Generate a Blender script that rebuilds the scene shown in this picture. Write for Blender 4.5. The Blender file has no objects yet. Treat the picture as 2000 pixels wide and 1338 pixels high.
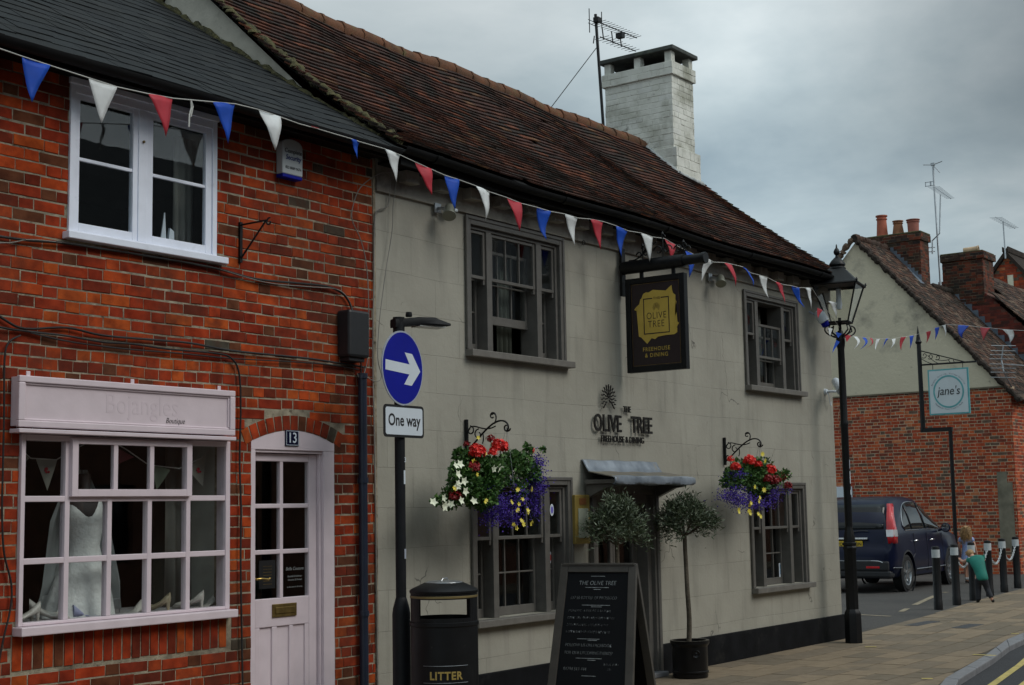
import bpy, bmesh, math, random
from mathutils import Vector, Matrix, Euler
random.seed(7)
PI = math.pi
R = math.radians
sc = bpy.context.scene
C = sc.collection

# ------------------------------------------------------------------ camera
# X runs along the street (away, to the right), Y into the buildings, Z up; metres.
EYE = 1.65
FP = 2830.0                                  # focal length in photo pixels (photo 2000 x 1338)
ax = Vector((2090., 291., FP)).normalized()  # world X seen from the camera (right, down, forward)
_s = -(Vector((-.018, -1, 0)).dot(ax)) / ax.z
az = Vector((-.018, -1, _s)).normalized()
ay = az.cross(ax)
M3 = Matrix((ax, ay, az))
cam_d = bpy.data.cameras.new("camera")
cam = bpy.data.objects.new("camera", cam_d)
C.objects.link(cam)
sc.camera = cam
right = M3 @ Vector((1, 0, 0)); down = M3 @ Vector((0, 1, 0)); fwd = M3 @ Vector((0, 0, 1))
mw = Matrix((right, -down, -fwd)).transposed().to_4x4()
mw.translation = Vector((0, 0, EYE))
cam.matrix_world = mw
cam_d.sensor_width = 36
cam_d.lens = FP / 2000 * 36
cam_d.clip_end = 2000
cam_d.clip_start = .05

# ------------------------------------------------------------------ sky and sun
sun_dir = Vector((.20, -.70, .66)).normalized()       # towards the sun, behind cloud
w = bpy.data.worlds.new("World"); sc.world = w; w.use_nodes = True
nt = w.node_tree; nt.nodes.clear()
def N(t, **k):
    n = nt.nodes.new(t)
    for a, b in k.items(): setattr(n, a, b)
    return n
L = nt.links.new
out = N('ShaderNodeOutputWorld'); bg = N('ShaderNodeBackground'); bg2 = N('ShaderNodeBackground'); add = N('ShaderNodeAddShader')
sky = N('ShaderNodeTexSky', sky_type='NISHITA'); sky.sun_disc = False
sky.sun_elevation = math.asin(sun_dir.z); sky.sun_rotation = math.atan2(sun_dir.x, sun_dir.y)
L(sky.outputs[0], bg2.inputs[0]); bg2.inputs[1].default_value = .008
tc = N('ShaderNodeTexCoord')
sep = N('ShaderNodeSeparateXYZ'); L(tc.outputs['Generated'], sep.inputs[0])
zz = N('ShaderNodeMath', operation='MAXIMUM'); L(sep.outputs[2], zz.inputs[0]); zz.inputs[1].default_value = 0.0
zz2 = N('ShaderNodeMath', operation='ADD'); L(zz.outputs[0], zz2.inputs[0]); zz2.inputs[1].default_value = .22
dx = N('ShaderNodeMath', operation='DIVIDE'); L(sep.outputs[0], dx.inputs[0]); L(zz2.outputs[0], dx.inputs[1])
dy = N('ShaderNodeMath', operation='DIVIDE'); L(sep.outputs[1], dy.inputs[0]); L(zz2.outputs[0], dy.inputs[1])
cmb = N('ShaderNodeCombineXYZ'); L(dx.outputs[0], cmb.inputs[0]); L(dy.outputs[0], cmb.inputs[1])
mp = N('ShaderNodeMapping'); L(cmb.outputs[0], mp.inputs[0]); mp.inputs['Location'].default_value = (3.1, 1.7, 0)
n1 = N('ShaderNodeTexNoise'); n1.inputs['Scale'].default_value = .8; n1.inputs['Detail'].default_value = 7; n1.inputs['Roughness'].default_value = .56
n1.inputs['Distortion'].default_value = .35
L(mp.outputs[0], n1.inputs[0])
cr = N('ShaderNodeValToRGB'); L(n1.outputs[0], cr.inputs[0])
e = cr.color_ramp.elements
e[0].position = .34; e[0].color = (.19, .25, .285, 1)
e[1].position = .66; e[1].color = (.56, .61, .615, 1)
m_ = cr.color_ramp.elements.new(.5); m_.color = (.35, .415, .435, 1)
# brighter cloud towards the hidden sun
dp = N('ShaderNodeVectorMath', operation='DOT_PRODUCT'); L(tc.outputs['Generated'], dp.inputs[0]); dp.inputs[1].default_value = sun_dir
mx = N('ShaderNodeMath', operation='MAXIMUM'); L(dp.outputs['Value'], mx.inputs[0]); mx.inputs[1].default_value = 0
pw = N('ShaderNodeMath', operation='POWER'); L(mx.outputs[0], pw.inputs[0]); pw.inputs[1].default_value = 2
mu = N('ShaderNodeMath', operation='MULTIPLY_ADD'); L(pw.outputs[0], mu.inputs[0]); mu.inputs[1].default_value = 1.85; mu.inputs[2].default_value = .60
# heavier cloud to the east, a thin bright break in the middle distance
de = N('ShaderNodeVectorMath', operation='DOT_PRODUCT'); L(tc.outputs['Generated'], de.inputs[0]); de.inputs[1].default_value = (.592, -.806, -.018)
mr = N('ShaderNodeMapRange', interpolation_type='SMOOTHSTEP'); L(de.outputs['Value'], mr.inputs[0]); mr.inputs[1].default_value = .15; mr.inputs[2].default_value = .40; mr.inputs[3].default_value = 1.22; mr.inputs[4].default_value = .46
mrz = N('ShaderNodeMapRange', interpolation_type='SMOOTHSTEP'); L(sep.outputs[2], mrz.inputs[0]); mrz.inputs[1].default_value = .16; mrz.inputs[2].default_value = .27; mrz.inputs[3].default_value = .55; mrz.inputs[4].default_value = 0
mrx = N('ShaderNodeMath', operation='ADD'); L(mr.outputs[0], mrx.inputs[0]); L(mrz.outputs[0], mrx.inputs[1])
bd_ = (M3 @ Vector((1400 - 1000, 140 - 669, FP))).normalized()
db = N('ShaderNodeVectorMath', operation='DOT_PRODUCT'); L(tc.outputs['Generated'], db.inputs[0]); db.inputs[1].default_value = bd_
dbm = N('ShaderNodeMath', operation='MAXIMUM'); L(db.outputs['Value'], dbm.inputs[0]); dbm.inputs[1].default_value = 0
dbp = N('ShaderNodeMath', operation='POWER'); L(dbm.outputs[0], dbp.inputs[0]); dbp.inputs[1].default_value = 220
dba = N('ShaderNodeMath', operation='MULTIPLY_ADD'); L(dbp.outputs[0], dba.inputs[0]); dba.inputs[1].default_value = .45; L(mrx.outputs[0], dba.inputs[2])
mall = N('ShaderNodeMath', operation='MULTIPLY'); L(mu.outputs[0], mall.inputs[0]); L(dba.outputs[0], mall.inputs[1])
L(cr.outputs[0], bg.inputs[0]); L(mall.outputs[0], bg.inputs[1])
L(bg.outputs[0], add.inputs[0]); L(bg2.outputs[0], add.inputs[1]); L(add.outputs[0], out.inputs[0])
sd = bpy.data.lights.new("sun", 'SUN'); sd.energy = .95; sd.angle = R(30); sd.color = (1, .965, .9)
so = bpy.data.objects.new("sun", sd); C.objects.link(so)
so.rotation_euler = (-sun_dir).to_track_quat('-Z', 'Y').to_euler()
sc.view_settings.view_transform = 'Standard'; sc.view_settings.look = 'None'; sc.view_settings.exposure = .5; sc.view_settings.gamma = 1
sc.render.engine = 'CYCLES'

# ------------------------------------------------------------------ pixel -> world (measuring aids: each needs a real plane)
def ray(px, py): return M3 @ Vector((px - 1000, py - 669, FP))
def aY(px, py, Y): d = ray(px, py); t = Y / d.y; return Vector((d.x * t, Y, EYE + d.z * t))
def aX(px, py, X): d = ray(px, py); t = X / d.x; return Vector((X, d.y * t, EYE + d.z * t))
def aZ(px, py, Z=0): d = ray(px, py); t = (Z - EYE) / d.z; return Vector((d.x * t, d.y * t, Z))

# ------------------------------------------------------------------ mesh builder
class MB:
    def __init__(s): s.v = []; s.f = []; s.m = []; s.local = False
    def add(s, vs, fs, mi=0):
        o = len(s.v); s.v += [Vector(p) for p in vs]; s.f += [tuple(o + i for i in f) for f in fs]; s.m += [mi] * len(fs); return s
    def box(s, x0, x1, y0, y1, z0, z1, mi=0):
        if x0 > x1: x0, x1 = x1, x0
        if y0 > y1: y0, y1 = y1, y0
        if z0 > z1: z0, z1 = z1, z0
        return s.add([(x, y, z) for z in (z0, z1) for y in (y0, y1) for x in (x0, x1)],
                     [(0, 2, 3, 1), (4, 5, 7, 6), (0, 1, 5, 4), (2, 6, 7, 3), (0, 4, 6, 2), (1, 3, 7, 5)], mi)
    def obox(s, c, a, b, d, mi=0):        # centre, three half vectors
        c = Vector(c); a = Vector(a); b = Vector(b); d = Vector(d)
        return s.add([c + i * a + j * b + k * d for k in (-1, 1) for j in (-1, 1) for i in (-1, 1)],
                     [(0, 2, 3, 1), (4, 5, 7, 6), (0, 1, 5, 4), (2, 6, 7, 3), (0, 4, 6, 2), (1, 3, 7, 5)], mi)
    def tube(s, pts, r, n=8, mi=0, closed=False):
        pts = [Vector(p) for p in pts]; rr = r if isinstance(r, (list, tuple)) else [r] * len(pts)
        up = Vector((0, 0, 1)); rings = []; prev = None
        for i, p in enumerate(pts):
            a = pts[max(0, i - 1)]; b = pts[min(len(pts) - 1, i + 1)]
            t = (b - a)
            if t.length < 1e-9: t = Vector((0, 0, 1))
            t.normalize()
            if prev is None: u = t.cross(up) if abs(t.z) < .95 else t.cross(Vector((1, 0, 0)))
            else: u = prev - t * prev.dot(t)
            if u.length < 1e-6: u = t.orthogonal()
            u.normalize(); prev = u; v = t.cross(u)
            rings.append([p + (u * math.cos(2 * PI * k / n) + v * math.sin(2 * PI * k / n)) * rr[i] for k in range(n)])
        vs = [q for g in rings for q in g]
        fs = [(i * n + k, i * n + (k + 1) % n, (i + 1) * n + (k + 1) % n, (i + 1) * n + k) for i in range(len(pts) - 1) for k in range(n)]
        fs += [tuple(range(n))[::-1], tuple((len(pts) - 1) * n + k for k in range(n))]
        return s.add(vs, fs, mi)
    def lathe(s, prof, c=(0, 0, 0), n=20, mi=0, axis=None, a0=0, a1=2 * PI, cap=True):   # prof: (r, h)
        c = Vector(c); full = abs(a1 - a0 - 2 * PI) < 1e-6; m = n if full else n + 1
        T = Matrix.Identity(3) if axis is None else Vector(axis).normalized().to_track_quat('Z', 'X').to_matrix()
        vs = []
        for r, h in prof:
            for k in range(m):
                a = a0 + (a1 - a0) * k / n
                vs.append(c + T @ Vector((r * math.cos(a), r * math.sin(a), h)))
        fs = []
        for i in range(len(prof) - 1):
            for k in range(n):
                k2 = (k + 1) % m
                fs.append((i * m + k, i * m + k2, (i + 1) * m + k2, (i + 1) * m + k))
        if full and cap:
            if prof[0][0] > 1e-5: fs.append(tuple(range(m))[::-1])
            if prof[-1][0] > 1e-5: fs.append(tuple((len(prof) - 1) * m + k for k in range(m)))
        return s.add(vs, fs, mi)
    def prism(s, poly, d, mi=0):          # poly: 3D points, d: extrusion vector
        p = [Vector(q) for q in poly]; d = Vector(d); n = len(p)
        return s.add(p + [q + d for q in p], [tuple(range(n))[::-1], tuple(range(n, 2 * n))] + [(i, (i + 1) % n, n + (i + 1) % n, n + i) for i in range(n)], mi)
    def build(s, name, mat, parent=None, bevel=0, smooth=None, solid=0, sub=0):
        me = bpy.data.meshes.new(name)
        vs = s.v
        if parent is not None and not s.local:
            inv = rootm(parent).inverted(); vs = [inv @ p for p in vs]
        me.from_pydata([tuple(p) for p in vs], [], s.f); me.validate(); me.update()
        for m in (mat if isinstance(mat, (list, tuple)) else [mat]): me.materials.append(m)
        if isinstance(mat, (list, tuple)) and len(me.polygons) == len(s.m): me.polygons.foreach_set('material_index', s.m)
        bm = bmesh.new(); bm.from_mesh(me); bmesh.ops.recalc_face_normals(bm, faces=bm.faces); bm.to_mesh(me); bm.free()
        if smooth:
            me.polygons.foreach_set('use_smooth', [True] * len(me.polygons)); me.set_sharp_from_angle(angle=R(smooth))
        o = bpy.data.objects.new(name, me); C.objects.link(o)
        if parent is not None: o.parent = parent
        if solid:
            md = o.modifiers.new('solid', 'SOLIDIFY'); md.thickness = solid; md.offset = 0
        if bevel:
            md = o.modifiers.new('bevel', 'BEVEL'); md.width = bevel; md.segments = 2; md.limit_method = 'ANGLE'; md.angle_limit = R(40); md.harden_normals = False
        if sub:
            md = o.modifiers.new('sub', 'SUBSURF'); md.levels = sub; md.render_levels = sub
        return o
def rootm(o):
    while o.parent is not None: o = o.parent
    return ROOT.get(o.name, Matrix.Identity(4))
ROOT = {}
def tag(o, label=None, cat=None, group=None, kind=None):
    if label: o['label'] = label
    if cat: o['category'] = cat
    if group: o['group'] = group
    if kind: o['kind'] = kind
    return o
def thing(name, label, cat, loc=(0, 0, 0), rz=0, group=None):
    o = bpy.data.objects.new(name, None); C.objects.link(o); o.location = loc; o.rotation_euler = (0, 0, rz)
    o.empty_display_size = .2
    ROOT[o.name] = Matrix.Translation(Vector(loc)) @ Euler((0, 0, rz)).to_matrix().to_4x4()
    return tag(o, label, cat, group)
def copy_tree(o, parent=None):
    c = o.copy(); C.objects.link(c); c.parent = parent
    for ch in [x for x in C.objects if x.parent == o]: copy_tree(ch, c)
    return c
def bx(name, mat, parent, *a, bevel=0.003):
    m = MB(); m.box(*a); return m.build(name, mat, parent, bevel)
def text(name, s, mat, parent, pos, size, U=(1, 0, 0), V=(0, 0, 1), ext=.002, align='CENTER', sx=1, off=0, shear=0, space=1, world=True, ls=1):
    cu = bpy.data.curves.new(name, 'FONT'); cu.body = s; cu.size = size; cu.align_x = align; cu.extrude = ext; cu.offset = off; cu.shear = shear
    cu.space_character = space; cu.resolution_u = 3; cu.space_line = ls
    t = bpy.data.objects.new(name, cu); C.objects.link(t)
    bpy.context.view_layer.update()
    me = bpy.data.meshes.new_from_object(t.evaluated_get(bpy.context.evaluated_depsgraph_get()))
    bpy.data.objects.remove(t)
    U = Vector(U).normalized(); V = Vector(V).normalized(); W = U.cross(V)
    T = Matrix((U * sx, V, W)).transposed().to_4x4(); T.translation = Vector(pos)
    me.transform(T)
    if parent is not None and world: me.transform(rootm(parent).inverted())
    me.materials.clear(); me.materials.append(mat); me.name = name
    o = bpy.data.objects.new(name, me); C.objects.link(o); o.parent = parent
    return o

# ------------------------------------------------------------------ materials
MATS = {}
def mat(name, col, rough=.6, metal=0, var=.15, scale=6, bump=0, bscale=60, col2=None, spec=.5, island=None, stain=None, coat=0, emit=None, detail=5, bdist=.01, tex='Object'):
    """principled with noise colour variation; island: list of (pos,col) picked per loose piece; stain: (col, scale, lo, hi)"""
    if name in MATS: return MATS[name]
    m = bpy.data.materials.new(name); m.use_nodes = True; t = m.node_tree; b = t.nodes['Principled BSDF']; l = t.links.new
    b.inputs['Roughness'].default_value = rough; b.inputs['Metallic'].default_value = metal
    b.inputs['Specular IOR Level'].default_value = spec; b.inputs['Coat Weight'].default_value = coat
    tcn = t.nodes.new('ShaderNodeTexCoord')
    nz = t.nodes.new('ShaderNodeTexNoise'); nz.inputs['Scale'].default_value = scale; nz.inputs['Detail'].default_value = detail; l(tcn.outputs[tex], nz.inputs[0])
    c2 = col2 or tuple(min(1, c * (1 + var)) for c in col)
    c1 = col if col2 else tuple(c * (1 - var) for c in col)
    rp = t.nodes.new('ShaderNodeValToRGB'); rp.color_ramp.elements[0].position = .3; rp.color_ramp.elements[1].position = .7
    rp.color_ramp.elements[0].color = (*c1, 1); rp.color_ramp.elements[1].color = (*c2, 1); l(nz.outputs[0], rp.inputs[0])
    cur = rp.outputs[0]
    if island:
        g = t.nodes.new('ShaderNodeNewGeometry'); ir = t.nodes.new('ShaderNodeValToRGB'); ir.color_ramp.interpolation = 'CONSTANT' if len(island) > 4 else 'LINEAR'
        els = ir.color_ramp.elements; els[0].position = island[0][0]; els[0].color = (*island[0][1], 1); els[1].position = island[1][0]; els[1].color = (*island[1][1], 1)
        for p, c in island[2:]:
            q = els.new(p); q.color = (*c, 1)
        l(g.outputs['Random Per Island'], ir.inputs[0])
        mm = t.nodes.new('ShaderNodeMixRGB'); mm.blend_type = 'MULTIPLY'; mm.inputs[0].default_value = 1
        l(ir.outputs[0], mm.inputs[1]); l(cur, mm.inputs[2]); cur = mm.outputs[0]
    for i, st in enumerate(stain if isinstance(stain, list) else ([stain] if stain else [])):
        sn = t.nodes.new('ShaderNodeTexNoise'); sn.inputs['Scale'].default_value = st[1]; sn.inputs['Detail'].default_value = 8; sn.inputs['Roughness'].default_value = .65
        mpp = t.nodes.new('ShaderNodeMapping'); mpp.inputs['Location'].default_value = (7.3 * (i + 1), 1.1, 3.7); l(tcn.outputs[tex], mpp.inputs[0]); l(mpp.outputs[0], sn.inputs[0])
        if len(st) > 4: mpp.inputs['Scale'].default_value = st[4]
        sr = t.nodes.new('ShaderNodeMapRange'); sr.inputs['From Min'].default_value = st[2]; sr.inputs['From Max'].default_value = st[3]; l(sn.outputs[0], sr.inputs[0])
        m2 = t.nodes.new('ShaderNodeMixRGB'); l(sr.outputs[0], m2.inputs[0]); l(cur, m2.inputs[1]); m2.inputs[2].default_value = (*st[0], 1); cur = m2.outputs[0]
    l(cur, b.inputs['Base Color'])
    if bump:
        bn = t.nodes.new('ShaderNodeTexNoise'); bn.inputs['Scale'].default_value = bscale; bn.inputs['Detail'].default_value = 6; l(tcn.outputs[tex], bn.inputs[0])
        bb = t.nodes.new('ShaderNodeBump'); bb.inputs['Strength'].default_value = bump; bb.inputs['Distance'].default_value = bdist; l(bn.outputs[0], bb.inputs['Height']); l(bb.outputs[0], b.inputs['Normal'])
    if emit: b.inputs['Emission Color'].default_value = (*emit[0], 1); b.inputs['Emission Strength'].default_value = emit[1]
    MATS[name] = m
    return m
def glass_mat(name, tint=(.97, .985, .985), rough=.01, refl=1.0):
    m = bpy.data.materials.new(name); m.use_nodes = True; t = m.node_tree; t.nodes.clear(); l = t.links.new
    o = t.nodes.new('ShaderNodeOutputMaterial'); mx = t.nodes.new('ShaderNodeMixShader'); tr = t.nodes.new('ShaderNodeBsdfTransparent'); gl = t.nodes.new('ShaderNodeBsdfGlossy')
    tr.inputs[0].default_value = (*tint, 1); gl.inputs['Roughness'].default_value = rough
    fr = t.nodes.new('ShaderNodeFresnel'); gm = t.nodes.new('ShaderNodeNewGeometry')
    ior = t.nodes.new('ShaderNodeMapRange'); ior.inputs[3].default_value = 1.52; ior.inputs[4].default_value = 1 / 1.52; l(gm.outputs['Backfacing'], ior.inputs[0]); l(ior.outputs[0], fr.inputs[0])
    mm = t.nodes.new('ShaderNodeMath'); mm.operation = 'MULTIPLY'; mm.inputs[1].default_value = refl; l(fr.outputs[0], mm.inputs[0])
    tcn = t.nodes.new('ShaderNodeTexCoord'); nz = t.nodes.new('ShaderNodeTexNoise'); nz.inputs['Scale'].default_value = 3; l(tcn.outputs['Object'], nz.inputs[0])
    bb = t.nodes.new('ShaderNodeBump'); bb.inputs['Strength'].default_value = .05; bb.inputs['Distance'].default_value = .01; l(nz.outputs[0], bb.inputs['Height']); l(bb.outputs[0], gl.inputs['Normal'])
    l(mm.outputs[0], mx.inputs[0]); l(tr.outputs[0], mx.inputs[1]); l(gl.outputs[0], mx.inputs[2]); l(mx.outputs[0], o.inputs[0])
    return m
def cloth_mat(name, col, trans=.35):
    m = bpy.data.materials.new(name); m.use_nodes = True; t = m.node_tree; t.nodes.clear(); l = t.links.new
    o = t.nodes.new('ShaderNodeOutputMaterial'); mx = t.nodes.new('ShaderNodeMixShader'); d = t.nodes.new('ShaderNodeBsdfPrincipled'); tr = t.nodes.new('ShaderNodeBsdfTranslucent')
    d.inputs['Roughness'].default_value = .55; mx.inputs[0].default_value = trans
    tcn = t.nodes.new('ShaderNodeTexCoord'); nz = t.nodes.new('ShaderNodeTexNoise'); nz.inputs['Scale'].default_value = 9; l(tcn.outputs['Object'], nz.inputs[0])
    rp = t.nodes.new('ShaderNodeValToRGB'); rp.color_ramp.elements[0].position = .3; rp.color_ramp.elements[1].position = .7
    rp.color_ramp.elements[0].color = (*[c * .88 for c in col], 1); rp.color_ramp.elements[1].color = (*[min(1, c * 1.08) for c in col], 1)
    l(nz.outputs[0], rp.inputs[0]); l(rp.outputs[0], d.inputs['Base Color']); l(rp.outputs[0], tr.inputs[0])
    l(mx.outputs[0], o.inputs[0]); l(d.outputs[0], mx.inputs[1]); l(tr.outputs[0], mx.inputs[2])
    return m

BRK = [(0, (.40, .050, .015)), (.17, (.30, .036, .014)), (.34, (.48, .072, .017)), (.52, (.35, .042, .014)), (.67, (.20, .030, .014)), (.79, (.50, .095, .020)), (.88, (.15, .052, .026)), (.95, (.085, .078, .062)), (.97, (.42, .055, .016))]
m_brick = mat('red_brick', (1.05, 1.06, 1.0), .85, col2=(.46, .38, .34), scale=9, island=BRK, bump=.5, bscale=90, bdist=.004, stain=[((.045, .022, .015), 1.3, .44, .80), ((.10, .03, .018), 5, .52, .8), ((.30, .27, .22), 30, .70, .82)], spec=.12)
m_mortar = mat('lime_mortar', (.31, .27, .20), .95, var=.3, scale=18, bump=.6, bscale=120, stain=[((.10, .08, .06), 2.5, .48, .7), ((.07, .055, .04), 14, .55, .7)], spec=.2)
m_brick2 = mat('far_brick', (1, 1, 1), .85, col2=(.6, .55, .5), scale=9, island=[(0, (.50, .090, .036)), (.2, (.36, .066, .032)), (.42, (.58, .125, .045)), (.58, (.25, .065, .04)), (.72, (.44, .08, .036)), (.84, (.17, .11, .08)), (.93, (.58, .20, .09))], stain=[((.34, .27, .19), 1.3, .66, .8)], spec=.25)
m_brick3 = mat('sooty_brick', (1, 1, 1), .9, col2=(.55, .5, .45), scale=6, island=[(0, (.13, .04, .025)), (.3, (.06, .03, .024)), (.55, (.20, .055, .03)), (.75, (.085, .05, .035)), (.9, (.04, .03, .028))], stain=[((.03, .03, .022), 1.6, .5, .7)], spec=.25)
m_mortar2 = mat('old_mortar', (.46, .35, .24), .95, var=.25, scale=6, spec=.2)
m_mortar3 = mat('dark_mortar', (.15, .125, .09), .95, var=.3, scale=6, spec=.2)
m_pub = None
m_plinth = mat('black_plinth_paint', (.007, .0075, .009), .7, spec=.12, var=.4, scale=5, bump=.15, bscale=30, stain=((.035, .034, .032), 4, .58, .85))
m_trim = mat('grey_green_trim', (.115, .108, .098), .42, var=.12, scale=12, bump=.08, bscale=50, stain=((.07, .066, .06), 5, .58, .8))
m_trimlt = mat('weathered_sill', (.15, .14, .125), .5, var=.15, scale=12, bump=.15, bscale=50)
m_pink = mat('pale_pink_paint', (.66, .56, .60), .42, var=.05, scale=7, bump=.08, bscale=25, stain=((.42, .34, .38), 6, .68, .9))
m_white = mat('white_gloss_paint', (.80, .84, .95), .38, var=.05, scale=7, bump=.08, bscale=25, stain=((.52, .53, .58), 6, .62, .9))
m_slate = mat('roof_slate', (.34, .34, .32), .8, col2=(.28, .28, .29), scale=14, island=[(0, (.022, .028, .033)), (.4, (.046, .055, .060)), (.75, (.018, .022, .026)), (1, (.075, .082, .082))], bump=.35, bscale=50, stain=[((.12, .12, .105), 26, .69, .8, (1, .2, 1)), ((.012, .013, .012), 1.2, .48, .70), ((.20, .20, .17), 55, .69, .76)], spec=.25)
m_tile = mat('clay_roof_tile', (1.8, 1.6, 1.5), .92, col2=(.8, .68, .62), scale=11, island=[(0, (.040, .022, .019)), (.2, (.056, .027, .020)), (.4, (.026, .020, .018)), (.56, (.075, .032, .021)), (.70, (.034, .022, .019)), (.83, (.11, .042, .024)), (.89, (.020, .018, .016)), (.96, (.10, .058, .032))], bump=.5, bscale=60, stain=[((.026, .023, .019), 1.1, .48, .72), ((.11, .10, .06), 16, .72, .84)], spec=.2)
m_ridge = mat('ridge_tile', (.17, .072, .038), .9, col2=(.085, .05, .032), scale=5, bump=.5, bscale=40, stain=((.12, .115, .05), 6, .55, .75), spec=.2)
m_moss = mat('mossy_mortar', (.13, .115, .055), .95, col2=(.05, .05, .035), scale=14, bump=1, bscale=35, bdist=.03, stain=((.20, .19, .13), 14, .62, .8), spec=.1)
m_gablerender = mat('weathered_render', (.52, .49, .42), .9, var=.18, scale=4, bump=.4, bscale=40, stain=[((.13, .12, .09), 3, .55, .8)], spec=.2)
m_black = mat('black_iron', (.005, .0055, .0065), .45, var=.3, scale=20, bump=.12, bscale=80, spec=.3)
m_blackmat = mat('black_plastic', (.012, .013, .016), .5, var=.2, scale=20)
m_gutter = mat('black_gutter', (.005, .005, .0055), .6, spec=.2, var=.4, scale=6, bump=.1, stain=((.04, .038, .03), 5, .62, .85))
m_cable = mat('black_cable', (.012, .012, .012), .6, var=.3)
m_cablelt = mat('grey_cable', (.22, .21, .19), .6, var=.2)
m_navy = mat('navy_pipe', (.012, .018, .036), .4, var=.2)
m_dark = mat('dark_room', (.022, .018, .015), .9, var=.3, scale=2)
m_darkgreen = mat('dim_room', (.045, .055, .045), .9, var=.3, scale=2)
m_floorwood = mat('room_floor', (.06, .04, .025), .7, var=.3, scale=3)
m_glass = glass_mat('window_glass')
m_glass2 = glass_mat('lantern_glass', (.96, .96, .95), refl=.35)
m_brass = mat('brass', (.55, .38, .12), .3, 1, var=.15, scale=20)
m_brassold = mat('tarnished_brass', (.22, .15, .05), .45, .8, var=.3, scale=14)
m_chrome = mat('chrome', (.75, .76, .78), .12, 1, var=.03)
m_alu = mat('galvanised_metal', (.38, .40, .42), .35, .8, var=.15, scale=20)
m_lead = mat('lead_sheet', (.13, .155, .19), .5, .3, col2=(.30, .34, .39), scale=5, bump=.3, bscale=14, bdist=.02, stain=[((.26, .22, .15), 4, .58, .72, (1, .35, 1))])
m_leadtop = mat('lead_stained', (.20, .17, .12), .7, 0, col2=(.10, .10, .095), scale=7, bump=.3, bscale=14)
m_blue = cloth_mat('blue_cloth', (.010, .10, .62)); m_red = cloth_mat('red_cloth', (.62, .05, .075)); m_wcloth = cloth_mat('white_cloth', (.86, .88, .88))
m_string = mat('white_string', (.5, .5, .47), .8, var=.1)
m_signblue = mat('sign_blue', (.002, .006, .26), .5, spec=.2, var=.06); m_signwhite = mat('sign_white', (.62, .68, .74), .4, var=.04); m_signgrey = mat('sign_rim', (.35, .38, .45), .4, var=.05)
m_textblack = mat('black_lettering', (.008, .008, .009), .5, var=.1)
m_lettering = mat('dark_metal_letters', (.020, .018, .016), .42, .3, var=.2)
m_gold = mat('gold_leaf', (.62, .43, .08), .45, 0, col2=(.50, .34, .055), scale=5, bump=.1)
m_signbrown = mat('dark_brown_board', (.020, .010, .012), .45, var=.1)
m_chalk = mat('chalk', (.42, .45, .46), .9, var=.5, scale=40)
m_chalkboard = mat('chalkboard', (.003, .004, .0055), .6, spec=.2, var=.3, scale=4)
m_boardwood = mat('grey_stained_wood', (.060, .054, .046), .55, var=.2, scale=9, bump=.15)
m_soil = mat('soil', (.03, .02, .012), .95, var=.3)
m_skin = mat('skin', (.55, .30, .21), .5, var=.05)
m_hair = mat('fair_hair', (.36, .22, .10), .55, var=.35, scale=30)
m_teal = mat('teal_shirt', (.005, .17, .13), .7, var=.15, scale=10); m_trouser = mat('dark_trousers', (.012, .013, .018), .8, var=.2)
m_bluedress = mat('light_blue_check', (.28, .36, .62), .7, var=.2, scale=40); m_sock = mat('white_sock', (.6, .6, .6), .8, var=.1)
m_pot = mat('terracotta', (.33, .085, .045), .75, var=.2, scale=5); m_potbuff = mat('buff_clay', (.45, .32, .2), .8, var=.2)
m_cream = mat('cream_paint', (.70, .66, .5), .6, var=.1)
# ------------------------------------------------------------------ masonry helpers
def sheet(mb, org, U, V, Nn, u0, u1, v0, v1, holes, depth, mi=0, reveal=True):
    """flat wall sheet with rectangular holes and reveals going back by depth"""
    org = Vector(org); U = Vector(U); V = Vector(V); Nn = Vector(Nn)
    us = sorted({u0, u1, *[h[0] for h in holes], *[h[1] for h in holes]}); vs = sorted({v0, v1, *[h[2] for h in holes], *[h[3] for h in holes]})
    us = [u for u in us if u0 <= u <= u1]; vs = [v for v in vs if v0 <= v <= v1]
    P = lambda u, v, d=0: org + U * u + V * v + Nn * d
    for a, b in zip(us, us[1:]):
        for c, d in zip(vs, vs[1:]):
            mu_, mv = (a + b) / 2, (c + d) / 2
            if any(h[0] < mu_ < h[1] and h[2] < mv < h[3] for h in holes): continue
            mb.add([P(a, c), P(b, c), P(b, d), P(a, d)], [(0, 1, 2, 3)], mi)
    if reveal:
        for a, b, c, d in holes:
            for (p, q) in (((a, c), (b, c)), ((b, c), (b, d)), ((b, d), (a, d)), ((a, d), (a, c))):
                mb.add([P(*p), P(*q), P(*q, -depth), P(*p, -depth)], [(0, 1, 2, 3)], mi)

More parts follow.
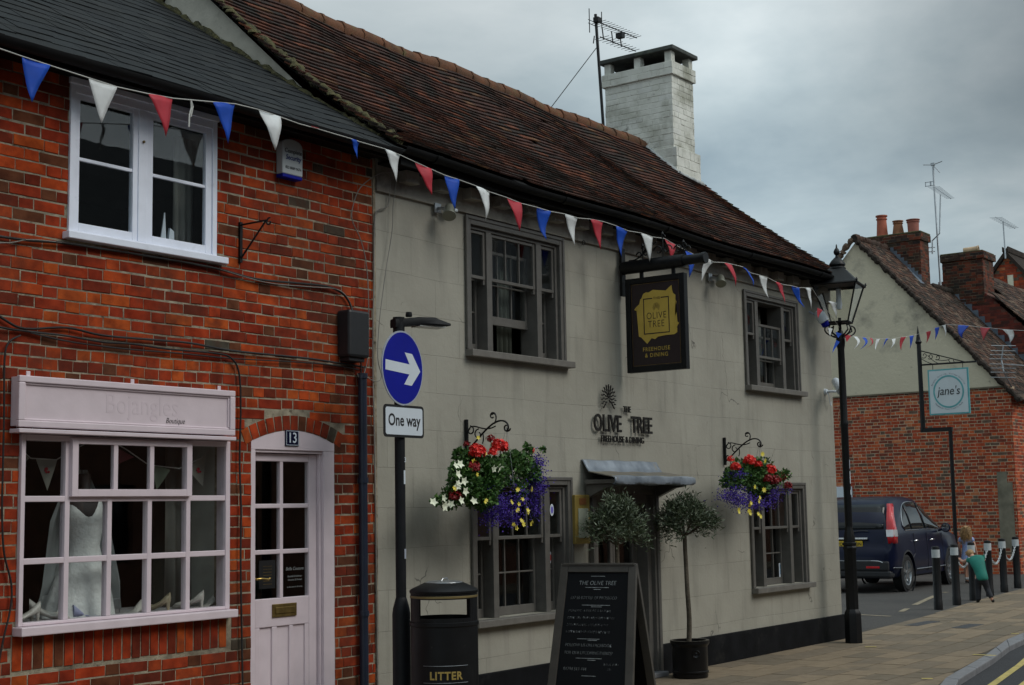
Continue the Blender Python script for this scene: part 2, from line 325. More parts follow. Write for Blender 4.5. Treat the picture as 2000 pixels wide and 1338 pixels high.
def bricks(mb, org, U, V, Nn, u0, u1, v0, v1, holes=(), course=.0755, st=.215, hd=.1025, j=.0100, jv=.0045, thick=.02, jit=.002, headers=(), top=None, mi=0, seed=1, excl=None, wob=.0):
    """flemish bond, each brick its own loose little block; top(u) limits the height for gables"""
    rnd = random.Random(seed)
    org = Vector(org); U = Vector(U); V = Vector(V); Nn = Vector(Nn)
    row = 0; v = v0
    while v < v1 - .02:
        va, vb = v + j / 2, min(v + course - j / 2, v1)
        u = u0 - (0 if row % 2 == 0 else (st + hd) / 2 + j / 2) - rnd.random() * .03
        k = 0
        while u < u1:
            ln = hd if (k % 2 or row in headers) else st
            if row in headers: ln = hd
            ln += rnd.uniform(-.006, .006)
            ln += j - jv; a, b = u + jv / 2, u + ln + jv / 2
            u += ln + jv; k += 1
            segs = [(max(a, u0), min(b, u1))]
            for h in holes:
                if h[2] < (va + vb) / 2 + .01 and h[3] > (va + vb) / 2 - .01:
                    ns = []
                    for s0, s1 in segs:
                        if h[1] <= s0 or h[0] >= s1: ns.append((s0, s1))
                        else:
                            if h[0] - s0 > .02: ns.append((s0, h[0]))
                            if s1 - h[1] > .02: ns.append((h[1], s1))
                    segs = ns
            for s0, s1 in segs:
                if s1 - s0 < .018: continue
                if top and (vb > top((s0 + s1) / 2)): continue
                if excl and excl((s0 + s1) / 2, (va + vb) / 2): continue
                d = rnd.uniform(-.003, .003)
                w = wob * math.sin(s0 * 3.1 + row * .3) + wob * .6 * math.sin(s0 * 7.7)
                J = lambda: rnd.uniform(-jit, jit)
                c = [(s0 + J(), va + w + J()), (s1 + J(), va + w + J()), (s1 + J(), vb + w + J()), (s0 + J(), vb + w + J())]
                be = .003
                ins = [(be, be), (-be, be), (-be, -be), (be, -be)]
                vs = [org + U * p + V * q - Nn * thick for p, q in c] + [org + U * p + V * q + Nn * (d - .003) for p, q in c] + \
                     [org + U * (p + i) + V * (q + k_) + Nn * d for (p, q), (i, k_) in zip(c, ins)]
                mb.add(vs, [(0, 1, 5, 4), (1, 2, 6, 5), (2, 3, 7, 6), (3, 0, 4, 7), (4, 5, 9, 8), (5, 6, 10, 9), (6, 7, 11, 10), (7, 4, 8, 11), (8, 9, 10, 11)], mi)
        v += course; row += 1

def roof_tiles(mb, surf, u0, u1, slope_len, gauge, width, thick, lap=1.9, seed=1, jit=.004, jl=.008, stag=.5, gap=0, nodrop=0, curl=0):
    """surf(u, t) -> (point, normal): t metres up the slope; every tile a loose slab lapping the one below"""
    rnd = random.Random(seed); n = int(slope_len / gauge)
    for r in range(n):
        t0 = r * gauge; u = u0 - (width * stag if r % 2 else 0)
        while u < u1:
            a, b = max(u, u0) + .0008, min(u + width, u1) - .0008
            u += width
            if b - a < .03: continue
            if rnd.random() < nodrop: continue
            dt = rnd.uniform(-jl, jl); tt0 = t0 + dt; tt1 = min(t0 + gauge * lap, slope_len + .02)
            k0 = rnd.uniform(-jit, jit)
            p = []
            for (uu, t, h) in ((a, tt0, thick + gap), (b, tt0, thick + gap), (b, tt1, 0), (a, tt1, 0)):
                q, nn = surf(uu, t); p.append((q, nn, h))
            kl, kr = rnd.uniform(0, jit), rnd.uniform(0, jit)
            top_ = [q + nn * (h + thick + (kl if i in (0, 3) else kr) + curl) for i, (q, nn, h) in enumerate(p)]
            bot = [q + nn * (h + (kl if i in (0, 3) else kr)) for i, (q, nn, h) in enumerate(p)]
            mb.add(bot + top_, [(0, 3, 2, 1), (4, 5, 6, 7), (0, 1, 5, 4), (1, 2, 6, 5), (2, 3, 7, 6), (3, 0, 4, 7)])

def spiral(c, r0, r1, a0, a1, U, V, n=18):
    c = Vector(c); U = Vector(U); V = Vector(V)
    return [c + (U * math.cos(a) + V * math.sin(a)) * r for a, r in [(a0 + (a1 - a0) * i / n, r0 + (r1 - r0) * i / n) for i in range(n + 1)]]
def bez(p, n=14):
    p = [Vector(q) for q in p]; o = []
    for i in range(n + 1):
        t = i / n; q = list(p)
        while len(q) > 1: q = [a.lerp(b, t) for a, b in zip(q, q[1:])]
        o.append(q[0])
    return o
def catm(p, n=6):
    p = [Vector(q) for q in p]; o = []
    for i in range(len(p) - 1):
        a, b, c, d = p[max(0, i - 1)], p[i], p[i + 1], p[min(len(p) - 1, i + 2)]
        for k in range(n):
            t = k / n; o.append(.5 * ((2 * b) + (c - a) * t + (2 * a - 5 * b + 4 * c - d) * t * t + (3 * b - a - 3 * c + d) * t ** 3))
    return o + [p[-1]]

# ------------------------------------------------------------------ ground
m_road = mat('road_tarmac', (.052, .052, .056), .9, var=.25, scale=60, bump=.6, bscale=150, stain=[((.035, .034, .034), .8, .5, .75), ((.14, .135, .125), 120, .66, .8)], spec=.3)
m_park = mat('car_park_tarmac', (.072, .068, .064), .92, var=.25, scale=40, bump=.5, bscale=120, stain=[((.12, .11, .098), 60, .64, .8), ((.045, .044, .043), .7, .5, .8)], spec=.3)
m_kerb = mat('kerb_stone', (.20, .20, .21), .8, var=.15, scale=10, bump=.3, bscale=60)
m_yellow = mat('yellow_road_paint', (.50, .40, .13), .8, var=.2, scale=8, stain=((.10, .095, .08), 30, .58, .7))
m_wline = mat('worn_white_line', (.30, .25, .17), .85, var=.2, stain=((.08, .075, .07), 14, .52, .66))
MSLAB = mat('buff_paving_slab', (1, 1, 1), .85, col2=(.8, .78, .74), scale=9, island=[(0, (.25, .195, .135)), (.3, (.19, .155, .113)), (.6, (.27, .21, .145)), (.8, (.21, .168, .122)), (1, (.31, .25, .175))], bump=.25, bscale=110, stain=[((.13, .11, .085), 1.6, .55, .8)], spec=.25)
m_joint = mat('paving_joint', (.062, .052, .038), .95, var=.3)
g = MB(); g.add([(-150, -400, -.06), (900, -400, -.06), (900, 900, -.06), (-150, 900, -.06)], [(0, 1, 2, 3)]); tag(g.build('road', m_road), kind='structure')
kin = [(-20, 4.62), (8, 4.62), (12.6, 4.72)] + [tuple(aZ(1660 + a * .17, 1140 + b * .17, 0)[:2]) for a, b in ((1100, 1080), (1540, 830), (1800, 640), (2000, 560))] + [(26, 6.75), (34, 7.7), (60, 10.8)]
kout = [(-20, 4.47), (8, 4.47), (12.6, 4.55)] + [tuple(aZ(1660 + a * .17, 1140 + b * .17, 0)[:2]) for a, b in ((1250, 1100), (1640, 860), (1830, 720), (2000, 640))] + [(26, 6.6), (34, 7.55), (60, 10.65)]
tarm = [(17.2, 7.54), (17.35, 7.62), (18.5, 7.80), (20, 7.84), (22.5, 8.14), (25, 8.46), (28.3, 8.76), (34, 9.5), (60, 12.8)]
def interp(pts, x):
    for (a, b), (c, d) in zip(pts, pts[1:]):
        if a <= x <= c: return b + (d - b) * (x - a) / (c - a)
    return pts[-1][1] if x > pts[-1][0] else pts[0][1]
xs = sorted({p[0] for p in kin} | {p[0] for p in tarm} | {-20., 60.})
g = MB()
def backY(x): return 7.6 if x < 17.15 else interp(tarm, x)
xs = sorted(set(xs) | {17.15, 17.1501})
for a, b in zip(xs, xs[1:]):
    g.add([(a, interp(kin, a), -.004), (b, interp(kin, b), -.004), (b, backY(b), -.004), (a, backY(a), -.004)], [(0, 1, 2, 3)])
# the slabs themselves: loose thin blocks, laid in rows along the street
rnd = random.Random(3)
sl = MB(); row = 0; y = 4.0
rowang = R(1.5)
while y < 13.2:
    x = 4 - rnd.random() * .6; hgt = .30
    while x < 36:
        ln = rnd.choice((.45, .6, .6, .75)) if y < 99 else .6
        a, b = x + .006, x + ln - .006; x += ln
        ca = (a + b) / 2; cy = y + hgt / 2
        def sk(px, py): return (px, py + (px - 17) * (.085 if px > 17 else .02))
        P = [sk(a, y + .005), sk(b, y + .005), sk(b, y + hgt - .005), sk(a, y + hgt - .005)]
        lo = max(interp(kin, P[0][0]), interp(kin, P[1][0])) ; hi = min(backY(P[0][0]), backY(P[1][0])) - .0
        P = [(px, min(max(py, interp(kin, px) + .004), backY(px) - (.004 if px > 17.15 else .0))) for px, py in P]
        if P[3][1] - P[0][1] < .03 or P[2][1] - P[1][1] < .03: continue
        z = rnd.uniform(-.001, .0015); tl = [rnd.uniform(-.0012, .0012) for _ in P]
        sl.add([(px, py, -.03) for px, py in P] + [(px, py, z + t) for (px, py), t in zip(P, tl)], [(4, 5, 6, 7), (0, 1, 5, 4), (1, 2, 6, 5), (2, 3, 7, 6), (3, 0, 4, 7)])
    y += hgt
g.build('pavement_bed', m_joint)['kind'] = 'structure'
tag(sl.build('pavement', MSLAB), kind='structure')
g = MB()
for i in range(len(kin) - 1):
    (a, b), (c, d), (e2, f2), (g2, h2) = kin[i], kin[i + 1], kout[i + 1], kout[i]
    n = max(1, int(math.hypot(c - a, d - b) / .9))
    for k in range(n):
        t0, t1 = k / n + .004, (k + 1) / n - .004
        q = [(a + (c - a) * t0, b + (d - b) * t0), (a + (c - a) * t1, b + (d - b) * t1), (g2 + (e2 - g2) * t1, h2 + (f2 - h2) * t1), (g2 + (e2 - g2) * t0, h2 + (f2 - h2) * t0)]
        if q[0][0] > 45 or q[0][0] < 2: continue
        g.add([(x_, y_, -.13) for x_, y_ in q] + [(x_, y_, .004) for x_, y_ in q], [(4, 5, 6, 7), (0, 1, 5, 4), (1, 2, 6, 5), (2, 3, 7, 6), (3, 0, 4, 7)])
tag(g.build('kerb', m_kerb, bevel=.01), kind='structure')
g = MB()
pp = [(17.15, 7.6), (17.35, 7.62)] + tarm[2:] + [(60, 60), (0, 60), (0, 14), (17.15, 14)]
g.add([(x_, y_, -.008) for x_, y_ in pp], [tuple(range(len(pp)))]); tag(g.build('car_park', m_park), kind='structure')
def stripe(mb, a, b, wd, z):
    a = Vector((*a[:2], z)); b = Vector((*b[:2], z)); n = (b - a).cross(Vector((0, 0, 1))).normalized() * wd / 2
    mb.add([a - n, b - n, b + n, a + n], [(0, 1, 2, 3)])
g = MB()
for off in (.28, .55):
    pts = [(x_, y_ - off) for x_, y_ in kout]
    for a, b in zip(pts[2:], pts[3:]): stripe(g, a, b, .075, -.055)
for (a, b, wd) in (((1680, 1200), (1740, 1203), .09), ((1786, 1181), (1826, 1163), .10), ((1842, 1157), (1850, 1156), .1), ((1760, 1194), (1772, 1188), .09)):
    pass
tag(g.build('road_markings', m_yellow), kind='structure')
g = MB()
for (a, b, wd) in (((1680, 1200), (1740, 1203), .09), ((1786, 1181), (1826, 1163), .10), ((1842, 1157), (1850, 1156), .1), ((1760, 1194), (1772, 1188), .09)): stripe(g, aZ(*a), aZ(*b), wd, -.003)
tag(g.build('parking_lines', m_wline), kind='structure')
for i, (px, py, lab) in enumerate(((1890, 1223, 'dark rectangular iron drain cover in the paving nearest the kerb'), (1805, 1217, 'slim dark drain cover beside the car park edge of the paving'))):
    c = aZ(px, py); m = MB(); m.box(c.x - (.36 if i == 0 else .5), c.x + .36, c.y - .10, c.y + .10, -.005, .004)
    tag(m.build('drain_cover', mat('cast_iron', (.045, .045, .048), .6, var=.3, scale=30, bump=.5), bevel=.002), lab, 'drain cover')
g = MB()
for (a, b) in (((1690, 1264), (1712, 1264)), ((1900, 1279), (1945, 1281)), ((1800, 1326), (1822, 1326)), ((1975, 1238), (1990, 1238))):
    stripe(g, aZ(*a), aZ(*b), .07, .0045)
tag(g.build('paint_marks', m_yellow), kind='structure')

# ------------------------------------------------------------------ the brick house with the boutique
D = 7.54
house = thing('brick_house', 'red brick shop house with slate roof, pale pink shopfront and white upstairs window', 'house', (5, D, 0))
YB = 7.53
UPW = (5.585, 6.815, 3.40, 4.50); SHW = (5.27, 6.94, .97, 2.19); DOR = (7.16, 8.01, -.1, 2.18)
XH0, XH1 = 2.5, 8.455
m = MB()
def ring_ex(u, v):
    cx, cz, r = 7.585, 1.22, 1.15
    return 7.11 < u < 8.06 and v > 2.14 and math.hypot(u - cx, v - cz) < r + .02
bricks(m, (0, YB, 0), (1, 0, 0), (0, 0, 1), (0, -1, 0), XH0, XH1, -.02, 4.52, [UPW, SHW, DOR, (5.24, 6.98, .74, .97), (7.16, 8.01, 2.18, 2.262)], course=.0757, headers=(33, 34, 35), excl=ring_ex, seed=5, wob=.004, thick=.02)
# soldier course under the shop window
x = 5.25
while x < 6.93:
    m2_ = random.uniform(-.002, .002)
    m.box(x, x + .062, YB - .001 + m2_, YB + .02, .765 + random.uniform(-.004, .004), .962); x += .0735
# segmental arch over the door
cx, cz = 7.585, 1.22
for k in range(13):
    a = R(90 + 25.5 - k * 51 / 12)
    d = Vector((math.cos(a), 0, math.sin(a))); t = Vector((-d.z, 0, d.x))
    m.obox(Vector((cx, YB + .0095 + random.uniform(-.002, .001), cz)) + d * 1.095, d * .052, Vector((0, .0105, 0)), t * .034)
    # second ring, shorter bricks
for o in [m.build('wall', m_brick, house)]: pass
b = MB(); sheet(b, (0, YB + .0035, 0), (1, 0, 0), (0, 0, 1), (0, -1, 0), XH0, XH1, -.1, 4.6, [UPW, SHW, (7.16, 8.01, -.1, 2.18)], .13)
b.build('mortar', m_mortar, house)
# side pier where the houses meet
bx('corner_strip', m_mortar, house, 8.455, 8.485, 7.525, 7.6, 0, 4.45)
# interior
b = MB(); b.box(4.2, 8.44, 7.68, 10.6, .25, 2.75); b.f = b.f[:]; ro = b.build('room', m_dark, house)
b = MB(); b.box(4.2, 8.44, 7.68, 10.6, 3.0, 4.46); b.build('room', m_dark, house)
for o in [ro] + [x_ for x_ in C.objects if x_.name.startswith('room.') and x_.parent == house]:
    bm = bmesh.new(); bm.from_mesh(o.data)
    for f in list(bm.faces):
        if f.normal.y < -.9 or (f.calc_center_median().y < .2): bmesh.ops.delete(bm, geom=[f], context='FACES_ONLY')
    bm.to_mesh(o.data); bm.free()

def sash(par, x0, x1, z0, z1, yf, cols, rows, mt, st=.035, tr=.035, br=.05, bar=.016, dep=.035, name='sash', colx=None, rowz=None, pane=m_glass, horn=False, ml=None):
    """one sash: frame with glazing bars + its panes; front face at y=yf"""
    m = MB()
    gx0, gx1, gz0, gz1 = x0 + st, x1 - st, z0 + br, z1 - tr
    m.box(x0, gx0, yf, yf + dep, z0, z1); m.box(gx1, x1, yf, yf + dep, z0, z1)
    m.box(gx0, gx1, yf + .001, yf + dep - .001, z0, gz0); m.box(gx0, gx1, yf + .001, yf + dep - .001, gz1, z1)
    for i in range(1, cols):
        x_ = gx0 + (gx1 - gx0) * i / cols if not colx else colx[i - 1]
        m.box(x_ - bar / 2, x_ + bar / 2, yf + .006, yf + dep - .006, gz0, gz1)
    for i in range(1, rows):
        z_ = gz0 + (gz1 - gz0) * i / rows if not rowz else rowz[i - 1]
        m.box(gx0, gx1, yf + .0065, yf + dep - .0065, z_ - bar / 2, z_ + bar / 2)
    if horn:
        for x_ in (x0, gx1 + .004): m.box(x_ + .003, x_ + st - .007, yf + .004, yf + dep - .004, z0 - .045, z0)
    o = m.build(name, mt, par, bevel=.0025)
    p = MB(); p.box(gx0 - .004, gx1 + .004, yf + dep * .5 - .002, yf + dep * .5 + .002, gz0 - .004, gz1 + .004)
    return o, p.build('pane', pane, par)

# upstairs casement window
f = MB(); F0 = 7.515
f.box(5.585, 5.625, F0, 7.62, 3.44, 4.40); f.box(6.775, 6.815, F0, 7.62, 3.44, 4.40); f.box(5.625, 6.775, F0 + .002, 7.62, 4.345, 4.40); f.box(6.13, 6.20, F0 + .004, 7.62, 3.455, 4.345); f.box(5.625, 6.775, F0 + .002, 7.62, 3.44, 3.455)
f.box(5.575, 6.825, F0 - .012, 7.6, 4.40, 4.44)
uw = f.build('window', m_white, house, bevel=.003)
sash(uw, 5.625, 6.13, 3.455, 4.345, F0 + .012, 1, 2, m_white, st=.04, br=.055, tr=.03, bar=.022, rowz=[3.925], name='casement')
sash(uw, 6.20, 6.775, 3.455, 4.345, F0 + .012, 1, 2, m_white, st=.055, br=.055, tr=.04, bar=.022, rowz=[3.925], name='casement')
bx('sill', m_white, uw, 5.55, 6.88, 7.465, 7.6, 3.392, 3.438, bevel=.005)
m = MB(); m.lathe([(.0, 0), (.009, .003), (.009, .012), (0, .018)], (6.165, F0 + .004, 4.13), 10, axis=(0, -1, 0)); m.build('knob', m_brassold, uw, smooth=40)
# pale blind and ornament inside the upstairs window
def drape(name, x0, x1, y, z0, z1, amp, wl, mt, par):
    m = MB(); n = max(6, int((x1 - x0) / .012)); vs = []
    for i in range(n + 1):
        x_ = x0 + (x1 - x0) * i / n; o = amp * math.sin(x_ / wl * 2 * PI) + amp * .4 * math.sin(x_ * 41)
        vs += [(x_, y + o, z0), (x_, y + o * .5, z1)]
    m.add(vs, [(2 * i, 2 * i + 2, 2 * i + 3, 2 * i + 1) for i in range(n)]); return m.build(name, mt, par, smooth=60, solid=.002)
m_curt = mat('pale_curtain', (.22, .225, .20), .9, var=.15)
m_curtd = mat('dim_curtain', (.10, .11, .09), .9, var=.15)
drape('curtain', 6.62, 6.80, 7.74, 3.46, 4.3, .012, .06, m_curt, house)
orn = MB(); orn.prism([(6.50, 7.66, 3.47), (6.56, 7.66, 3.47), (6.555, 7.66, 3.60), (6.52, 7.66, 3.62)], (0, .02, 0)); orn.prism([(6.43, 7.66, 3.47), (6.49, 7.66, 3.47), (6.475, 7.66, 3.72), (6.47, 7.66, 3.72)], (0, .008, 0))
tag(orn.build('ornament', m_signwhite), 'white pointed card ornament standing inside the white upstairs window', 'ornament')
bx('window_board', m_white, house, 5.6, 6.8, 7.62, 7.72, 3.43, 3.465)

# shop window
f = MB(); F0 = 7.505
f.box(5.27, 5.30, F0, 7.60, 1.02, 2.16); f.box(6.90, 6.94, F0, 7.60, 1.02, 2.16); f.box(5.30, 6.90, F0 + .001, 7.6, 2.125, 2.16); f.box(5.30, 6.90, F0 + .001, 7.6, 1.02, 1.04)
XB = [5.605, 5.925, 6.245, 6.57]
for i, x_ in enumerate(XB): f.box(x_ - .018, x_ + .018, F0 + .003, 7.56, 1.04, 1.78 if i in (1, 2) else 2.125)
for z_ in (1.40, 1.772): f.box(5.30, 6.90, F0 + .006, 7.555, z_ - .018, z_ + .018)
sw = f.build('shop_window', m_pink, house, bevel=.004)
p = MB(); p.box(5.3, 6.9, 7.53, 7.534, 1.04, 1.75); p.box(5.3, 5.6, 7.53, 7.534, 1.79, 2.13); p.box(6.57, 6.9, 7.53, 7.534, 1.79, 2.13); p.build('pane', m_glass, sw)
sash(sw, 5.615, 6.575, 1.785, 2.145, 7.478, 3, 1, m_pink, st=.045, br=.045, tr=.035, bar=.034, dep=.045, name='top_casement')
bx('sill', m_pink, sw, 5.25, 6.96, 7.44, 7.62, .965, 1.018, bevel=.006)
bx('head_board', m_pink, sw, 5.19, 6.915, 7.42, 7.52, 2.163, 2.188, bevel=.004)
# door 13
f = MB(); Fd = 7.535
f.box(7.16, 7.205, Fd, 7.66, 0, 2.115); f.box(7.895, 8.01, Fd, 7.56, 0, 2.115); f.box(7.875, 7.92, 7.56, 7.68, 0, 2.115)
arc = [(8.01, 2.115), (8.01, 2.178)] + [(7.585 + 1.04 * math.cos(R(a)), 1.22 + 1.04 * math.sin(R(a))) for a in range(67, 115, 4)] + [(7.16, 2.178), (7.16, 2.115)]
f.prism([(x_, Fd - .002, z_) for x_, z_ in arc], (0, .07, 0)); f.box(7.205, 7.895, Fd + .012, 7.66, 2.095, 2.1148)
fr = f.build('door_frame', m_pink, house, bevel=.003)
Y0 = 7.585
f = MB()
f.box(7.207, 7.252, Y0, Y0 + .045, .06, 2.09); f.box(7.79, 7.872, Y0, Y0 + .045, .06, 2.09)
f.box(7.252, 7.79, Y0 + .001, Y0 + .044, 2.035, 2.09); f.box(7.252, 7.79, Y0 + .001, Y0 + .044, .86, 1.06); f.box(7.252, 7.79, Y0 + .001, Y0 + .044, .06, .2)
f.box(7.498, 7.53, Y0 + .003, Y0 + .042, 1.06, 2.035)
for z_ in (1.715, 1.388): f.box(7.252, 7.79, Y0 + .004, Y0 + .041, z_ - .016, z_ + .016)
for a, b in ((7.252, 7.30), (7.42, 7.47), (7.59, 7.63), (7.75, 7.79)): f.box(a, b, Y0 + .002, Y0 + .043, .2, .86)
f.box(7.252, 7.79, Y0 + .016, Y0 + .036, .2, .86)
dr = f.build('door', m_pink, house, bevel=.005)
p = MB(); p.box(7.25, 7.79, Y0 + .02, Y0 + .024, 1.06, 2.04); p.build('pane', m_glass, dr)
f = MB(); f.box(7.415, 7.655, Y0 - .010, Y0 + .0015, .925, 1.018); f.box(7.44, 7.63, Y0 - .016, Y0 - .010, .95, .995); f.build('letterbox', m_brassold, dr, bevel=.004)
f = MB(); f.box(7.213, 7.238, Y0 - .008, Y0 + .001, 1.075, 1.255); f.tube([(7.226, Y0, 1.205), (7.226, Y0 - .05, 1.205), (7.26, Y0 - .055, 1.207), (7.33, Y0 - .05, 1.198), (7.345, Y0 - .05, 1.205)], .008, 8); f.build('handle', m_brass, dr, smooth=50)
f = MB(); f.box(7.305, 7.465, Y0 + .018, Y0 + .0195, 1.13, 1.33); pn = f.build('notice', m_textblack, dr)
for i in range(7): bx('notice_line', m_brassold, dr, 7.345, 7.43, Y0 + .0165, Y0 + .0178, 1.16 + i * .021, 1.163 + i * .021, bevel=0)
m_dimtext = mat('dim_lettering', (.22, .23, .23), .6)
text('lettering', 'Bella Couture', m_dimtext, dr, (7.66, Y0 + .018, 1.25), .034, ext=.0005, shear=.3, sx=.95)
text('lettering', 'Beautiful Bridalwear', m_dimtext, dr, (7.66, Y0 + .018, 1.20), .02, ext=.0005, shear=.2, sx=.9)
text('lettering', 'Occasion & Formal', m_dimtext, dr, (7.66, Y0 + .018, 1.175), .02, ext=.0005, shear=.2, sx=.9)
text('lettering', 'to be seen in & to be', m_dimtext, dr, (7.66, Y0 + .018, 1.125), .018, ext=.0005, shear=.2, sx=1)
f = MB(); f.box(7.49, 7.625, Fd - .013, Fd - .002, 2.145, 2.262); npl = f.build('number_plate', mat('enamel_navy', (.006, .008, .035), .2), house, bevel=.003)
b = MB()
for a in ((7.496, 7.619, 2.253, 2.256), (7.496, 7.619, 2.151, 2.154), (7.496, 7.499, 2.154, 2.253), (7.616, 7.619, 2.154, 2.253)): b.box(a[0], a[1], Fd - .0145, Fd - .0132, a[2], a[3])
b.build('border', m_signwhite, npl)
text('lettering', '13', m_signwhite, npl, (7.557, Fd - .014, 2.17), .105, ext=.001, sx=.9, off=.001)
# doorstep
bx('doorstep', m_kerb, house, 7.12, 8.05, 7.36, 7.6, 0.0, .06, bevel=.01)
# roof: laid slates
rl = 3.6; pit = math.atan(.644)
def surfL(u, t):
    c, s_ = math.cos(pit), math.sin(pit)
    sag = -.03 * math.sin(PI * t / rl) + .008 * math.sin(u * 2.3 + t)
    return Vector((u, 7.22 + t * c, 4.455 + t * s_ + sag)), Vector((0, -s_, c))
m = MB(); roof_tiles(m, surfL, 2.6, 8.50, rl, .19, .26, .006, lap=1.8, seed=4, jit=.005, jl=.014, gap=.004)
rf = m.build('roof', m_slate, house)
m = MB()
uu = [2.6, 8.4]
for k in range(12):
    t0, t1 = k * rl / 12, (k + 1) * rl / 12
    a, b, c_, d_ = surfL(2.6, t0)[0], surfL(8.42, t0)[0], surfL(8.42, t1)[0], surfL(2.6, t1)[0]
    dz = Vector((0, 0, -.012)); m.add([a + dz, b + dz, c_ + dz, d_ + dz], [(0, 1, 2, 3)])
m.build('roof_felt', m_textblack, house)
bk = surfL(0, rl)[0]
m = MB(); m.add([(2.6, bk.y, bk.z), (8.42, bk.y, bk.z), (8.42, bk.y + 2.9, bk.z - 2), (2.6, bk.y + 2.9, bk.z - 2)], [(0, 1, 2, 3)]); m.add([(2.6, bk.y, 0), (2.6, bk.y, bk.z), (2.6, 7.54, 4.4), (2.6, 7.54, 0)], [(0, 1, 2, 3)]); m.build('rear_roof', m_slate, house)
# eaves: soffit board + half-round gutter
m = MB(); m.box(2.6, 8.42, 7.30, 7.53, 4.44, 4.46); m.box(2.6, 8.42, 7.29, 7.31, 4.40, 4.47); m.build('eaves_board', m_gutter, house)
def gutter(x0, x1, zf, y=7.235, r=.055, nm='gutter', par=None):
    m = MB(); n = int((x1 - x0) / .25); prof = [R(180 + k * 18) for k in range(11)]
    vs = []
    for i in range(n + 1):
        x_ = x0 + (x1 - x0) * i / n
        for rr in (r, r - .006):
            for a in prof: vs.append((x_, y + rr * math.cos(a), zf(x_) + rr * math.sin(a)))
    K = 22; fs = []
    for i in range(n):
        for k in range(10):
            fs.append((i * K + k, i * K + k + 1, (i + 1) * K + k + 1, (i + 1) * K + k)); fs.append((i * K + 11 + k, (i + 1) * K + 11 + k, (i + 1) * K + 12 + k, i * K + 12 + k))
        fs.append((i * K, (i + 1) * K, (i + 1) * K + 11, i * K + 11)); fs.append((i * K + 10, i * K + 21, (i + 1) * K + 21, (i + 1) * K + 10))
    fs += [tuple(range(11)) + tuple(range(21, 10, -1)), tuple(n * K + k for k in list(range(11)) + list(range(21, 10, -1)))]
    m.add(vs, fs)
    x_ = x0 + .4
    while x_ < x1:
        m.lathe([(r + .001, -.03), (r + .008, -.03), (r + .008, .03), (r + .001, .03)], (x_, y, zf(x_)), 12, axis=(1, 0, 0), a0=PI / 2, a1=1.5 * PI); x_ += 1.83
    return m.build(nm, m_gutter, par, smooth=40)
gutter(2.6, 8.42, lambda x_: 4.455, y=7.225, r=.05, par=house)
# downpipe
m = MB(); px = 8.275; m.tube([(px, 7.485, 0), (px, 7.485, 2.72)], .034, 12); 
for z_ in (.9, 1.9, 2.7): m.lathe([(.035, -.02), (.041, -.02), (.041, .02), (.035, .02)], (px, 7.485, z_), 12)
m.build('downpipe', m_navy, house, smooth=40)

# ------------------------------------------------------------------ fascia sign over the shop window
fs_ = thing('shop_sign', 'long pale pink framed shop sign board above the boutique window', 'sign', (6.05, 7.44, 2.2))
m = MB(); m.box(5.20, 6.905, 7.452, 7.525, 2.205, 2.50); m.build('board', m_pink, fs_, bevel=.003)
m = MB()
for (a, b, c, d, e1, e0) in ((5.19, 6.915, 2.465, 2.505, 7.428, 7.46), (5.19, 6.915, 2.197, 2.237, 7.428, 7.46), (5.19, 5.235, 2.237, 2.465, 7.4285, 7.46), (6.87, 6.915, 2.237, 2.465, 7.4285, 7.46),
                         (5.235, 6.87, 2.452, 2.465, 7.440, 7.455), (5.235, 6.87, 2.237, 2.250, 7.440, 7.455), (5.235, 5.248, 2.25, 2.452, 7.4405, 7.455), (6.857, 6.87, 2.25, 2.452, 7.4405, 7.455)): m.box(a, b, e1, e0, c, d)
m.build('frame', m_pink, fs_, bevel=.006)
m = MB()
for x_ in (5.27, 6.05, 6.79): m.box(x_ - .014, x_ + .014, 7.455, 7.462, 2.5, 2.535)
m.build('fixing_lug', m_pink, fs_, bevel=.003)
m_ghost = mat('faded_lettering', (.625, .525, .567), .5, var=.04)
text('lettering', 'Bojangles', m_ghost, fs_, (6.13, 7.4515, 2.31), .185, ext=.0006, sx=.86)
text('lettering', 'Boutique', m_textblack, fs_, (6.40, 7.4505, 2.262), .052, ext=.001, shear=.3, sx=.85, off=-.0008)
# alarm box
al = thing('alarm_box', 'small white and blue burglar alarm box high on the brick wall', 'alarm box', (7.50, 7.53, 4.1))
m = MB(); prof = [(7.395, 4.135), (7.605, 4.135), (7.605, 4.355)] + [(7.5 + .105 * math.cos(R(a)), 4.355 + .05 * math.sin(R(a))) for a in range(15, 180, 15)] + [(7.395, 4.355)]
m.prism([(x_, 7.46, z_) for x_, z_ in prof], (0, .068, 0)); m.build('cover', mat('alarm_white', (.45, .48, .50), .35, var=.05), al, bevel=.008)
m = MB(); m.box(7.398, 7.602, 7.462, 7.53, 4.108, 4.1345); m.build('base', m_signblue, al, bevel=.006)
text('lettering', 'Complete', m_textblack, al, (7.505, 7.4585, 4.295), .048, ext=.0008, sx=.92)
text('lettering', 'Security', mat('blue_lettering', (.01, .02, .16), .4), al, (7.505, 7.4585, 4.245), .052, ext=.0008, sx=.92, off=.001, shear=.15)
text('lettering', '023 8089 9674', m_textblack, al, (7.505, 7.4585, 4.175), .03, ext=.0008, sx=.9)
# telecom box at the join
tb = thing('cable_box', 'tall black plastic cable box fixed where the brick meets the grey wall', 'cable box', (8.16, 7.5, 2.85))
m = MB(); m.box(8.04, 8.27, 7.40, 7.535, 2.83, 3.19); m.build('cover', m_blackmat, tb, bevel=.02)
m = MB(); m.box(8.07, 8.24, 7.43, 7.53, 2.80, 2.83); m.build('base', m_blackmat, tb, bevel=.004)
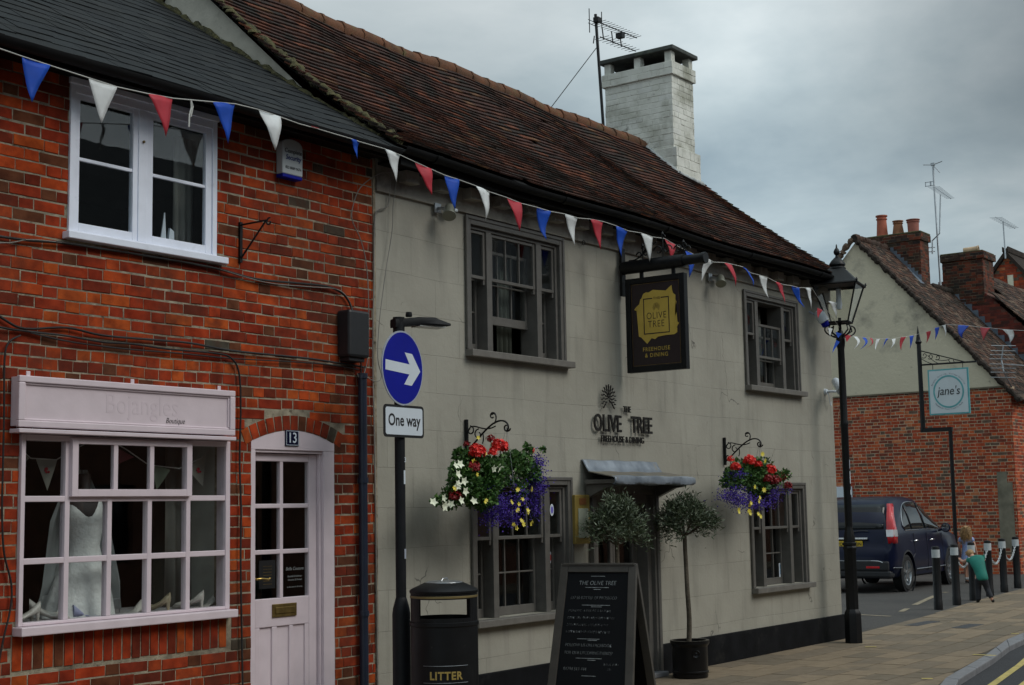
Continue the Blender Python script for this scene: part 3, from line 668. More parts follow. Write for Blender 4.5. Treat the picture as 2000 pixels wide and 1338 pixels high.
# little wrought bracket
br = MB(); X, Y_ = 6.97, 7.52
pz = aY(470, 470, 7.52)
br.box(pz.x - .012, pz.x + .012, 7.512, 7.53, 3.43, 3.72)
br.tube([(pz.x, 7.515, 3.70), (pz.x, 7.25, 3.70)], .007, 6); br.tube([(pz.x, 7.515, 3.46), (pz.x, 7.27, 3.695)], .007, 6)
br.tube(spiral((pz.x, 7.235, 3.685), .03, .012, 1.2, 6.5, (0, -1, 0), (0, 0, 1), 14), .006, 6)
tag(br.build('wall_bracket', m_black, smooth=50), 'empty black iron hanging bracket on the brick wall right of the white window', 'bracket')
# cables
def cable(name, pts, r, mt, label, Y=7.505, cat='cable'):
    w3 = catm([aY(p[0], p[1], p[2] if len(p) > 2 else Y) for p in pts], 5); m = MB(); m.tube(w3, r, 6); return tag(m.build(name, mt, smooth=60), label, cat)
cable('cable', [(-60, 575), (10, 625), (50, 642), (130, 640), (200, 655), (290, 663), (370, 670), (440, 683), (500, 690), (600, 700), (680, 712), (715, 718)], .008, m_cable, 'upper thick black cable sagging across the brick wall between window and shop sign')
cable('cable', [(-60, 622), (5, 640), (60, 648), (130, 656), (200, 668), (260, 672), (330, 682), (420, 690), (452, 700), (467, 730), (470, 800), (468, 900), (471, 1000), (470, 1100), (474, 1345)], .007, m_cable, 'black cable that turns down beside the shop window to the pavement')
cable('cable', [(40, 655), (18, 668), (9, 700), (8, 800), (6, 900), (4, 1000), (8, 1080), (22, 1140), (20, 1190), (4, 1260), (-10, 1345)], .006, m_cable, 'black cable running down the far left edge of the brick wall')
cable('cable', [(-60, 452), (0, 462), (60, 470), (120, 474), (200, 486), (300, 502), (420, 524), (500, 545), (580, 553), (640, 560), (672, 576), (688, 605), (694, 640)], .009, m_cable, 'black cable bundle running just under the white upstairs window sill')
cable('cable', [(120, 474), (60, 468), (20, 474), (-40, 474)], .004, m_cablelt, 'thin pale cable looping left from the upstairs sill', Y=7.50)
cable('cable', [(430, 526), (520, 552), (600, 560), (660, 566), (683, 590), (690, 620)], .004, m_cablelt, 'thin grey wire under the black bundle right of the upstairs window', Y=7.50)
cable('cable', [(60, 650), (140, 668), (250, 682), (350, 690), (450, 700), (560, 706), (640, 712), (700, 722)], .005, m_cable, 'thin lowest black cable above the shop sign')
cable('cable', [(705, 705), (706, 760), (708, 800), (707, 860)], .006, m_cable, 'short black cable dropping from cable box into blue downpipe', Y=7.49)
cable('cable', [(766, 336), (740, 340), (705, 365), (690, 400), (688, 430), (705, 470), (716, 520), (720, 600), (718, 700), (705, 740), (698, 730)], .004, m_cablelt, 'pale looped cable curling from the pub eaves over the brick corner', Y=7.49)
cable('cable', [(775, 350), (768, 400), (766, 450), (755, 520), (748, 570), (740, 640), (738, 700), (745, 735), (735, 745), (715, 735), (710, 715)], .0035, m_cablelt, 'thin wire hanging down the left end of the grey wall', Y=7.5)
cable('cable', [(762, 350), (758, 400), (740, 410), (732, 430), (730, 560), (728, 700), (732, 900), (738, 1340)], .006, m_cablelt, 'grey cable following the corner between brick and grey walls', Y=7.515)
# ------------------------------------------------------------------ the pub
def pub_render():
    m = bpy.data.materials.new('scored_render'); m.use_nodes = True; t = m.node_tree; b = t.nodes['Principled BSDF']; l = t.links.new
    b.inputs['Roughness'].default_value = .62; b.inputs['Specular IOR Level'].default_value = .3
    geo = t.nodes.new('ShaderNodeNewGeometry'); sp = t.nodes.new('ShaderNodeSeparateXYZ'); l(geo.outputs['Position'], sp.inputs[0])
    cb = t.nodes.new('ShaderNodeCombineXYZ'); l(sp.outputs[0], cb.inputs[0])
    wn = t.nodes.new('ShaderNodeTexNoise'); wn.inputs['Scale'].default_value = .7; l(geo.outputs['Position'], wn.inputs[0])
    ws = t.nodes.new('ShaderNodeMath'); ws.operation = 'MULTIPLY_ADD'; l(wn.outputs[0], ws.inputs[0]); ws.inputs[1].default_value = .05; l(sp.outputs[2], ws.inputs[2]); l(ws.outputs[0], cb.inputs[1])
    mpp = t.nodes.new('ShaderNodeMapping'); mpp.inputs['Location'].default_value = (-.25, -.13, 0); l(cb.outputs[0], mpp.inputs[0])
    bt = t.nodes.new('ShaderNodeTexBrick'); l(mpp.outputs[0], bt.inputs[0]); bt.inputs['Scale'].default_value = 1; bt.inputs['Mortar Size'].default_value = .0022; bt.inputs['Mortar Smooth'].default_value = .4
    bt.inputs['Brick Width'].default_value = .62; bt.inputs['Row Height'].default_value = .315; bt.inputs['Bias'].default_value = 0
    bt.inputs['Color1'].default_value = (1, 1, 1, 1); bt.inputs['Color2'].default_value = (.93, .93, .93, 1); bt.inputs['Mortar'].default_value = (.66, .66, .65, 1)
    nz = t.nodes.new('ShaderNodeTexNoise'); nz.inputs['Scale'].default_value = 1.6; nz.inputs['Detail'].default_value = 7; l(geo.outputs['Position'], nz.inputs[0])
    rp = t.nodes.new('ShaderNodeValToRGB'); rp.color_ramp.elements[0].position = .32; rp.color_ramp.elements[1].position = .68
    rp.color_ramp.elements[0].color = (.325, .31, .262, 1); rp.color_ramp.elements[1].color = (.375, .36, .305, 1); l(nz.outputs[0], rp.inputs[0])
    # breaks the scored joints up, as worn ones are
    n2 = t.nodes.new('ShaderNodeTexNoise'); n2.inputs['Scale'].default_value = 2.3; l(geo.outputs['Position'], n2.inputs[0])
    mr = t.nodes.new('ShaderNodeMapRange'); l(n2.outputs[0], mr.inputs[0]); mr.inputs['From Min'].default_value = .36; mr.inputs['From Max'].default_value = .62; mr.inputs['To Min'].default_value = .15
    mm = t.nodes.new('ShaderNodeMixRGB'); mm.blend_type = 'MULTIPLY'; l(mr.outputs[0], mm.inputs[0]); l(rp.outputs[0], mm.inputs[1]); l(bt.outputs[0], mm.inputs[2])
    # streaky dirt
    st = t.nodes.new('ShaderNodeTexNoise'); st.inputs['Scale'].default_value = 3; st.inputs['Detail'].default_value = 8
    m3 = t.nodes.new('ShaderNodeMapping'); m3.inputs['Scale'].default_value = (2.2, 1, .35); l(geo.outputs['Position'], m3.inputs[0]); l(m3.outputs[0], st.inputs[0])
    sr = t.nodes.new('ShaderNodeMapRange'); sr.inputs['From Min'].default_value = .53; sr.inputs['From Max'].default_value = .78; sr.inputs['To Max'].default_value = .42; l(st.outputs[0], sr.inputs[0])
    m4 = t.nodes.new('ShaderNodeMixRGB'); l(sr.outputs[0], m4.inputs[0]); l(mm.outputs[0], m4.inputs[1]); m4.inputs[2].default_value = (.15, .145, .125, 1)
    # a few hairline cracks
    vo = t.nodes.new('ShaderNodeTexVoronoi'); vo.feature = 'DISTANCE_TO_EDGE'; vo.inputs['Scale'].default_value = .9
    wv = t.nodes.new('ShaderNodeTexNoise'); wv.inputs['Scale'].default_value = 6; l(geo.outputs['Position'], wv.inputs[0])
    wa = t.nodes.new('ShaderNodeVectorMath'); wa.operation = 'MULTIPLY_ADD'; l(wv.outputs[1], wa.inputs[0]); wa.inputs[1].default_value = (.25, .25, .25); l(geo.outputs['Position'], wa.inputs[2]); l(wa.outputs[0], vo.inputs[0])
    c1_ = t.nodes.new('ShaderNodeMapRange'); c1_.inputs['From Min'].default_value = .0; c1_.inputs['From Max'].default_value = .006; c1_.inputs['To Min'].default_value = 1; c1_.inputs['To Max'].default_value = 0; l(vo.outputs[0], c1_.inputs[0])
    c2_ = t.nodes.new('ShaderNodeMapRange'); c2_.inputs['From Min'].default_value = .58; c2_.inputs['From Max'].default_value = .64; l(n2.outputs[0], c2_.inputs[0])
    c3_ = t.nodes.new('ShaderNodeMath'); c3_.operation = 'MULTIPLY'; l(c1_.outputs[0], c3_.inputs[0]); l(c2_.outputs[0], c3_.inputs[1])
    m5 = t.nodes.new('ShaderNodeMixRGB'); l(c3_.outputs[0], m5.inputs[0]); l(m4.outputs[0], m5.inputs[1]); m5.inputs[2].default_value = (.09, .085, .075, 1)
    l(m5.outputs[0], b.inputs['Base Color'])
    bn = t.nodes.new('ShaderNodeTexNoise'); bn.inputs['Scale'].default_value = 7; bn.inputs['Detail'].default_value = 9; bn.inputs['Roughness'].default_value = .62; l(geo.outputs['Position'], bn.inputs[0])
    b1 = t.nodes.new('ShaderNodeBump'); b1.inputs['Strength'].default_value = .35; b1.inputs['Distance'].default_value = .02; l(bn.outputs[0], b1.inputs['Height'])
    b2 = t.nodes.new('ShaderNodeBump'); b2.invert = True; b2.inputs['Strength'].default_value = .6; b2.inputs['Distance'].default_value = .004; l(bt.outputs['Fac'], b2.inputs['Height']); l(b1.outputs[0], b2.inputs['Normal'])
    l(b2.outputs[0], b.inputs['Normal'])
    return m
m_pub = pub_render()
pub = thing('pub_building', 'grey rendered pub with steep clay tiled roof, sash windows and black plinth', 'pub', (12.6, D, 0))
PX0, PX1 = 8.485, 17.15
W = {'UL': (9.65, 11.11, 3.02, 4.165), 'UR': (14.78, 16.17, 3.02, 4.10), 'LL': (9.68, 11.16, .745, 1.93), 'LR': (14.76, 16.18, .745, 1.905)}
DO = (11.50, 12.655, -.1, 1.88)
b = MB(); sheet(b, (0, D, 0), (1, 0, 0), (0, 0, 1), (0, -1, 0), PX0, PX1, .0, 4.5, list(W.values()) + [DO], .2)
# gently bulging old wall
b2_ = b
b.build('wall', m_pub, pub)
# end wall and back
def gable_poly(x, y0=7.54, yr=9.85, yb=12.2, ze=4.42, zr=6.5):
    return [(x, y0, 0), (x, yb, 0), (x, yb, ze), (x, yr, zr), (x, y0, ze)]
m = MB(); m.add(gable_poly(17.15), [(0, 1, 2, 3, 4)]); m.build('end_wall', m_pub, pub)
m = MB(); m.add([(x_, y_, z_ + (0 if z_ < 1 else .05)) for x_, y_, z_ in gable_poly(8.50)], [(0, 1, 2, 3, 4)]); m.build('gable_wall', m_gablerender, pub)
# frieze below the eaves with blocks
m = MB(); m.box(8.49, 17.16, 7.512, 7.56, 4.195, 4.46); m.build('frieze', mat('frieze_paint', (.30, .28, .24), .7, var=.2, scale=5, bump=.2, stain=((.09, .07, .06), 3, .5, .72)), pub, bevel=.004)
for x_ in [8.75 + .42 * i for i in range(20)]:
    bx('eaves_block', MATS['frieze_paint'], pub, x_, x_ + .16, 7.42, 7.512, 4.30, 4.40, bevel=.006)
# plinth
m = MB(); m.box(8.49, 11.50, 7.515, 7.545, -.02, .30); m.box(12.655, 17.175, 7.515, 7.545, -.02, .30); m.box(17.145, 17.175, 7.545, 12.2, -.02, .30); m.build('plinth', m_plinth, pub, bevel=.008)
# rooms behind the glass
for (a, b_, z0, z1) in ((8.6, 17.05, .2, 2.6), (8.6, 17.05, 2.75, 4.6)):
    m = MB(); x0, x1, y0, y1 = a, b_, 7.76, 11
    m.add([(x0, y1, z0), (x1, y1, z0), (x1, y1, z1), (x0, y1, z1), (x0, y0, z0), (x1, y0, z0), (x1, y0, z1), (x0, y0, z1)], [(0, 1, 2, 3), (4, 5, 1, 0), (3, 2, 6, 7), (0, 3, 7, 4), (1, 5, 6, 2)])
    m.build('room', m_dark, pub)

def tri_window(key, raise_lower=0, drop_upper=0, zs=None):
    x0, x1, z0, z1 = W[key]
    f = MB(); A = .055
    # stepped architrave
    for (a, b_, c, d) in ((x0, x0 + A, z0, z1), (x1 - A, x1, z0, z1), (x0 + A, x1 - A, z1 - A, z1)):
        f.box(a, b_, 7.518, 7.60, c, d)
    B = A - .018
    f.box(x0 - .018, x0 + .012, 7.508, 7.53, z0, z1 + .018); f.box(x1 - .012, x1 + .018, 7.508, 7.53, z0, z1 + .018); f.box(x0 + .012, x1 - .012, 7.508, 7.53, z1 - .012, z1 + .018)
    jx0, jx1, jt = x0 + A, x1 - A, z1 - A
    f.box(jx0, jx0 + .035, 7.55, 7.74, z0, jt); f.box(jx1 - .035, jx1, 7.55, 7.74, z0, jt); f.box(jx0 + .035, jx1 - .035, 7.551, 7.74, jt - .03, jt)
    ix0, ix1, it = jx0 + .035, jx1 - .035, jt - .03
    wdt = ix1 - ix0; mul = .075; sl_ = .225
    m0, m1 = ix0 + sl_, ix1 - sl_ - mul
    for a in (m0, m1): f.box(a, a + mul, 7.549, 7.74, z0, it)
    o = f.build('window', m_trim, pub, bevel=.004)
    bx('sill', m_trimlt, o, x0 - .02, x1 + .08, 7.455, 7.76, z0 - .062, z0 - .002, bevel=.006)
    zm = z0 + (it - z0) * .625          # meeting rail
    for k, (a, b_, c) in enumerate(((ix0, m0, 1), (m0 + mul, m1, 3), (m1 + mul, ix1, 1))):
        ru = raise_lower if k == 1 else 0; du = drop_upper if k == 1 else 0
        sash(o, a + .002, b_ - .002, zm - .028 - du, it - .002 - du, 7.566, c, 1, m_trim, st=.03, tr=.028, br=.028, bar=.014, dep=.038, horn=True)
        sash(o, a + .002, b_ - .002, z0 + .002 + ru, zm + ru, 7.66, c, 2, m_trim, st=.03, tr=.028, br=.075, bar=.014, dep=.038)
    return o
wUL = tri_window('UL', raise_lower=.27); wUR = tri_window('UR', drop_upper=.25); wLL = tri_window('LL'); wLR = tri_window('LR')
# curtains, and a white panel behind one pane
drape('curtain', 9.84, 9.93, 7.79, 3.05, 4.1, .02, .05, m_curt, pub); drape('curtain', 10.40, 10.66, 7.79, 3.05, 4.1, .015, .07, m_curtd, pub); drape('curtain', 10.05, 10.2, 7.82, 3.4, 4.1, .015, .07, m_curtd, pub); drape('curtain', 10.8, 10.98, 7.79, 3.05, 4.1, .015, .07, m_curtd, pub)
drape('curtain', 15.6, 15.7, 7.79, 3.1, 4.0, .015, .06, m_curt, pub)
m = MB(); m.box(14.88, 15.04, 7.755, 7.76, 3.66, 4.0); m.build('white_panel', m_signwhite, pub)  # flat white panel behind the top left pane of the upper right window
drape('curtain', 15.92, 16.1, 7.79, 1.4, 1.85, .015, .05, m_curtd, pub); drape('curtain', 15.25, 15.5, 7.80, 1.3, 1.85, .015, .05, m_curtd, pub)
# window stickers
for (x_, z_, w_, h_, mt, lab) in ((10.93, 1.66, .07, .11, mat('lilac_sticker', (.30, .28, .55), .5), 'small round lilac sticker in the right light of the left pub window'),
                              (10.96, 1.17, .065, .12, mat('red_sticker', (.6, .08, .07), .5), 'small red and white oval sticker low in the left pub window'),
                              (15.56, 1.0, .09, .17, mat('blue_sticker', (.16, .36, .50), .5), 'square pale blue sticker low in the right pub window'),
                              (14.90, .98, .07, .2, mat('cyan_sticker', (.2, .45, .5), .5), 'round pale cyan sticker at the left edge of the right pub window')):
    pass
def sticker(px, py, w_, h_, mt, lab, oval=True, Y=7.676):
    c = aY(px, py, Y); m = MB()
    if oval: m.prism([c + Vector((w_ / 2 * math.cos(k * PI / 8), 0, h_ / 2 * math.sin(k * PI / 8))) for k in range(16)], (0, .001, 0))
    else: m.box(c.x - w_ / 2, c.x + w_ / 2, Y, Y + .001, c.z - h_ / 2, c.z + h_ / 2)
    o = m.build('sticker', m_signwhite, None); tag(o, lab, 'sticker')
    ROOT[o.name] = Matrix.Identity(4)
    m = MB()
    if oval: m.prism([c + Vector((w_ * .33 * math.cos(k * PI / 6), -.0015, h_ * .3 * math.sin(k * PI / 6))) for k in range(12)], (0, .001, 0))
    else: m.box(c.x - w_ * .3, c.x + w_ * .3, Y - .0015, Y - .0005, c.z + h_ * .1, c.z + h_ * .4); m.box(c.x - w_ * .3, c.x + w_ * .3, Y - .0015, Y - .0005, c.z - h_ * .3, c.z + h_ * .02)
    m.build('print', mt, o)
sticker(1078, 996, .062, .11, mat('lilac_print', (.16, .14, .5), .5), 'small oval lilac sticker in the right light of the left ground floor pub window', Y=7.58)
sticker(1074, 1089, .062, .11, mat('red_print', (.6, .05, .05), .5), 'small oval red and white sticker low in the left ground floor pub window')
sticker(1526, 1113, .12, .16, mat('blue_print', (.10, .26, .42), .5), 'square pale blue sticker low in the right ground floor pub window', False)
sticker(1468, 1109, .07, .18, mat('cyan_print', (.12, .42, .48), .5), 'oval cyan sticker at the left edge of the right ground floor pub window')
# a candle burning inside
cdl = thing('candle', 'small lit candle behind the lower left panes of the left pub window', 'candle', aY(940, 1190, 7.72))
c0 = aY(940, 1190, 7.72)
m = MB(); m.lathe([(.018, -.035), (.018, .0), (.002, .002), (.001, .012)], c0, 12); m.build('wax', m_signwhite, cdl, smooth=40)
m = MB(); m.lathe([(0, .008), (.007, .018), (.006, .03), (0, .055)], c0, 8); m.build('flame', mat('flame', (1, .5, .15), .5, emit=((1, .45, .12), 6)), cdl, smooth=60)

# door
f = MB(); x0, x1 = DO[0], DO[1]
f.box(x0, x0 + .055, 7.50, 7.62, 0.05, 1.88); f.box(x1 - .055, x1, 7.50, 7.62, .05, 1.88); f.box(x0 + .055, x1 - .055, 7.501, 7.62, 1.79, 1.88)
f.box(x0 + .055, x0 + .13, 7.54, 7.74, .05, 1.79); f.box(x1 - .13, x1 - .055, 7.54, 7.74, .05, 1.79); f.box(x0 + .13, x1 - .13, 7.541, 7.74, 1.70, 1.79)
f.box(x0 - .03, x0 + .02, 7.485, 7.54, 0.03, 1.90); f.box(x1 - .02, x1 + .03, 7.485, 7.54, 0.03, 1.90); f.box(x0 - .03, x1 + .03, 7.484, 7.51, 1.85, 1.93)
df = f.build('door_frame', m_trim, pub, bevel=.004)
f = MB(); a, b_ = x0 + .13, x1 - .13; mid = (a + b_) / 2
for (p, q) in ((a, a + .09), (mid - .05, mid - .003), (mid + .003, mid + .05), (b_ - .09, b_)): f.box(p, q, 7.66, 7.70, .06, 1.70)
for (p, q) in ((a + .09, mid - .05), (mid + .05, b_ - .09)):
    f.box(p, q, 7.661, 7.699, .06, .3); f.box(p, q, 7.661, 7.699, 1.6, 1.7); f.box(p, q, 7.675, 7.69, .3, .8); f.box(p, q, 7.661, 7.699, .8, .9)
dd = f.build('door', m_trim, pub, bevel=.004); p_ = MB(); p_.box(a + .09, mid - .05, 7.678, 7.682, .9, 1.6); p_.box(mid + .05, b_ - .09, 7.678, 7.682, .9, 1.6); p_.build('pane', m_glass, dd)
m = MB(); m.lathe([(0, 0), (.02, .01), (.024, .03), (.012, .045), (0, .046)], (mid - .027, 7.66, .95), 12, axis=(0, -1, 0)); m.build('handle', m_brass, dd, smooth=50)
bx('doorstep', m_kerb, pub, x0 - .02, x1 + .02, 7.42, 7.8, 0, .05, bevel=.01)
# lead canopy over the door
m = MB(); rnd = random.Random(9); n = 36; prof = [(7.535, 2.11), (7.515, 2.105), (7.485, 2.05), (7.45, 2.0), (7.30, 1.975), (7.17, 1.952), (7.135, 1.94), (7.13, 1.905), (7.135, 1.885), (7.16, 1.875)]
vs = []
for i in range(n + 1):
    x_ = 11.33 + (12.79 - 11.33) * i / n; shrink = 1
    for k, (y_, z_) in enumerate(prof):
        e_ = min(1, min(i, n - i) / 3) if k > 3 else 1
        xx = x_ + (0 if k < 3 else (-.02 if i < n / 2 else .02) * (1 if k > 3 else .5))
        if k <= 3: xx = 11.36 + (12.70 - 11.36) * i / n
        vs.append((xx, y_ + (.012 * math.sin(i * 1.3) if k > 3 else 0) * .5, z_ + .003 * math.sin(i * .5 + k) + (rnd.uniform(-.003, .003) if k > 5 else 0)))
K = len(prof)
for k in range(K - 1): m.add([], []) ; base_ = 0
m.v = [Vector(q_) for q_ in vs]
for i in range(n):
    for k in range(K - 1): m.f.append((i * K + k, (i + 1) * K + k, (i + 1) * K + k + 1, i * K + k + 1)); m.m.append(1 if k in (3, 4) else 0)
cn = m.build('canopy', [m_lead, m_leadtop], pub, smooth=50, solid=.012)
m = MB()
m.box(11.36, 12.76, 7.17, 7.50, 1.885, 1.925)
m.build('soffit', m_trim, cn, bevel=.003)
for x_ in (11.40, 12.66):
    m = MB(); m.prism([(x_, 7.515, 1.885), (x_, 7.19, 1.885), (x_, 7.19, 1.86), (x_, 7.30, 1.845), (x_, 7.40, 1.80), (x_, 7.515, 1.75)], (.07, 0, 0)); m.build('bracket', m_trim, cn, bevel=.004)

# tiled roof (old and sagging)
RY0, RYR = 7.235, 9.86
def eave_z(u): return 4.515 + (4.465 - 4.515) * (u - 8.4) / 8.8 + .012 * math.sin(u * 1.7) - .015 * math.sin(PI * (u - 8.4) / 8.8)
def ridge_z(u): return 6.62 + (6.50 - 6.62) * (u - 8.4) / 8.8 + .018 * math.sin(u * 2.0 + 1) + .012 * math.sin(u * 4.7)
def surfP(u, t):
    TL = 3.36; k = t / TL
    z_ = eave_z(u) + (ridge_z(u) - eave_z(u)) * k - .085 * 4 * k * (1 - k) + .012 * math.sin(u * 1.9 + k * 4) * 4 * k * (1 - k)
    sl = (ridge_z(u) - eave_z(u) - .34 * (1 - 2 * k)) / (RYR - RY0); nn = Vector((0, -sl, 1)).normalized()
    return Vector((u, RY0 + (RYR - RY0) * k, z_)), nn
m = MB(); roof_tiles(m, surfP, 8.42, 17.26, 3.36, .102, .165, .013, lap=1.6, seed=11, jit=.003, jl=.007, nodrop=.002, gap=.014)
m.build('roof', m_tile, pub)
m = MB(); vs = []
for i in range(37):
    u = 8.42 + 8.8 * i / 36
    for k in range(9): vs.append(surfP(u, 3.36 * k / 8)[0] - Vector((0, 0, .012)))
m.add(vs, [(i * 9 + k, i * 9 + 9 + k, i * 9 + 10 + k, i * 9 + k + 1) for i in range(36) for k in range(8)]); m.build('roof_felt', m_textblack, pub)
m = MB(); m.add([(8.42, RYR, 6.6), (17.24, RYR, 6.48), (17.24, 12.5, 4.3), (8.42, 12.5, 4.3)], [(0, 1, 2, 3)]); m.build('rear_roof', m_tile, pub)
m = MB(); x_ = 8.42; rnd = random.Random(2)
while x_ < 16.5:
    L_ = .30; zc = ridge_z(x_ + .15) - .005; r0 = .115; tl = rnd.uniform(-.006, .006)
    m.lathe([(r0 - .012, 0), (r0 + .004, 0), (r0 + .004, .03), (r0 - .003, .05), (r0 - .006, L_), (r0 - .018, L_)], (x_, RYR + tl, zc - .03 + tl), 9, axis=(1, .01 * rnd.random(), (ridge_z(x_ + .3) - ridge_z(x_)) / .3), a0=0, a1=2 * PI); x_ += L_ + .004
m.build('ridge', m_ridge, pub, smooth=40)
# mossy verge over the gable, and mortar fillet on the slates
def lump(mb, pts, r, n=9, seed=1, jz=.6):
    rn = random.Random(seed); P_ = []
    for a, b_ in zip(pts, pts[1:]):
        a = Vector(a); b_ = Vector(b_); k = max(1, int((b_ - a).length / .05))
        for i in range(k): P_.append(a.lerp(b_, i / k))
    P_.append(Vector(pts[-1]))
    P_ = [p + Vector((rn.uniform(-1, 1), rn.uniform(-1, 1), rn.uniform(-1, 1))) * r * .28 for p in P_]
    mb.tube(P_, [r * rn.uniform(1 - jz * .5, 1 + jz * .5) for _ in P_], n)
m = MB(); lump(m, [surfP(8.47, t)[0] + Vector((0, 0, .02)) for t in (0, .6, 1.2, 1.8, 2.4, 3.0, 3.36)], .030, seed=3, jz=1.1); 
rnv = random.Random(12)
for k in range(46):
    p_ = surfP(8.47 + rnv.uniform(-.05, .06), rnv.uniform(0, 3.36))[0] + Vector((0, 0, .03)); rr_ = rnv.uniform(.015, .045); m.lathe([(0, -rr_ * .5), (rr_, -rr_ * .2), (rr_ * .8, rr_ * .4), (0, rr_ * .6)], p_, 7)

m.build('verge', m_moss, pub, smooth=60)
m = MB(); lump(m, [surfL(8.46, t)[0] + Vector((0, 0, .012)) for t in (.25, .8, 1.4, 2.0, 2.6, 3.2, 3.6)], .034, seed=5, jz=1.2); m.build('fillet', m_moss, pub, smooth=60)
m = MB(); lump(m, [surfP(17.2, t)[0] + Vector((0, 0, -.005)) for t in (0, .8, 1.6, 2.4, 3.0)], .03, seed=8); m.build('verge', m_moss, pub, smooth=60)
gutter(8.46, 17.3, lambda x_: eave_z(x_) - .03, y=7.21, r=.048, par=pub)
m = MB(); m.box(8.5, 17.2, 7.29, 7.515, 4.405, 4.425); m.box(8.5, 17.2, 7.27, 7.29, 4.37, 4.45); m.build('eaves_board', m_gutter, pub)

# chimney
wb = mat('white_painted_brick', (1, 1, 1), .75, col2=(.82, .82, .8), scale=5, island=[(0, (.68, .68, .62)), (.5, (.74, .74, .68)), (.85, (.64, .64, .58)), (1, (.70, .70, .66))], bump=.4, bscale=30, stain=[((.075, .07, .055), 5, .63, .76), ((.25, .25, .19), 2.2, .48, .75), ((.03, .03, .025), 30, .70, .8)])
chm = MB(); CX0, CX1, CY0, CY1 = 16.52, 17.10, 9.36, 10.42
def stack(mb, x0, x1, y0, y1, z0, z1, course=.078, seed=1, jit=.003, core=None, jn=.007):
    bricks(mb, (0, y0, 0), (1, 0, 0), (0, 0, 1), (0, -1, 0), x0, x1, z0, z1, course=course, seed=seed, jit=jit, thick=.03, j=jn)
    bricks(mb, (x0, 0, 0), (0, 1, 0), (0, 0, 1), (-1, 0, 0), y0, y1, z0, z1, course=course, seed=seed + 1, jit=jit, thick=.03, j=jn)
    bricks(mb, (x1, 0, 0), (0, 1, 0), (0, 0, 1), (1, 0, 0), y0, y1, z0, z1, course=course, seed=seed + 2, jit=jit, thick=.03, j=jn)
    ci = .004; (core or mb).box(x0 + ci, x1 - ci, y0 + ci, y1 - ci, z0, z1)
ch = MB(); stack(ch, CX0, CX1, CY0, CY1, 6.30, 7.42); stack(ch, CX0 - .03, CX1 + .03, CY0 - .03, CY1 + .03, 7.42, 7.60, course=.09, seed=5)
stack(ch, CX0 - .02, CX1 + .05, CY0 - .05, CY1 + .0, 5.9, 6.42, course=.13, seed=8)
for (x_, y_) in ((CX0, CY0), (CX1 - .1, CY0), (CX0, (CY0 + CY1) / 2 - .05), (CX1 - .1, (CY0 + CY1) / 2 - .05), (CX0, CY1 - .1), (CX1 - .1, CY1 - .1)): ch.box(x_, x_ + .1, y_, y_ + .1, 7.6, 7.75)
cho = ch.build('chimney', wb, pub, bevel=.006)
m = MB(); m.box(CX0 - .06, CX1 + .06, CY0 - .06, CY1 + .06, 7.75, 7.81); m.build('cap', mat('dark_slab', (.05, .055, .05), .85, var=.4, scale=6, bump=.5, stain=((.12, .14, .10), 7, .55, .75)), cho, bevel=.012)
m = MB(); m.box(CX0 + .08, CX1 - .08, CY0 + .09, CY1 - .09, 7.5, 7.63); m.build('flue', m_textblack, cho)
m = MB(); pz = [surfP(CX0 - .03, t)[0] for t in (2.55, 2.9, 3.36)]
lump(m, [surfP(CX0 - .035, 2.62)[0] + Vector((0, 0, .03)), surfP(CX0 - .035, 3.36)[0] + Vector((0, 0, .03))], .03, seed=2); lump(m, [surfP(CX0 - .03, 2.62)[0] + Vector((0, 0, .03)), surfP(CX1 + .05, 2.62)[0] + Vector((0, 0, .03))], .03, seed=4)
m.build('flashing', mat('light_flashing', (.36, .38, .38), .6, var=.2, bump=.3), cho, smooth=50)

# TV aerial beside the chimney
def yagi(mb, a, d, L_, n, up, w0=.17, w1=.10, rr=.004):
    a = Vector(a); d = Vector(d).normalized(); s_ = d.cross(Vector(up)).normalized(); mb.tube([a, a + d * L_], rr * 1.8, 6)
    for i in range(n):
        c = a + d * L_ * (i + .5) / n; w_ = w0 + (w1 - w0) * i / n; mb.tube([c - s_ * w_, c + s_ * w_], rr, 5)
ae = thing('tv_aerial', 'tall dark television aerial with two antennas strapped to the white chimney', 'aerial', (16.3, 10.4, 6.6))
bse = aX(1181, 262, 16.25); tp = aX(1163, 28, 16.25)
m = MB(); m.tube([bse - Vector((0, 0, .25)), tp], .021, 8); 
md_ = aX(1181, 252, 16.25); m.tube([md_, md_ + Vector((.27, .0, -.02))], .012, 6)
m.build('mast', m_black, ae, smooth=50)
A1 = aX(1166, 42, 16.25); A2 = aX(1172, 72, 16.25)
e1 = aX(1236, 78, 17.2) ; e2 = aX(1232, 99, 17.2)
m = MB(); dd_ = Vector((1, -.06, .0)).normalized(); yagi(m, A1, dd_, .95, 13, (0, 0, 1), .13, .10); 
for k in (0, .05): m.box(A1.x - .12, A1.x + .12, A1.y + .06, A1.y + .07, A1.z - .04 + k, A1.z - .035 + k)
m.tube([A1 + Vector((-.1, .06, -.17)), A1 + Vector((-.1, .06, .17))], .007, 5); m.tube([A1 + Vector((.12, 0, -.05)), A1 + Vector((.12, 0, .17))], .007, 5)
m.box(A1.x - .05, A1.x + .03, A1.y - .05, A1.y + .03, A1.z - .02, A1.z + .05); m.build('antenna', m_black, ae)
m = MB(); yagi(m, A2, dd_, .85, 10, (0, 0, 1), .12, .09); 
for s0, s1 in ((-.13, -.13), (.08, .08), (.3, -.12), (.5, -.1)): 
    c_ = A2 + dd_ * s0; m.tube([c_ + Vector((0, 0, -.02)), c_ + Vector((-.03, 0, .14 if s0 > 0 else -.13))], .009, 5); 
m.box(A2.x + .08, A2.x + .16, A2.y - .3, A2.y - .2, A2.z - .04, A2.z + .03); m.build('antenna', m_black, ae)
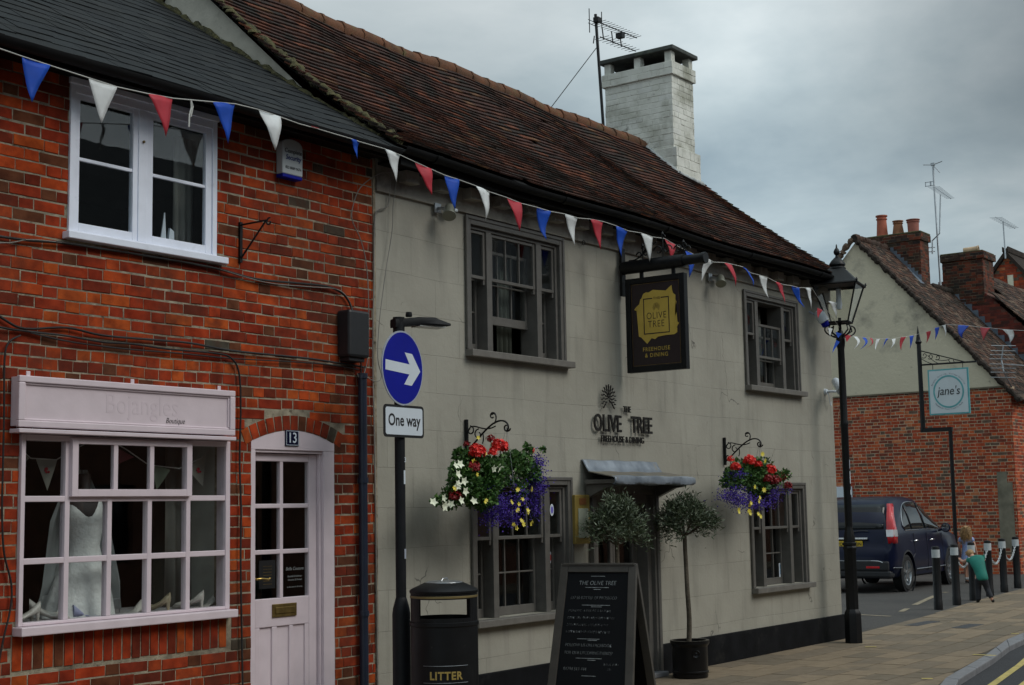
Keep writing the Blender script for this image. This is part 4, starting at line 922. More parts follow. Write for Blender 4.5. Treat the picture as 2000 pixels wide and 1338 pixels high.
m = MB(); m.tube([aX(1166, 92, 16.25), aX(1077, 209, 14.9)], .006, 5); tag(m.build('stay_wire', m_cable), 'thin stay wire running from the dark aerial mast down to the pub ridge', 'wire')

# individual letters and tree emblem on the wall
ls = thing('wall_lettering', 'raised dark metal letters with leafy tree emblem on the grey wall over the door', 'sign', (12.07, 7.5, 2.3))
YL = 7.508
text('lettering', 'THE', m_lettering, ls, (12.16, YL, 2.592), .085, ext=.006, sx=.86, off=.0012)
text('lettering', 'OLIVE', m_lettering, ls, (11.80, YL, 2.392), .235, ext=.007, sx=.80, off=.002)
text('lettering', 'TREE', m_lettering, ls, (12.43, YL, 2.395), .235, ext=.007, sx=.78, off=.002)
text('lettering', 'FREEHOUSE & DINING', m_lettering, ls, (12.07, YL, 2.292), .088, ext=.005, sx=.90, off=.001)
def leaf_emblem(c, r, mt, par, nm='emblem', U=(1, 0, 0), V=(0, 0, 1), th=.012, n=46, asp=1.1):
    U = Vector(U); V = Vector(V); Wn = U.cross(V); m = MB(); rn = random.Random(4); c = Vector(c)
    for ring, cnt in ((.22, 5), (.45, 9), (.70, 13), (.95, 15)):
        for k in range(cnt):
            a = R(-50 + 280 * (k + .5 * (ring > .3)) / cnt); d = U * math.cos(a) + V * math.sin(a) * asp; q = c + d * r * ring; t = d.normalized(); s_ = t.cross(Wn)
            ln = r * .15; wd = r * .055
            m.prism([q - t * ln, q + s_ * wd, q + t * ln, q - s_ * wd], Wn * th)
    return m.build(nm, mt, par)
leaf_emblem((11.82, YL, 2.705), .125, m_lettering, ls, asp=1.05)

# gold menu case
mc = thing('menu_case', 'narrow brass menu case on the grey wall between window and door', 'menu case', (11.30, 7.5, 1.3))
m = MB(); m.box(11.155, 11.40, 7.475, 7.54, 1.335, 1.785); m.build('case', mat('dull_gold', (.30, .215, .055), .45, .3, var=.15, scale=6), mc, bevel=.006)
m = MB(); m.box(11.20, 11.365, 7.468, 7.4745, 1.39, 1.66); m.build('menu', mat('menu_paper', (.30, .32, .25), .5, var=.1), mc, bevel=.002)
m = MB(); m.box(11.225, 11.335, 7.468, 7.4745, 1.695, 1.755); m.build('plaque', mat('copper_plaque', (.35, .15, .06), .4, .6), mc, bevel=.002)

# hanging pub sign
hs = thing('hanging_sign', 'dark framed hanging sign with gold brushed panel on a black beam', 'sign', (12.13, 7.5, 3.0))
SX = 12.13
m = MB(); m.tube([(SX, 7.50, 4.02), (SX, 6.80, 4.02)], .066, 16); m.tube([(SX, 6.80, 4.02), (SX, 6.58, 4.02)], .050, 16); m.lathe([(0, 0), (.055, 0), (.058, .02), (.055, .04), (0, .04)], (SX, 6.60, 4.02), 16, axis=(0, -1, 0))
m.box(SX - .035, SX + .035, 7.485, 7.512, 3.74, 4.22); m.build('beam', m_black, hs, smooth=40)
m = MB(); U_, V_ = (0, -1, 0), (0, 0, 1)
for (yy, zz_, r_, s0, s1) in ((7.22, 4.14, .05, 0, 5.2), (7.08, 4.15, .055, 3.1, -3), (6.98, 4.15, .055, 0, 6), (6.86, 4.14, .05, 3.14, -3), (6.76, 4.13, .035, 0, 6), (7.30, 4.13, .035, 3.1, -2.5)):
    m.tube(spiral((SX, yy, zz_), r_, .012, s0, s1, U_, V_, 16), .007, 6)
for (yy, z0, z1) in ((7.03, 4.08, 4.31), (7.26, 4.08, 4.22), (6.80, 4.08, 4.20)): m.tube([(SX, yy, z0), (SX, yy, z1)], .007, 6); m.lathe([(0, -.02), (.016, 0), (.0, .03)], (SX, yy, z1), 8); m.tube(spiral((SX, yy, z1 - .03), .03, .01, 0, 3.1, U_, V_, 8), .006, 5)
m.tube(bez([(SX, 7.42, 4.09), (SX, 7.30, 4.06), (SX, 7.2, 4.2), (SX, 7.1, 4.24)]), .007, 6); m.build('scrollwork', m_black, hs, smooth=60)
BY0, BY1, BZ0, BZ1 = 6.79, 7.455, 2.97, 3.90
m = MB()
m.box(SX - .035, SX + .035, BY0, BY0 + .055, BZ0, BZ1); m.box(SX - .035, SX + .035, BY1 - .055, BY1, BZ0, BZ1); m.box(SX - .034, SX + .034, BY0 + .055, BY1 - .055, BZ0, BZ0 + .055); m.box(SX - .034, SX + .034, BY0 + .055, BY1 - .055, BZ1 - .055, BZ1)
for yy in (7.28, 6.92): m.box(SX - .01, SX + .01, yy - .02, yy + .02, BZ1, 3.985)
m.build('frame', m_black, hs, bevel=.004)
bd = MB(); bd.box(SX - .02, SX + .02, BY0 + .055, BY1 - .055, BZ0 + .055, BZ1 - .055); bd.build('board', m_signbrown, hs)
# face coordinates: u runs towards the street (to the right in view)
yc = (BY0 + BY1) / 2; zc = (BZ0 + BZ1) / 2; XF = SX - .0215
def SP(u, v, d=0): return Vector((XF - d, yc - u, zc + v))
m = MB(); hb = .268
for a in ((-hb, -.402, hb, -.399), (-hb, .399, hb, .402), (-hb, -.402, -hb + .003, .402), (hb - .003, -.402, hb, .402)): m.prism([SP(a[0], a[1]), SP(a[2], a[1]), SP(a[2], a[3]), SP(a[0], a[3])], (-.001, 0, 0))
m.build('pinstripe', m_brassold, hs)
blob = [(-.13, .30), (-.10, .315), (-.07, .31), (-.02, .335), (.05, .322), (.12, .31), (.16, .345), (.185, .365), (.19, .31), (.20, .27), (.225, .25), (.222, .20), (.235, .17), (.212, .10), (.205, .02), (.225, -.02), (.235, -.05), (.255, -.07), (.24, -.09), (.20, -.10), (.17, -.12), (.235, -.12), (.232, -.17), (.20, -.19), (.10, -.19), (.02, -.20), (-.01, -.225), (-.05, -.21), (-.08, -.245), (-.10, -.27), (-.12, -.22), (-.135, -.175), (-.165, -.19), (-.19, -.18), (-.185, -.08), (-.175, .0), (-.18, .06), (-.20, .11), (-.235, .13), (-.21, .16), (-.175, .19), (-.165, .24), (-.14, .26)]
mm_ = bmesh.new(); vv = [mm_.verts.new(SP(u * 1.02, (v + .27) * .868 - .193, .0012)) for u, v in blob]; mm_.faces.new(vv); bmesh.ops.triangulate(mm_, faces=mm_.faces)
me = bpy.data.meshes.new('gold_patch'); mm_.to_mesh(me); mm_.free(); me.transform(rootm(hs).inverted()); me.materials.append(m_gold); o = bpy.data.objects.new('gold_patch', me); C.objects.link(o); o.parent = hs
o.modifiers.new('s', 'SOLIDIFY').thickness = .001
m = MB()
for a in ((-.135, -.10, .155, -.09), (-.135, -.09, -.125, .254), (.145, -.09, .155, .254), (-.125, .244, -.03, .254), (.065, .244, .145, .254)): m.prism([SP(a[0], a[1], .002), SP(a[2], a[1], .002), SP(a[2], a[3], .002), SP(a[0], a[3], .002)], (-.001, 0, 0))
m.build('line_frame', m_signbrown, hs)
UU, VV = (0, -1, 0), (0, 0, 1)
text('lettering', 'THE', m_signbrown, hs, SP(.018, .236, .003), .036, UU, VV, ext=.0005, space=1.3)
text('lettering', 'OLIVE', m_signbrown, hs, SP(.010, .047, .003), .095, UU, VV, ext=.0005, space=1.12, sx=.82, off=-.001)
text('lettering', 'TREE', m_signbrown, hs, SP(.006, -.035, .003), .095, UU, VV, ext=.0005, space=1.12, sx=.82, off=-.001)
text('lettering', 'FREEHOUSE', m_gold, hs, SP(.0, -.265, .003), .056, UU, VV, ext=.0005, space=1.2, sx=.9)
text('lettering', '& DINING', m_gold, hs, SP(.0, -.325, .003), .056, UU, VV, ext=.0005, space=1.2, sx=.9)
leaf_emblem(SP(.012, .160, .003), .038, m_signbrown, hs, U=UU, V=VV, th=.001)

# floodlights
def flood(name, px, py, lab, toward=1):
    p = aY(px, py, 7.40); t = thing(name, lab, 'floodlight', p)
    m = MB(); m.tube([(p.x, 7.51, p.z + .03), (p.x, 7.44, p.z + .02), p], .012, 8); m.box(p.x - .04, p.x + .04, 7.50, 7.512, p.z - .01, p.z + .07); m.build('arm', m_alu, t, smooth=40)
    m = MB(); m.lathe([(0, -.06), (.035, -.055), (.045, -.03), (.05, .05), (.058, .055), (.058, .065), (.048, .065)], p + Vector((0, -.02, -.01)), 16, axis=(-.5 * toward, -.35, -.8)); m.build('housing', mat('flood_housing', (.22, .23, .19), .4, .4), t, smooth=40)
    m = MB(); m.lathe([(0, .061), (.05, .061), (.05, .063), (0, .063)], p + Vector((0, -.02, -.01)), 16, axis=(-.5 * toward, -.35, -.8)); m.build('lens', mat('lamp_lens', (.6, .62, .4), .2, emit=((.85, .9, .45), .5)), t)
    m = MB(); m.box(p.x + .06, p.x + .17, 7.42, 7.50, p.z + .01, p.z + .04); m.build('sensor', m_signwhite, t, bevel=.01)
flood('floodlight', 874, 410, 'small grey floodlight under the eaves left of the upper left pub window')
flood('floodlight', 1404, 545, 'small silver floodlight under the eaves left of the upper right pub window')
# lamp at the far corner under the eaves
p = aY(1606, 622, 7.35); t = thing('corner_lamp', 'white bulkhead lamp with dark blue end under the eaves at the pub corner', 'lamp', p)
m = MB(); m.lathe([(0, -.12), (.05, -.11), (.065, -.05), (.065, .04), (.04, .05)], p, 14, axis=(.35, -.3, -.8)); m.build('shade', m_signwhite, t, smooth=40)
m = MB(); m.lathe([(.05, .05), (.05, .10), (.03, .12), (0, .12)], p, 14, axis=(.35, -.3, -.8)); m.build('cap', m_signblue, t, smooth=40)
m = MB(); m.tube([p, (p.x, 7.52, p.z + .1)], .015, 6); m.build('arm', m_signgrey, t)
# security camera on the corner
p = aY(1655, 750, 7.30); p0 = Vector((17.12, 7.53, p.z - .1)); t = thing('security_camera', 'white bullet security camera on a curved bracket at the pub corner', 'camera', p0)
p0 = aY(1617, 765, 7.5)
hd_ = aY(1636, 752, 7.32)
m = MB(); m.lathe([(0, -.10), (.045, -.10), (.05, -.09), (.05, .10), (.055, .10), (.055, .14), (.045, .14)], hd_, 16, axis=(-.55, -.55, -.6)); m.build('body', m_signwhite, t, smooth=40)
m = MB(); m.lathe([(0, .128), (.045, .128), (.045, .132), (0, .132)], hd_, 16, axis=(-.55, -.55, -.6)); m.build('lens', m_textblack, t)
m = MB(); m.tube([(p0.x, 7.53, p0.z), (p0.x, 7.45, p0.z), (p0.x + .08, 7.36, p0.z), hd_ + Vector((.02, .02, -.04))], .016, 8); m.lathe([(.0, 0), (.04, 0), (.035, .03), (0, .035)], (p0.x, 7.54, p0.z), 14, axis=(0, -1, 0)); m.tube(bez([(p0.x, 7.5, p0.z), (p0.x + .01, 7.47, p0.z - .2), (p0.x + .05, 7.50, p0.z - .22), (p0.x + .09, 7.5, p0.z - .12)], 8), .005, 6); m.build('bracket', m_signwhite, t, smooth=50)
# small wall fittings
p = aY(1172, 570, 7.52); m = MB(); m.tube(spiral(aY(1140, 475, 7.5), .03, .01, 0, 7, (1, 0, 0), (0, 0, 1)), .004, 5); m.tube([aY(1140, 475, 7.5), aY(1128, 470, 7.52)], .004, 5); tag(m.build('wire_coil', m_cable), 'small coil of black wire on the grey wall left of the hanging sign', 'wire')
# ------------------------------------------------------------------ inside the shop window
disp = MB(); disp.box(5.0, 7.05, 7.62, 8.25, .9, 1.03); disp.build('display_shelf', mat('display_white', (.35, .34, .34), .7), house)
drape('curtain', 6.74, 7.0, 7.95, 1.03, 2.2, .02, .09, m_curt, house)
bx('partition', mat('pale_partition', (.40, .42, .37), .8), house, 6.98, 7.06, 7.60, 8.15, .3, 2.6); bx('partition', m_darkgreen, house, 7.10, 8.2, 8.5, 8.55, .3, 2.6)
m_sat = mat('ivory_satin', (.62, .64, .62), .45, var=.12, scale=14, bump=.6, bscale=38, bdist=.012); m_veil = cloth_mat('veil_net', (.42, .46, .46), .5)
dc = aY(162, 1100, 7.80); dx_ = dc.x
dress = thing('wedding_dress', 'ivory beaded wedding dress on a stand with a net veil in the shop window', 'dress', (dx_, 7.80, 1.03))
def ring_body(prof, c, n=28, fold=0, folds=11, seed=0):
    m = MB(); vs = []
    for (z_, rx, ry, ox, fo) in prof:
        for k in range(n):
            a = 2 * PI * k / n; f_ = 1 + fo * math.sin(a * folds + z_ * 3) + fo * .5 * math.sin(a * 5 + 1)
            vs.append((c[0] + ox + rx * f_ * math.cos(a), c[1] + ry * f_ * math.sin(a), z_))
    m.add(vs, [(i * n + k, i * n + (k + 1) % n, (i + 1) * n + (k + 1) % n, (i + 1) * n + k) for i in range(len(prof) - 1) for k in range(n)]); return m
zb = 1.035
prof = [(zb, .275, .17, -.05, .08), (zb + .12, .235, .15, -.035, .08), (zb + .25, .185, .13, -.02, .06), (zb + .36, .135, .10, 0, .03), (zb + .44, .112, .088, 0, .01), (zb + .50, .122, .092, 0, 0), (zb + .58, .14, .10, 0, 0), (zb + .66, .140, .095, 0, 0), (zb + .72, .128, .082, 0, 0), (zb + .775, .118, .07, 0, 0)]
m = ring_body(prof, (dx_, 7.80)); nr_ = len(prof) - 3
for r_i in range(3):
    for k in range(28):
        v_ = m.v[(nr_ + r_i) * 28 + k]; u_ = abs((v_.x - dx_ + .02) / .12)
        if v_.y < 7.80: v_.z -= max(0, 1 - u_) * (.04, .11, .19)[r_i]
m.build('gown', m_sat, dress, smooth=60)
m = ring_body([(zb + .42, .10, .075, 0, 0), (zb + .62, .128, .085, 0, 0), (zb + .72, .13, .07, 0, 0), (zb + .775, .08, .05, 0, 0), (zb + .80, .04, .04, 0, 0), (zb + .9, .038, .038, 0, 0)], (dx_, 7.80)); m.build('bust_form', mat('dark_bust', (.03, .02, .018), .6), dress, smooth=60)
m = MB()
for k in range(15):
    a = PI + PI * k / 14; m.lathe([(0, -.004), (.004, 0), (0, .004)], (dx_ + .05 * math.cos(a), 7.72, zb + .77 + .05 * math.sin(a)), 6)
m.build('necklace', m_chrome, dress)
m = MB(); vs = []
for i in range(24):
    x_ = -.24 + .52 * i / 23; sgn = min(1, abs(x_) / .24)
    top_ = (dx_ + x_ * .25, 7.86, zb + .93); mid_ = (dx_ + x_ * .85, 7.87 - .02 * math.sin(i * 1.7), zb + .60); lo = (dx_ + x_ * 1.15, 7.84 + .03 * math.sin(i * 1.9), zb + .20 + .1 * (1 - sgn)); l2 = (dx_ + x_ * 1.25, 7.84 + .03 * math.sin(i * 1.9 + 1), zb + .1 * (1 - sgn) + .02)
    vs += [top_, mid_, lo, l2]
m.add(vs, [(4 * i + k, 4 * i + 4 + k, 4 * i + 5 + k, 4 * i + k + 1) for i in range(23) for k in range(3)]); m.build('veil', m_veil, dress, smooth=80)
def shoe(px, py, lab, mt, rz, heel=True, s=1, tilt=0, ank=False):
    p = aY(px, py, 7.66); p.z = 1.032 if py > 1180 else p.z
    t = thing('shoe', lab, 'shoe', p, rz, 'shoes displayed in the shop window')
    m = MB(); m.local = True
    n = 10; vs = []
    for i, (x_, w_, z0, z1) in enumerate(((-.09, .014, .05, .125), (-.065, .028, .045, .105), (-.02, .027, .028, .066), (.03, .034, .008, .042), (.07, .038, .003, .048), (.105, .030, .003, .036), (.128, .010, .004, .016))):
        if not heel: z0, z1 = max(.003, z0 - .045), z1 - .04
        for k in range(n):
            a = 2 * PI * k / n; vs.append((x_ * s, w_ * math.cos(a) * s, ((z0 + z1) / 2 + (z1 - z0) / 2 * math.sin(a)) * s))
    m.add(vs, [(i * n + k, i * n + (k + 1) % n, (i + 1) * n + (k + 1) % n, (i + 1) * n + k) for i in range(6) for k in range(n)] + [tuple(range(n)), tuple(range(60, 70))])
    m.build('upper', mt, t, smooth=60)
    if heel:
        h = MB(); h.local = True; h.tube([(-.075 * s, 0, .06 * s), (-.078 * s, 0, 0)], [.016 * s, .008 * s], 8); h.build('heel', mt, t, smooth=50)
    if False:
        h = MB(); h.local = True; h.tube([(-.06 + .02 * math.cos(a), .022 * math.sin(a), .13) for a in [2 * PI * k / 12 for k in range(13)]], .003, 5); h.tube([(-.07, .0, .10), (-.07, 0, .13)], .003, 5); h.build('ankle_strap', mt, t)
    return t
m_sh = mat('ivory_shoe', (.50, .48, .43), .4, var=.1); m_shg = mat('gold_shoe', (.42, .36, .24), .35, .3, var=.15); m_shb = mat('lilac_shoe', (.30, .32, .48), .5, var=.1)
shoe(50, 1205, 'white heeled shoe at the far left end of the shop display', m_sh, R(170)); shoe(90, 1198, 'ivory heeled shoe with bow left of the dress hem', m_sh, R(-35), s=1.1)
shoe(166, 1202, 'pale lilac flat shoe on the display below the dress', m_shb, R(0), heel=False); shoe(262, 1195, 'small cream flat shoe right of the dress', m_sh, R(200), heel=False)
shoe(308, 1195, 'gold strappy sandal standing in the middle of the shop display', m_shg, R(110), ank=True); shoe(372, 1193, 'cream heeled sandal nearest the right side of the shop window', m_sh, R(120), ank=True)
shoe(402, 1187, 'low beaded cream shoe at the right end of the shop display', m_sh, R(190), heel=False)
p = aY(225, 1180, 7.8); m = MB()
for (a, b_) in (((-.035, 0), (-.035, .09)), ((.035, 0), (.035, .09)), ((-.035, .09), (.035, .09)), ((0, .08), (0, .02))): m.tube([(p.x + a[0], 7.8, 1.032 + a[1]), (p.x + b_[0], 7.8, 1.032 + b_[1])], .003, 5)
tag(m.build('necklace_stand', m_alu), 'small wire jewellery stand beside the dress hem', 'stand')
# fabric bunting inside the window
def pennant_mesh(p1, p2, tip, bend=.02, n=5, seed=0):
    rn = random.Random(seed); p1, p2, tip = Vector(p1), Vector(p2), Vector(tip); nn = (p2 - p1).cross(tip - p1)
    nn = nn.normalized() if nn.length > 1e-7 else Vector((0, -1, 0)); m = MB(); vs = []; idx = {}
    L_ = (tip - p1).length; b1 = bend * rn.uniform(-1, 1) * L_ / .25; b2 = bend * rn.uniform(-.7, .7)
    for i in range(n + 1):
        for j in range(n + 1 - i):
            u = j / n; v = i / n
            q = p1 * (1 - u - v) + p2 * u + tip * v
            q = q + nn * (b1 * math.sin(v * PI * .9) * (1 if rn else 1) + b2 * math.sin(u * 5 + v * 4) * .5 + .25 * b2 * math.sin(v * 11 + u * 3))
            idx[i, j] = len(vs); vs.append(q)
    fs = []
    for i in range(n):
        for j in range(n - i):
            fs.append((idx[i, j], idx[i, j + 1], idx[i + 1, j]))
            if j < n - i - 1: fs.append((idx[i, j + 1], idx[i + 1, j + 1], idx[i + 1, j]))
    m.add(vs, fs); return m
wbt = thing('window_bunting', 'floral fabric bunting strung inside the shop window', 'bunting', aY(240, 900, 7.75))
m = MB(); sp_ = [(20, 860), (60, 895), (110, 898), (140, 880), (200, 850), (250, 880), (290, 908), (350, 915), (392, 895), (420, 868)]
m.tube([aY(a, b_, 7.72) for a, b_ in sp_], .004, 5); m.build('tape', m_string, wbt)
m_f1 = cloth_mat('cream_floral', (.42, .42, .36), .3); m_f2 = cloth_mat('rose_spot', (.25, .06, .08), .3); m_f3 = cloth_mat('sage_cloth', (.25, .32, .23), .3)
for i, (a, b_, c_, mt) in enumerate((((38, 880), (57, 895), (40, 912), m_f1), ((70, 896), (112, 897), (92, 958), m_f1), ((140, 868), (154, 868), (156, 925), m_f1), ((216, 868), (262, 893), (216, 912), m_f2), ((293, 905), (333, 918), (306, 957), m_f3), ((366, 916), (402, 885), (396, 950), m_f1))):
    k = pennant_mesh(aY(*a, 7.72), aY(*b_, 7.72), aY(*c_, 7.72), .004, seed=i).build('pennant', mt, wbt, solid=.002)
    if mt is m_f1 and i in (1, 5):
        cc = (aY(*a, 7.713) + aY(*b_, 7.713) + aY(*c_, 7.713)) / 3; m = MB(); rn = random.Random(i)
        for q in range(7): a_ = q * .9; m.prism([cc + Vector((.012 * q / 7 * math.cos(a_) * 2 + .008 * math.cos(t_ * PI / 3), 0, .012 * q / 7 * math.sin(a_) * 2 + .008 * math.sin(t_ * PI / 3))) for t_ in range(6)], (0, -.0006 * (q + 1), 0))
        m.build('rose_print', m_red, k)

# ------------------------------------------------------------------ bunting along the street
PCOL = {'B': m_blue, 'W': m_wcloth, 'R': m_red}
def bunting(lab, items, line, start):
    t = thing('bunting', lab, 'bunting', start)
    m = MB(); m.tube(line, .0035, 5); m.build('string', m_string, t)
    for i, (c, a, b_, tip) in enumerate(items):
        pennant_mesh(a, b_, tip, .03, n=7, seed=i * 7 + len(items)).build('pennant', PCOL[c], t, solid=.0016, smooth=60)
    return t
def YY(px):       # distance of the first string, hung off the gutters
    return interp([(-100, 6.95), (60, 7.0), (460, 7.12), (560, 7.16), (600, 7.19), (650, 7.168), (700, 7.165), (745, 7.15), (770, 7.12), (1600, 7.12), (1700, 7.2)], px)
raw = [('B', (43, 110), (98, 128), (62, 200)), ('W', (173, 152), (229, 170), (198, 241)), ('R', (289, 183), (338, 192), (325, 267)), ('B', (415, 199), (460, 203), (448, 280)), ('W', (505, 214), (546, 228), (533, 295)),
       ('B', (686, 271), (703, 277), (701, 310)), ('W', (752, 291), (782, 303), (777, 355)), ('R', (810, 316), (841, 330), (841, 382)), ('B', (868, 342), (896, 351), (887, 410)), ('W', (929, 363), (957, 375), (949, 431)),
       ('R', (990, 386), (1017, 397), (1012, 452)), ('B', (1049, 405), (1075, 413), (1068, 469)), ('W', (1103, 418), (1129, 426), (1126, 480)), ('R', (1153, 428), (1179, 433), (1176, 488)), ('B', (1203, 441), (1227, 451), (1217, 501)),
       ('W', (1252, 455), (1275, 463), (1269, 512)), ('R', (1298, 466), (1318, 478), (1307, 508)), ('B', (1338, 488), (1357, 498), (1344, 543)), ('W', (1377, 503), (1394, 512), (1374, 552)), ('R', (1414, 513), (1429, 516), (1436, 560)),
       ('B', (1450, 521), (1466, 533), (1472, 560)), ('W', (1482, 537), (1499, 542), (1503, 583)), ('R', (1514, 550), (1530, 556), (1536, 593)), ('B', (1546, 558), (1560, 562), (1572, 601)), ('W', (1573, 562), (1586, 563), (1587, 604)),
       ('R', (1597, 601), (1606, 606), (1598, 622)), ('W', (1618, 588), (1636, 592), (1636, 622))]
def P1(p): return aY(p[0], p[1], YY(p[0]))
items = [(c, P1(a), P1(b_), P1(t_)) for c, a, b_, t_ in raw]
line = [P1(q) for q in [(-80, 68), (0, 95)]]
for c, a, b_, t_ in raw: line += [P1(a), P1(b_)]
# in the gap the string rides on the gutter edge
line = [P1((-80, 68)), P1((0, 95))] + [P1(q) for r_ in raw[:5] for q in (r_[1], r_[2])] + [P1((585, 242)), P1((625, 253)), P1((655, 262))] + [P1(q) for r_ in raw[5:25] for q in (r_[1], r_[2])] + [P1((1600, 585)), aY(1640, 640, 7.2)]
bt1 = bunting('red white and blue bunting hung along the gutters of both buildings', items, line, line[0])
m = MB(); m.tube([P1((373, 194)), P1((374, 210)), P1((370, 225)), P1((369, 248))], .006, 5); m.tube([P1((373, 194)), P1((377, 208)), P1((373, 228))], .005, 5); m.build('string_end', m_string, bt1)
m = MB(); p_ = P1((590, 240)); pennant_mesh(aY(608, 246, 7.172), aY(623, 251, 7.172), aY(616, 249, 7.16), .002).build('pennant', m_red, bt1, solid=.004)
LX, LY = 16.69, 7.2
def z2(a, b_): return (1580 + a * .3139, 380 + b_ * .3139)
raw2 = [('W', (275, 880), (298, 885), (262, 965)), ('B', (330, 888), (350, 890), (303, 965)), ('R', (375, 893), (397, 896), (352, 955)), ('W', (420, 898), (438, 898), (412, 970)), ('B', (478, 896), (500, 896), (462, 955)), ('W', (515, 900), (540, 895), (500, 960)), ('R', (572, 887), (605, 884), (577, 970)), ('B', (625, 880), (655, 875), (630, 960)),
        ('R', (730, 855), (757, 847), (727, 925)), ('B', (783, 830), (810, 823), (782, 905)), ('W', (828, 815), (852, 810), (848, 885)), ('B', (930, 812), (995, 815), (955, 895)), ('R', (1063, 825), (1130, 830), (1090, 910)), ('W', (1203, 838), (1268, 843), (1243, 922))]
def P2(q):   # from the lamp post out to the far sign post, then back over the street
    px, py = z2(*q); px0, X0 = 1655, 16.9
    k = (px - 1655) / (1797 - 1655)
    if k <= 1: X_ = 16.9 + (31.4 - 16.9) * k ** .55 if k > 0 else 16.9
    else: X_ = 31.4 - (px - 1797) * .035
    return aX(px, py, X_)
it2 = [(c, P2(a), P2(b_), P2(t_)) for c, a, b_, t_ in raw2]
ln2 = [Vector((LX + .05, LY - .03, 3.72))] + [P2(q) for r_ in raw2[:8] for q in (r_[1], r_[2])] + [P2((680, 868))] + [P2(q) for r_ in raw2[8:] for q in (r_[1], r_[2])] + [P2((1400, 850))]
bt2 = bunting('far red white and blue bunting running from the lamp post past the tea shop sign', it2, ln2, ln2[0])
for c, (a, b_, t_) in (('B', ((1632, 648), (1644, 652), (1637, 660))), ('R', ((1650, 652), (1662, 656), (1654, 668))), ('B', ((1634, 664), (1640, 668), (1626, 689))), ('W', ((1618, 640), (1626, 642), (1621, 656)))):
    pennant_mesh(aY(*a, 7.1), aY(*b_, 7.1), aY(*t_, 7.1), .01).build('pennant', PCOL[c], bt1, solid=.002)

# ------------------------------------------------------------------ one-way sign post
PX_, PY_ = 8.04, 6.92
sp = thing('sign_post', 'dark street pole with a round blue arrow sign, white plate and small lamp', 'sign post', (PX_, PY_, 0))
b0 = aY(782, 1000, PY_); PXX = b0.x
m_pole = mat('dark_grey_pole', (.007, .008, .010), .55, spec=.25, var=.25, scale=10, bump=.1)
m = MB(); m.tube([(PXX, PY_, .95), (PXX, PY_, 3.02)], .038, 16); m.build('pole', m_pole, sp, smooth=40)
m = MB(); m.lathe([(.066, -.02), (.066, .93), (.06, .97), (.04, 1.04), (.036, 1.05)], (PXX, PY_, 0), 18); m.build('base', m_pole, sp, smooth=40)
yw = R(7.5); U1 = Vector((math.cos(yw), math.sin(yw), 0)); V1 = Vector((.0, 0, 1)); W1 = U1.cross(V1)
dcen = aY(786, 719, PY_ - .05)
def disc(mb, c, r, d0, d1, n=48): mb.prism([c + U1 * (r * math.cos(2 * PI * k / n)) + V1 * (r * math.sin(2 * PI * k / n)) + W1 * d0 for k in range(n)], W1 * (d1 - d0))
m = MB(); disc(m, dcen, .274, -.004, .004); m.build('disc_rim', m_signgrey, sp)
m = MB(); disc(m, dcen, .262, .0042, .0055); ds = m.build('disc', m_signblue, sp)
rt = R(-2.5); Ua = U1 * math.cos(rt) + V1 * math.sin(rt); Va = -U1 * math.sin(rt) + V1 * math.cos(rt)
m = MB(); m.prism([dcen + Ua * a + Va * b_ + W1 * .0058 for a, b_ in ((-.232, -.037), (.085, -.037), (.018, -.118), (.118, -.118), (.232, 0), (.118, .118), (.018, .118), (.085, .037), (-.232, .037))], W1 * .001); m.build('arrow', m_signwhite, ds)
pc = aY(789, 823, PY_ - .05); pw_, ph = .28, .115
def rrect(c, w_, h_, r, d, th, U=U1, V=V1, Wd=W1):
    pts = []
    for (sx_, sz_, a0) in ((1, 1, 0), (-1, 1, 90), (-1, -1, 180), (1, -1, 270)):
        for k in range(5):
            a = R(a0 + k * 22.5); pts.append(c + U * (sx_ * (w_ - r) + r * math.cos(a)) + V * (sz_ * (h_ - r) + r * math.sin(a)) + Wd * d)
    m_ = MB(); m_.prism(pts, Wd * th); return m_
U2 = Vector((1, .03, 0)).normalized(); W2 = U2.cross(V1)
rrect(pc, .232, .118, .03, -.004, .006, U2, V1, W2).build('plate_border', m_textblack, sp)
pl = rrect(pc, .213, .099, .018, .003, .001, U2, V1, W2).build('plate', m_signwhite, sp)
text('lettering', 'One way', m_textblack, pl, pc + W2 * .0045 - V1 * .033, .122, U2, V1, ext=.0005, sx=.83, off=.0022)
m = MB(); hb_ = Vector((PXX, PY_, 3.02)); e_ = aY(872, 628, PY_ - .12); dr_ = (e_ - hb_); dr_.z = 0; L_ = dr_.length; dr_.normalize(); sd_ = Vector((-dr_.y, dr_.x, 0)) 
prof_ = [(-.05, .04, -.05, .015), (.05, .045, -.035, .025), (.16, .07, -.022, .04), (.30, .08, -.02, .045), (L_ - .08, .075, -.02, .03), (L_, .06, -.012, .008)]
vs = []
for (u, w_, zl, zh) in prof_:
    for (a, b_) in ((-1, 0), (-.9, .7), (-.5, 1), (.5, 1), (.9, .7), (1, 0), (.9, -.0), (-.9, -.0)):
        vs.append(hb_ + dr_ * u + sd_ * (w_ * a) + Vector((0, 0, (zh * b_ if b_ > 0 else zl * (1 if abs(a) < .95 else .4)) + .03)))
m.add(vs, [(i * 8 + k, i * 8 + (k + 1) % 8, (i + 1) * 8 + (k + 1) % 8, (i + 1) * 8 + k) for i in range(5) for k in range(8)] + [tuple(range(8)), tuple(range(40, 48))]); m.lathe([(.022, 0), (.026, .01), (.022, .035), (0, .035)], hb_ + dr_ * .09 + Vector((0, 0, .07)), 12)
m.tube([hb_ - Vector((0, 0, .05)), hb_ + Vector((0, 0, .06))], .044, 12)
m.build('street_light_head', m_pole, sp, smooth=35)
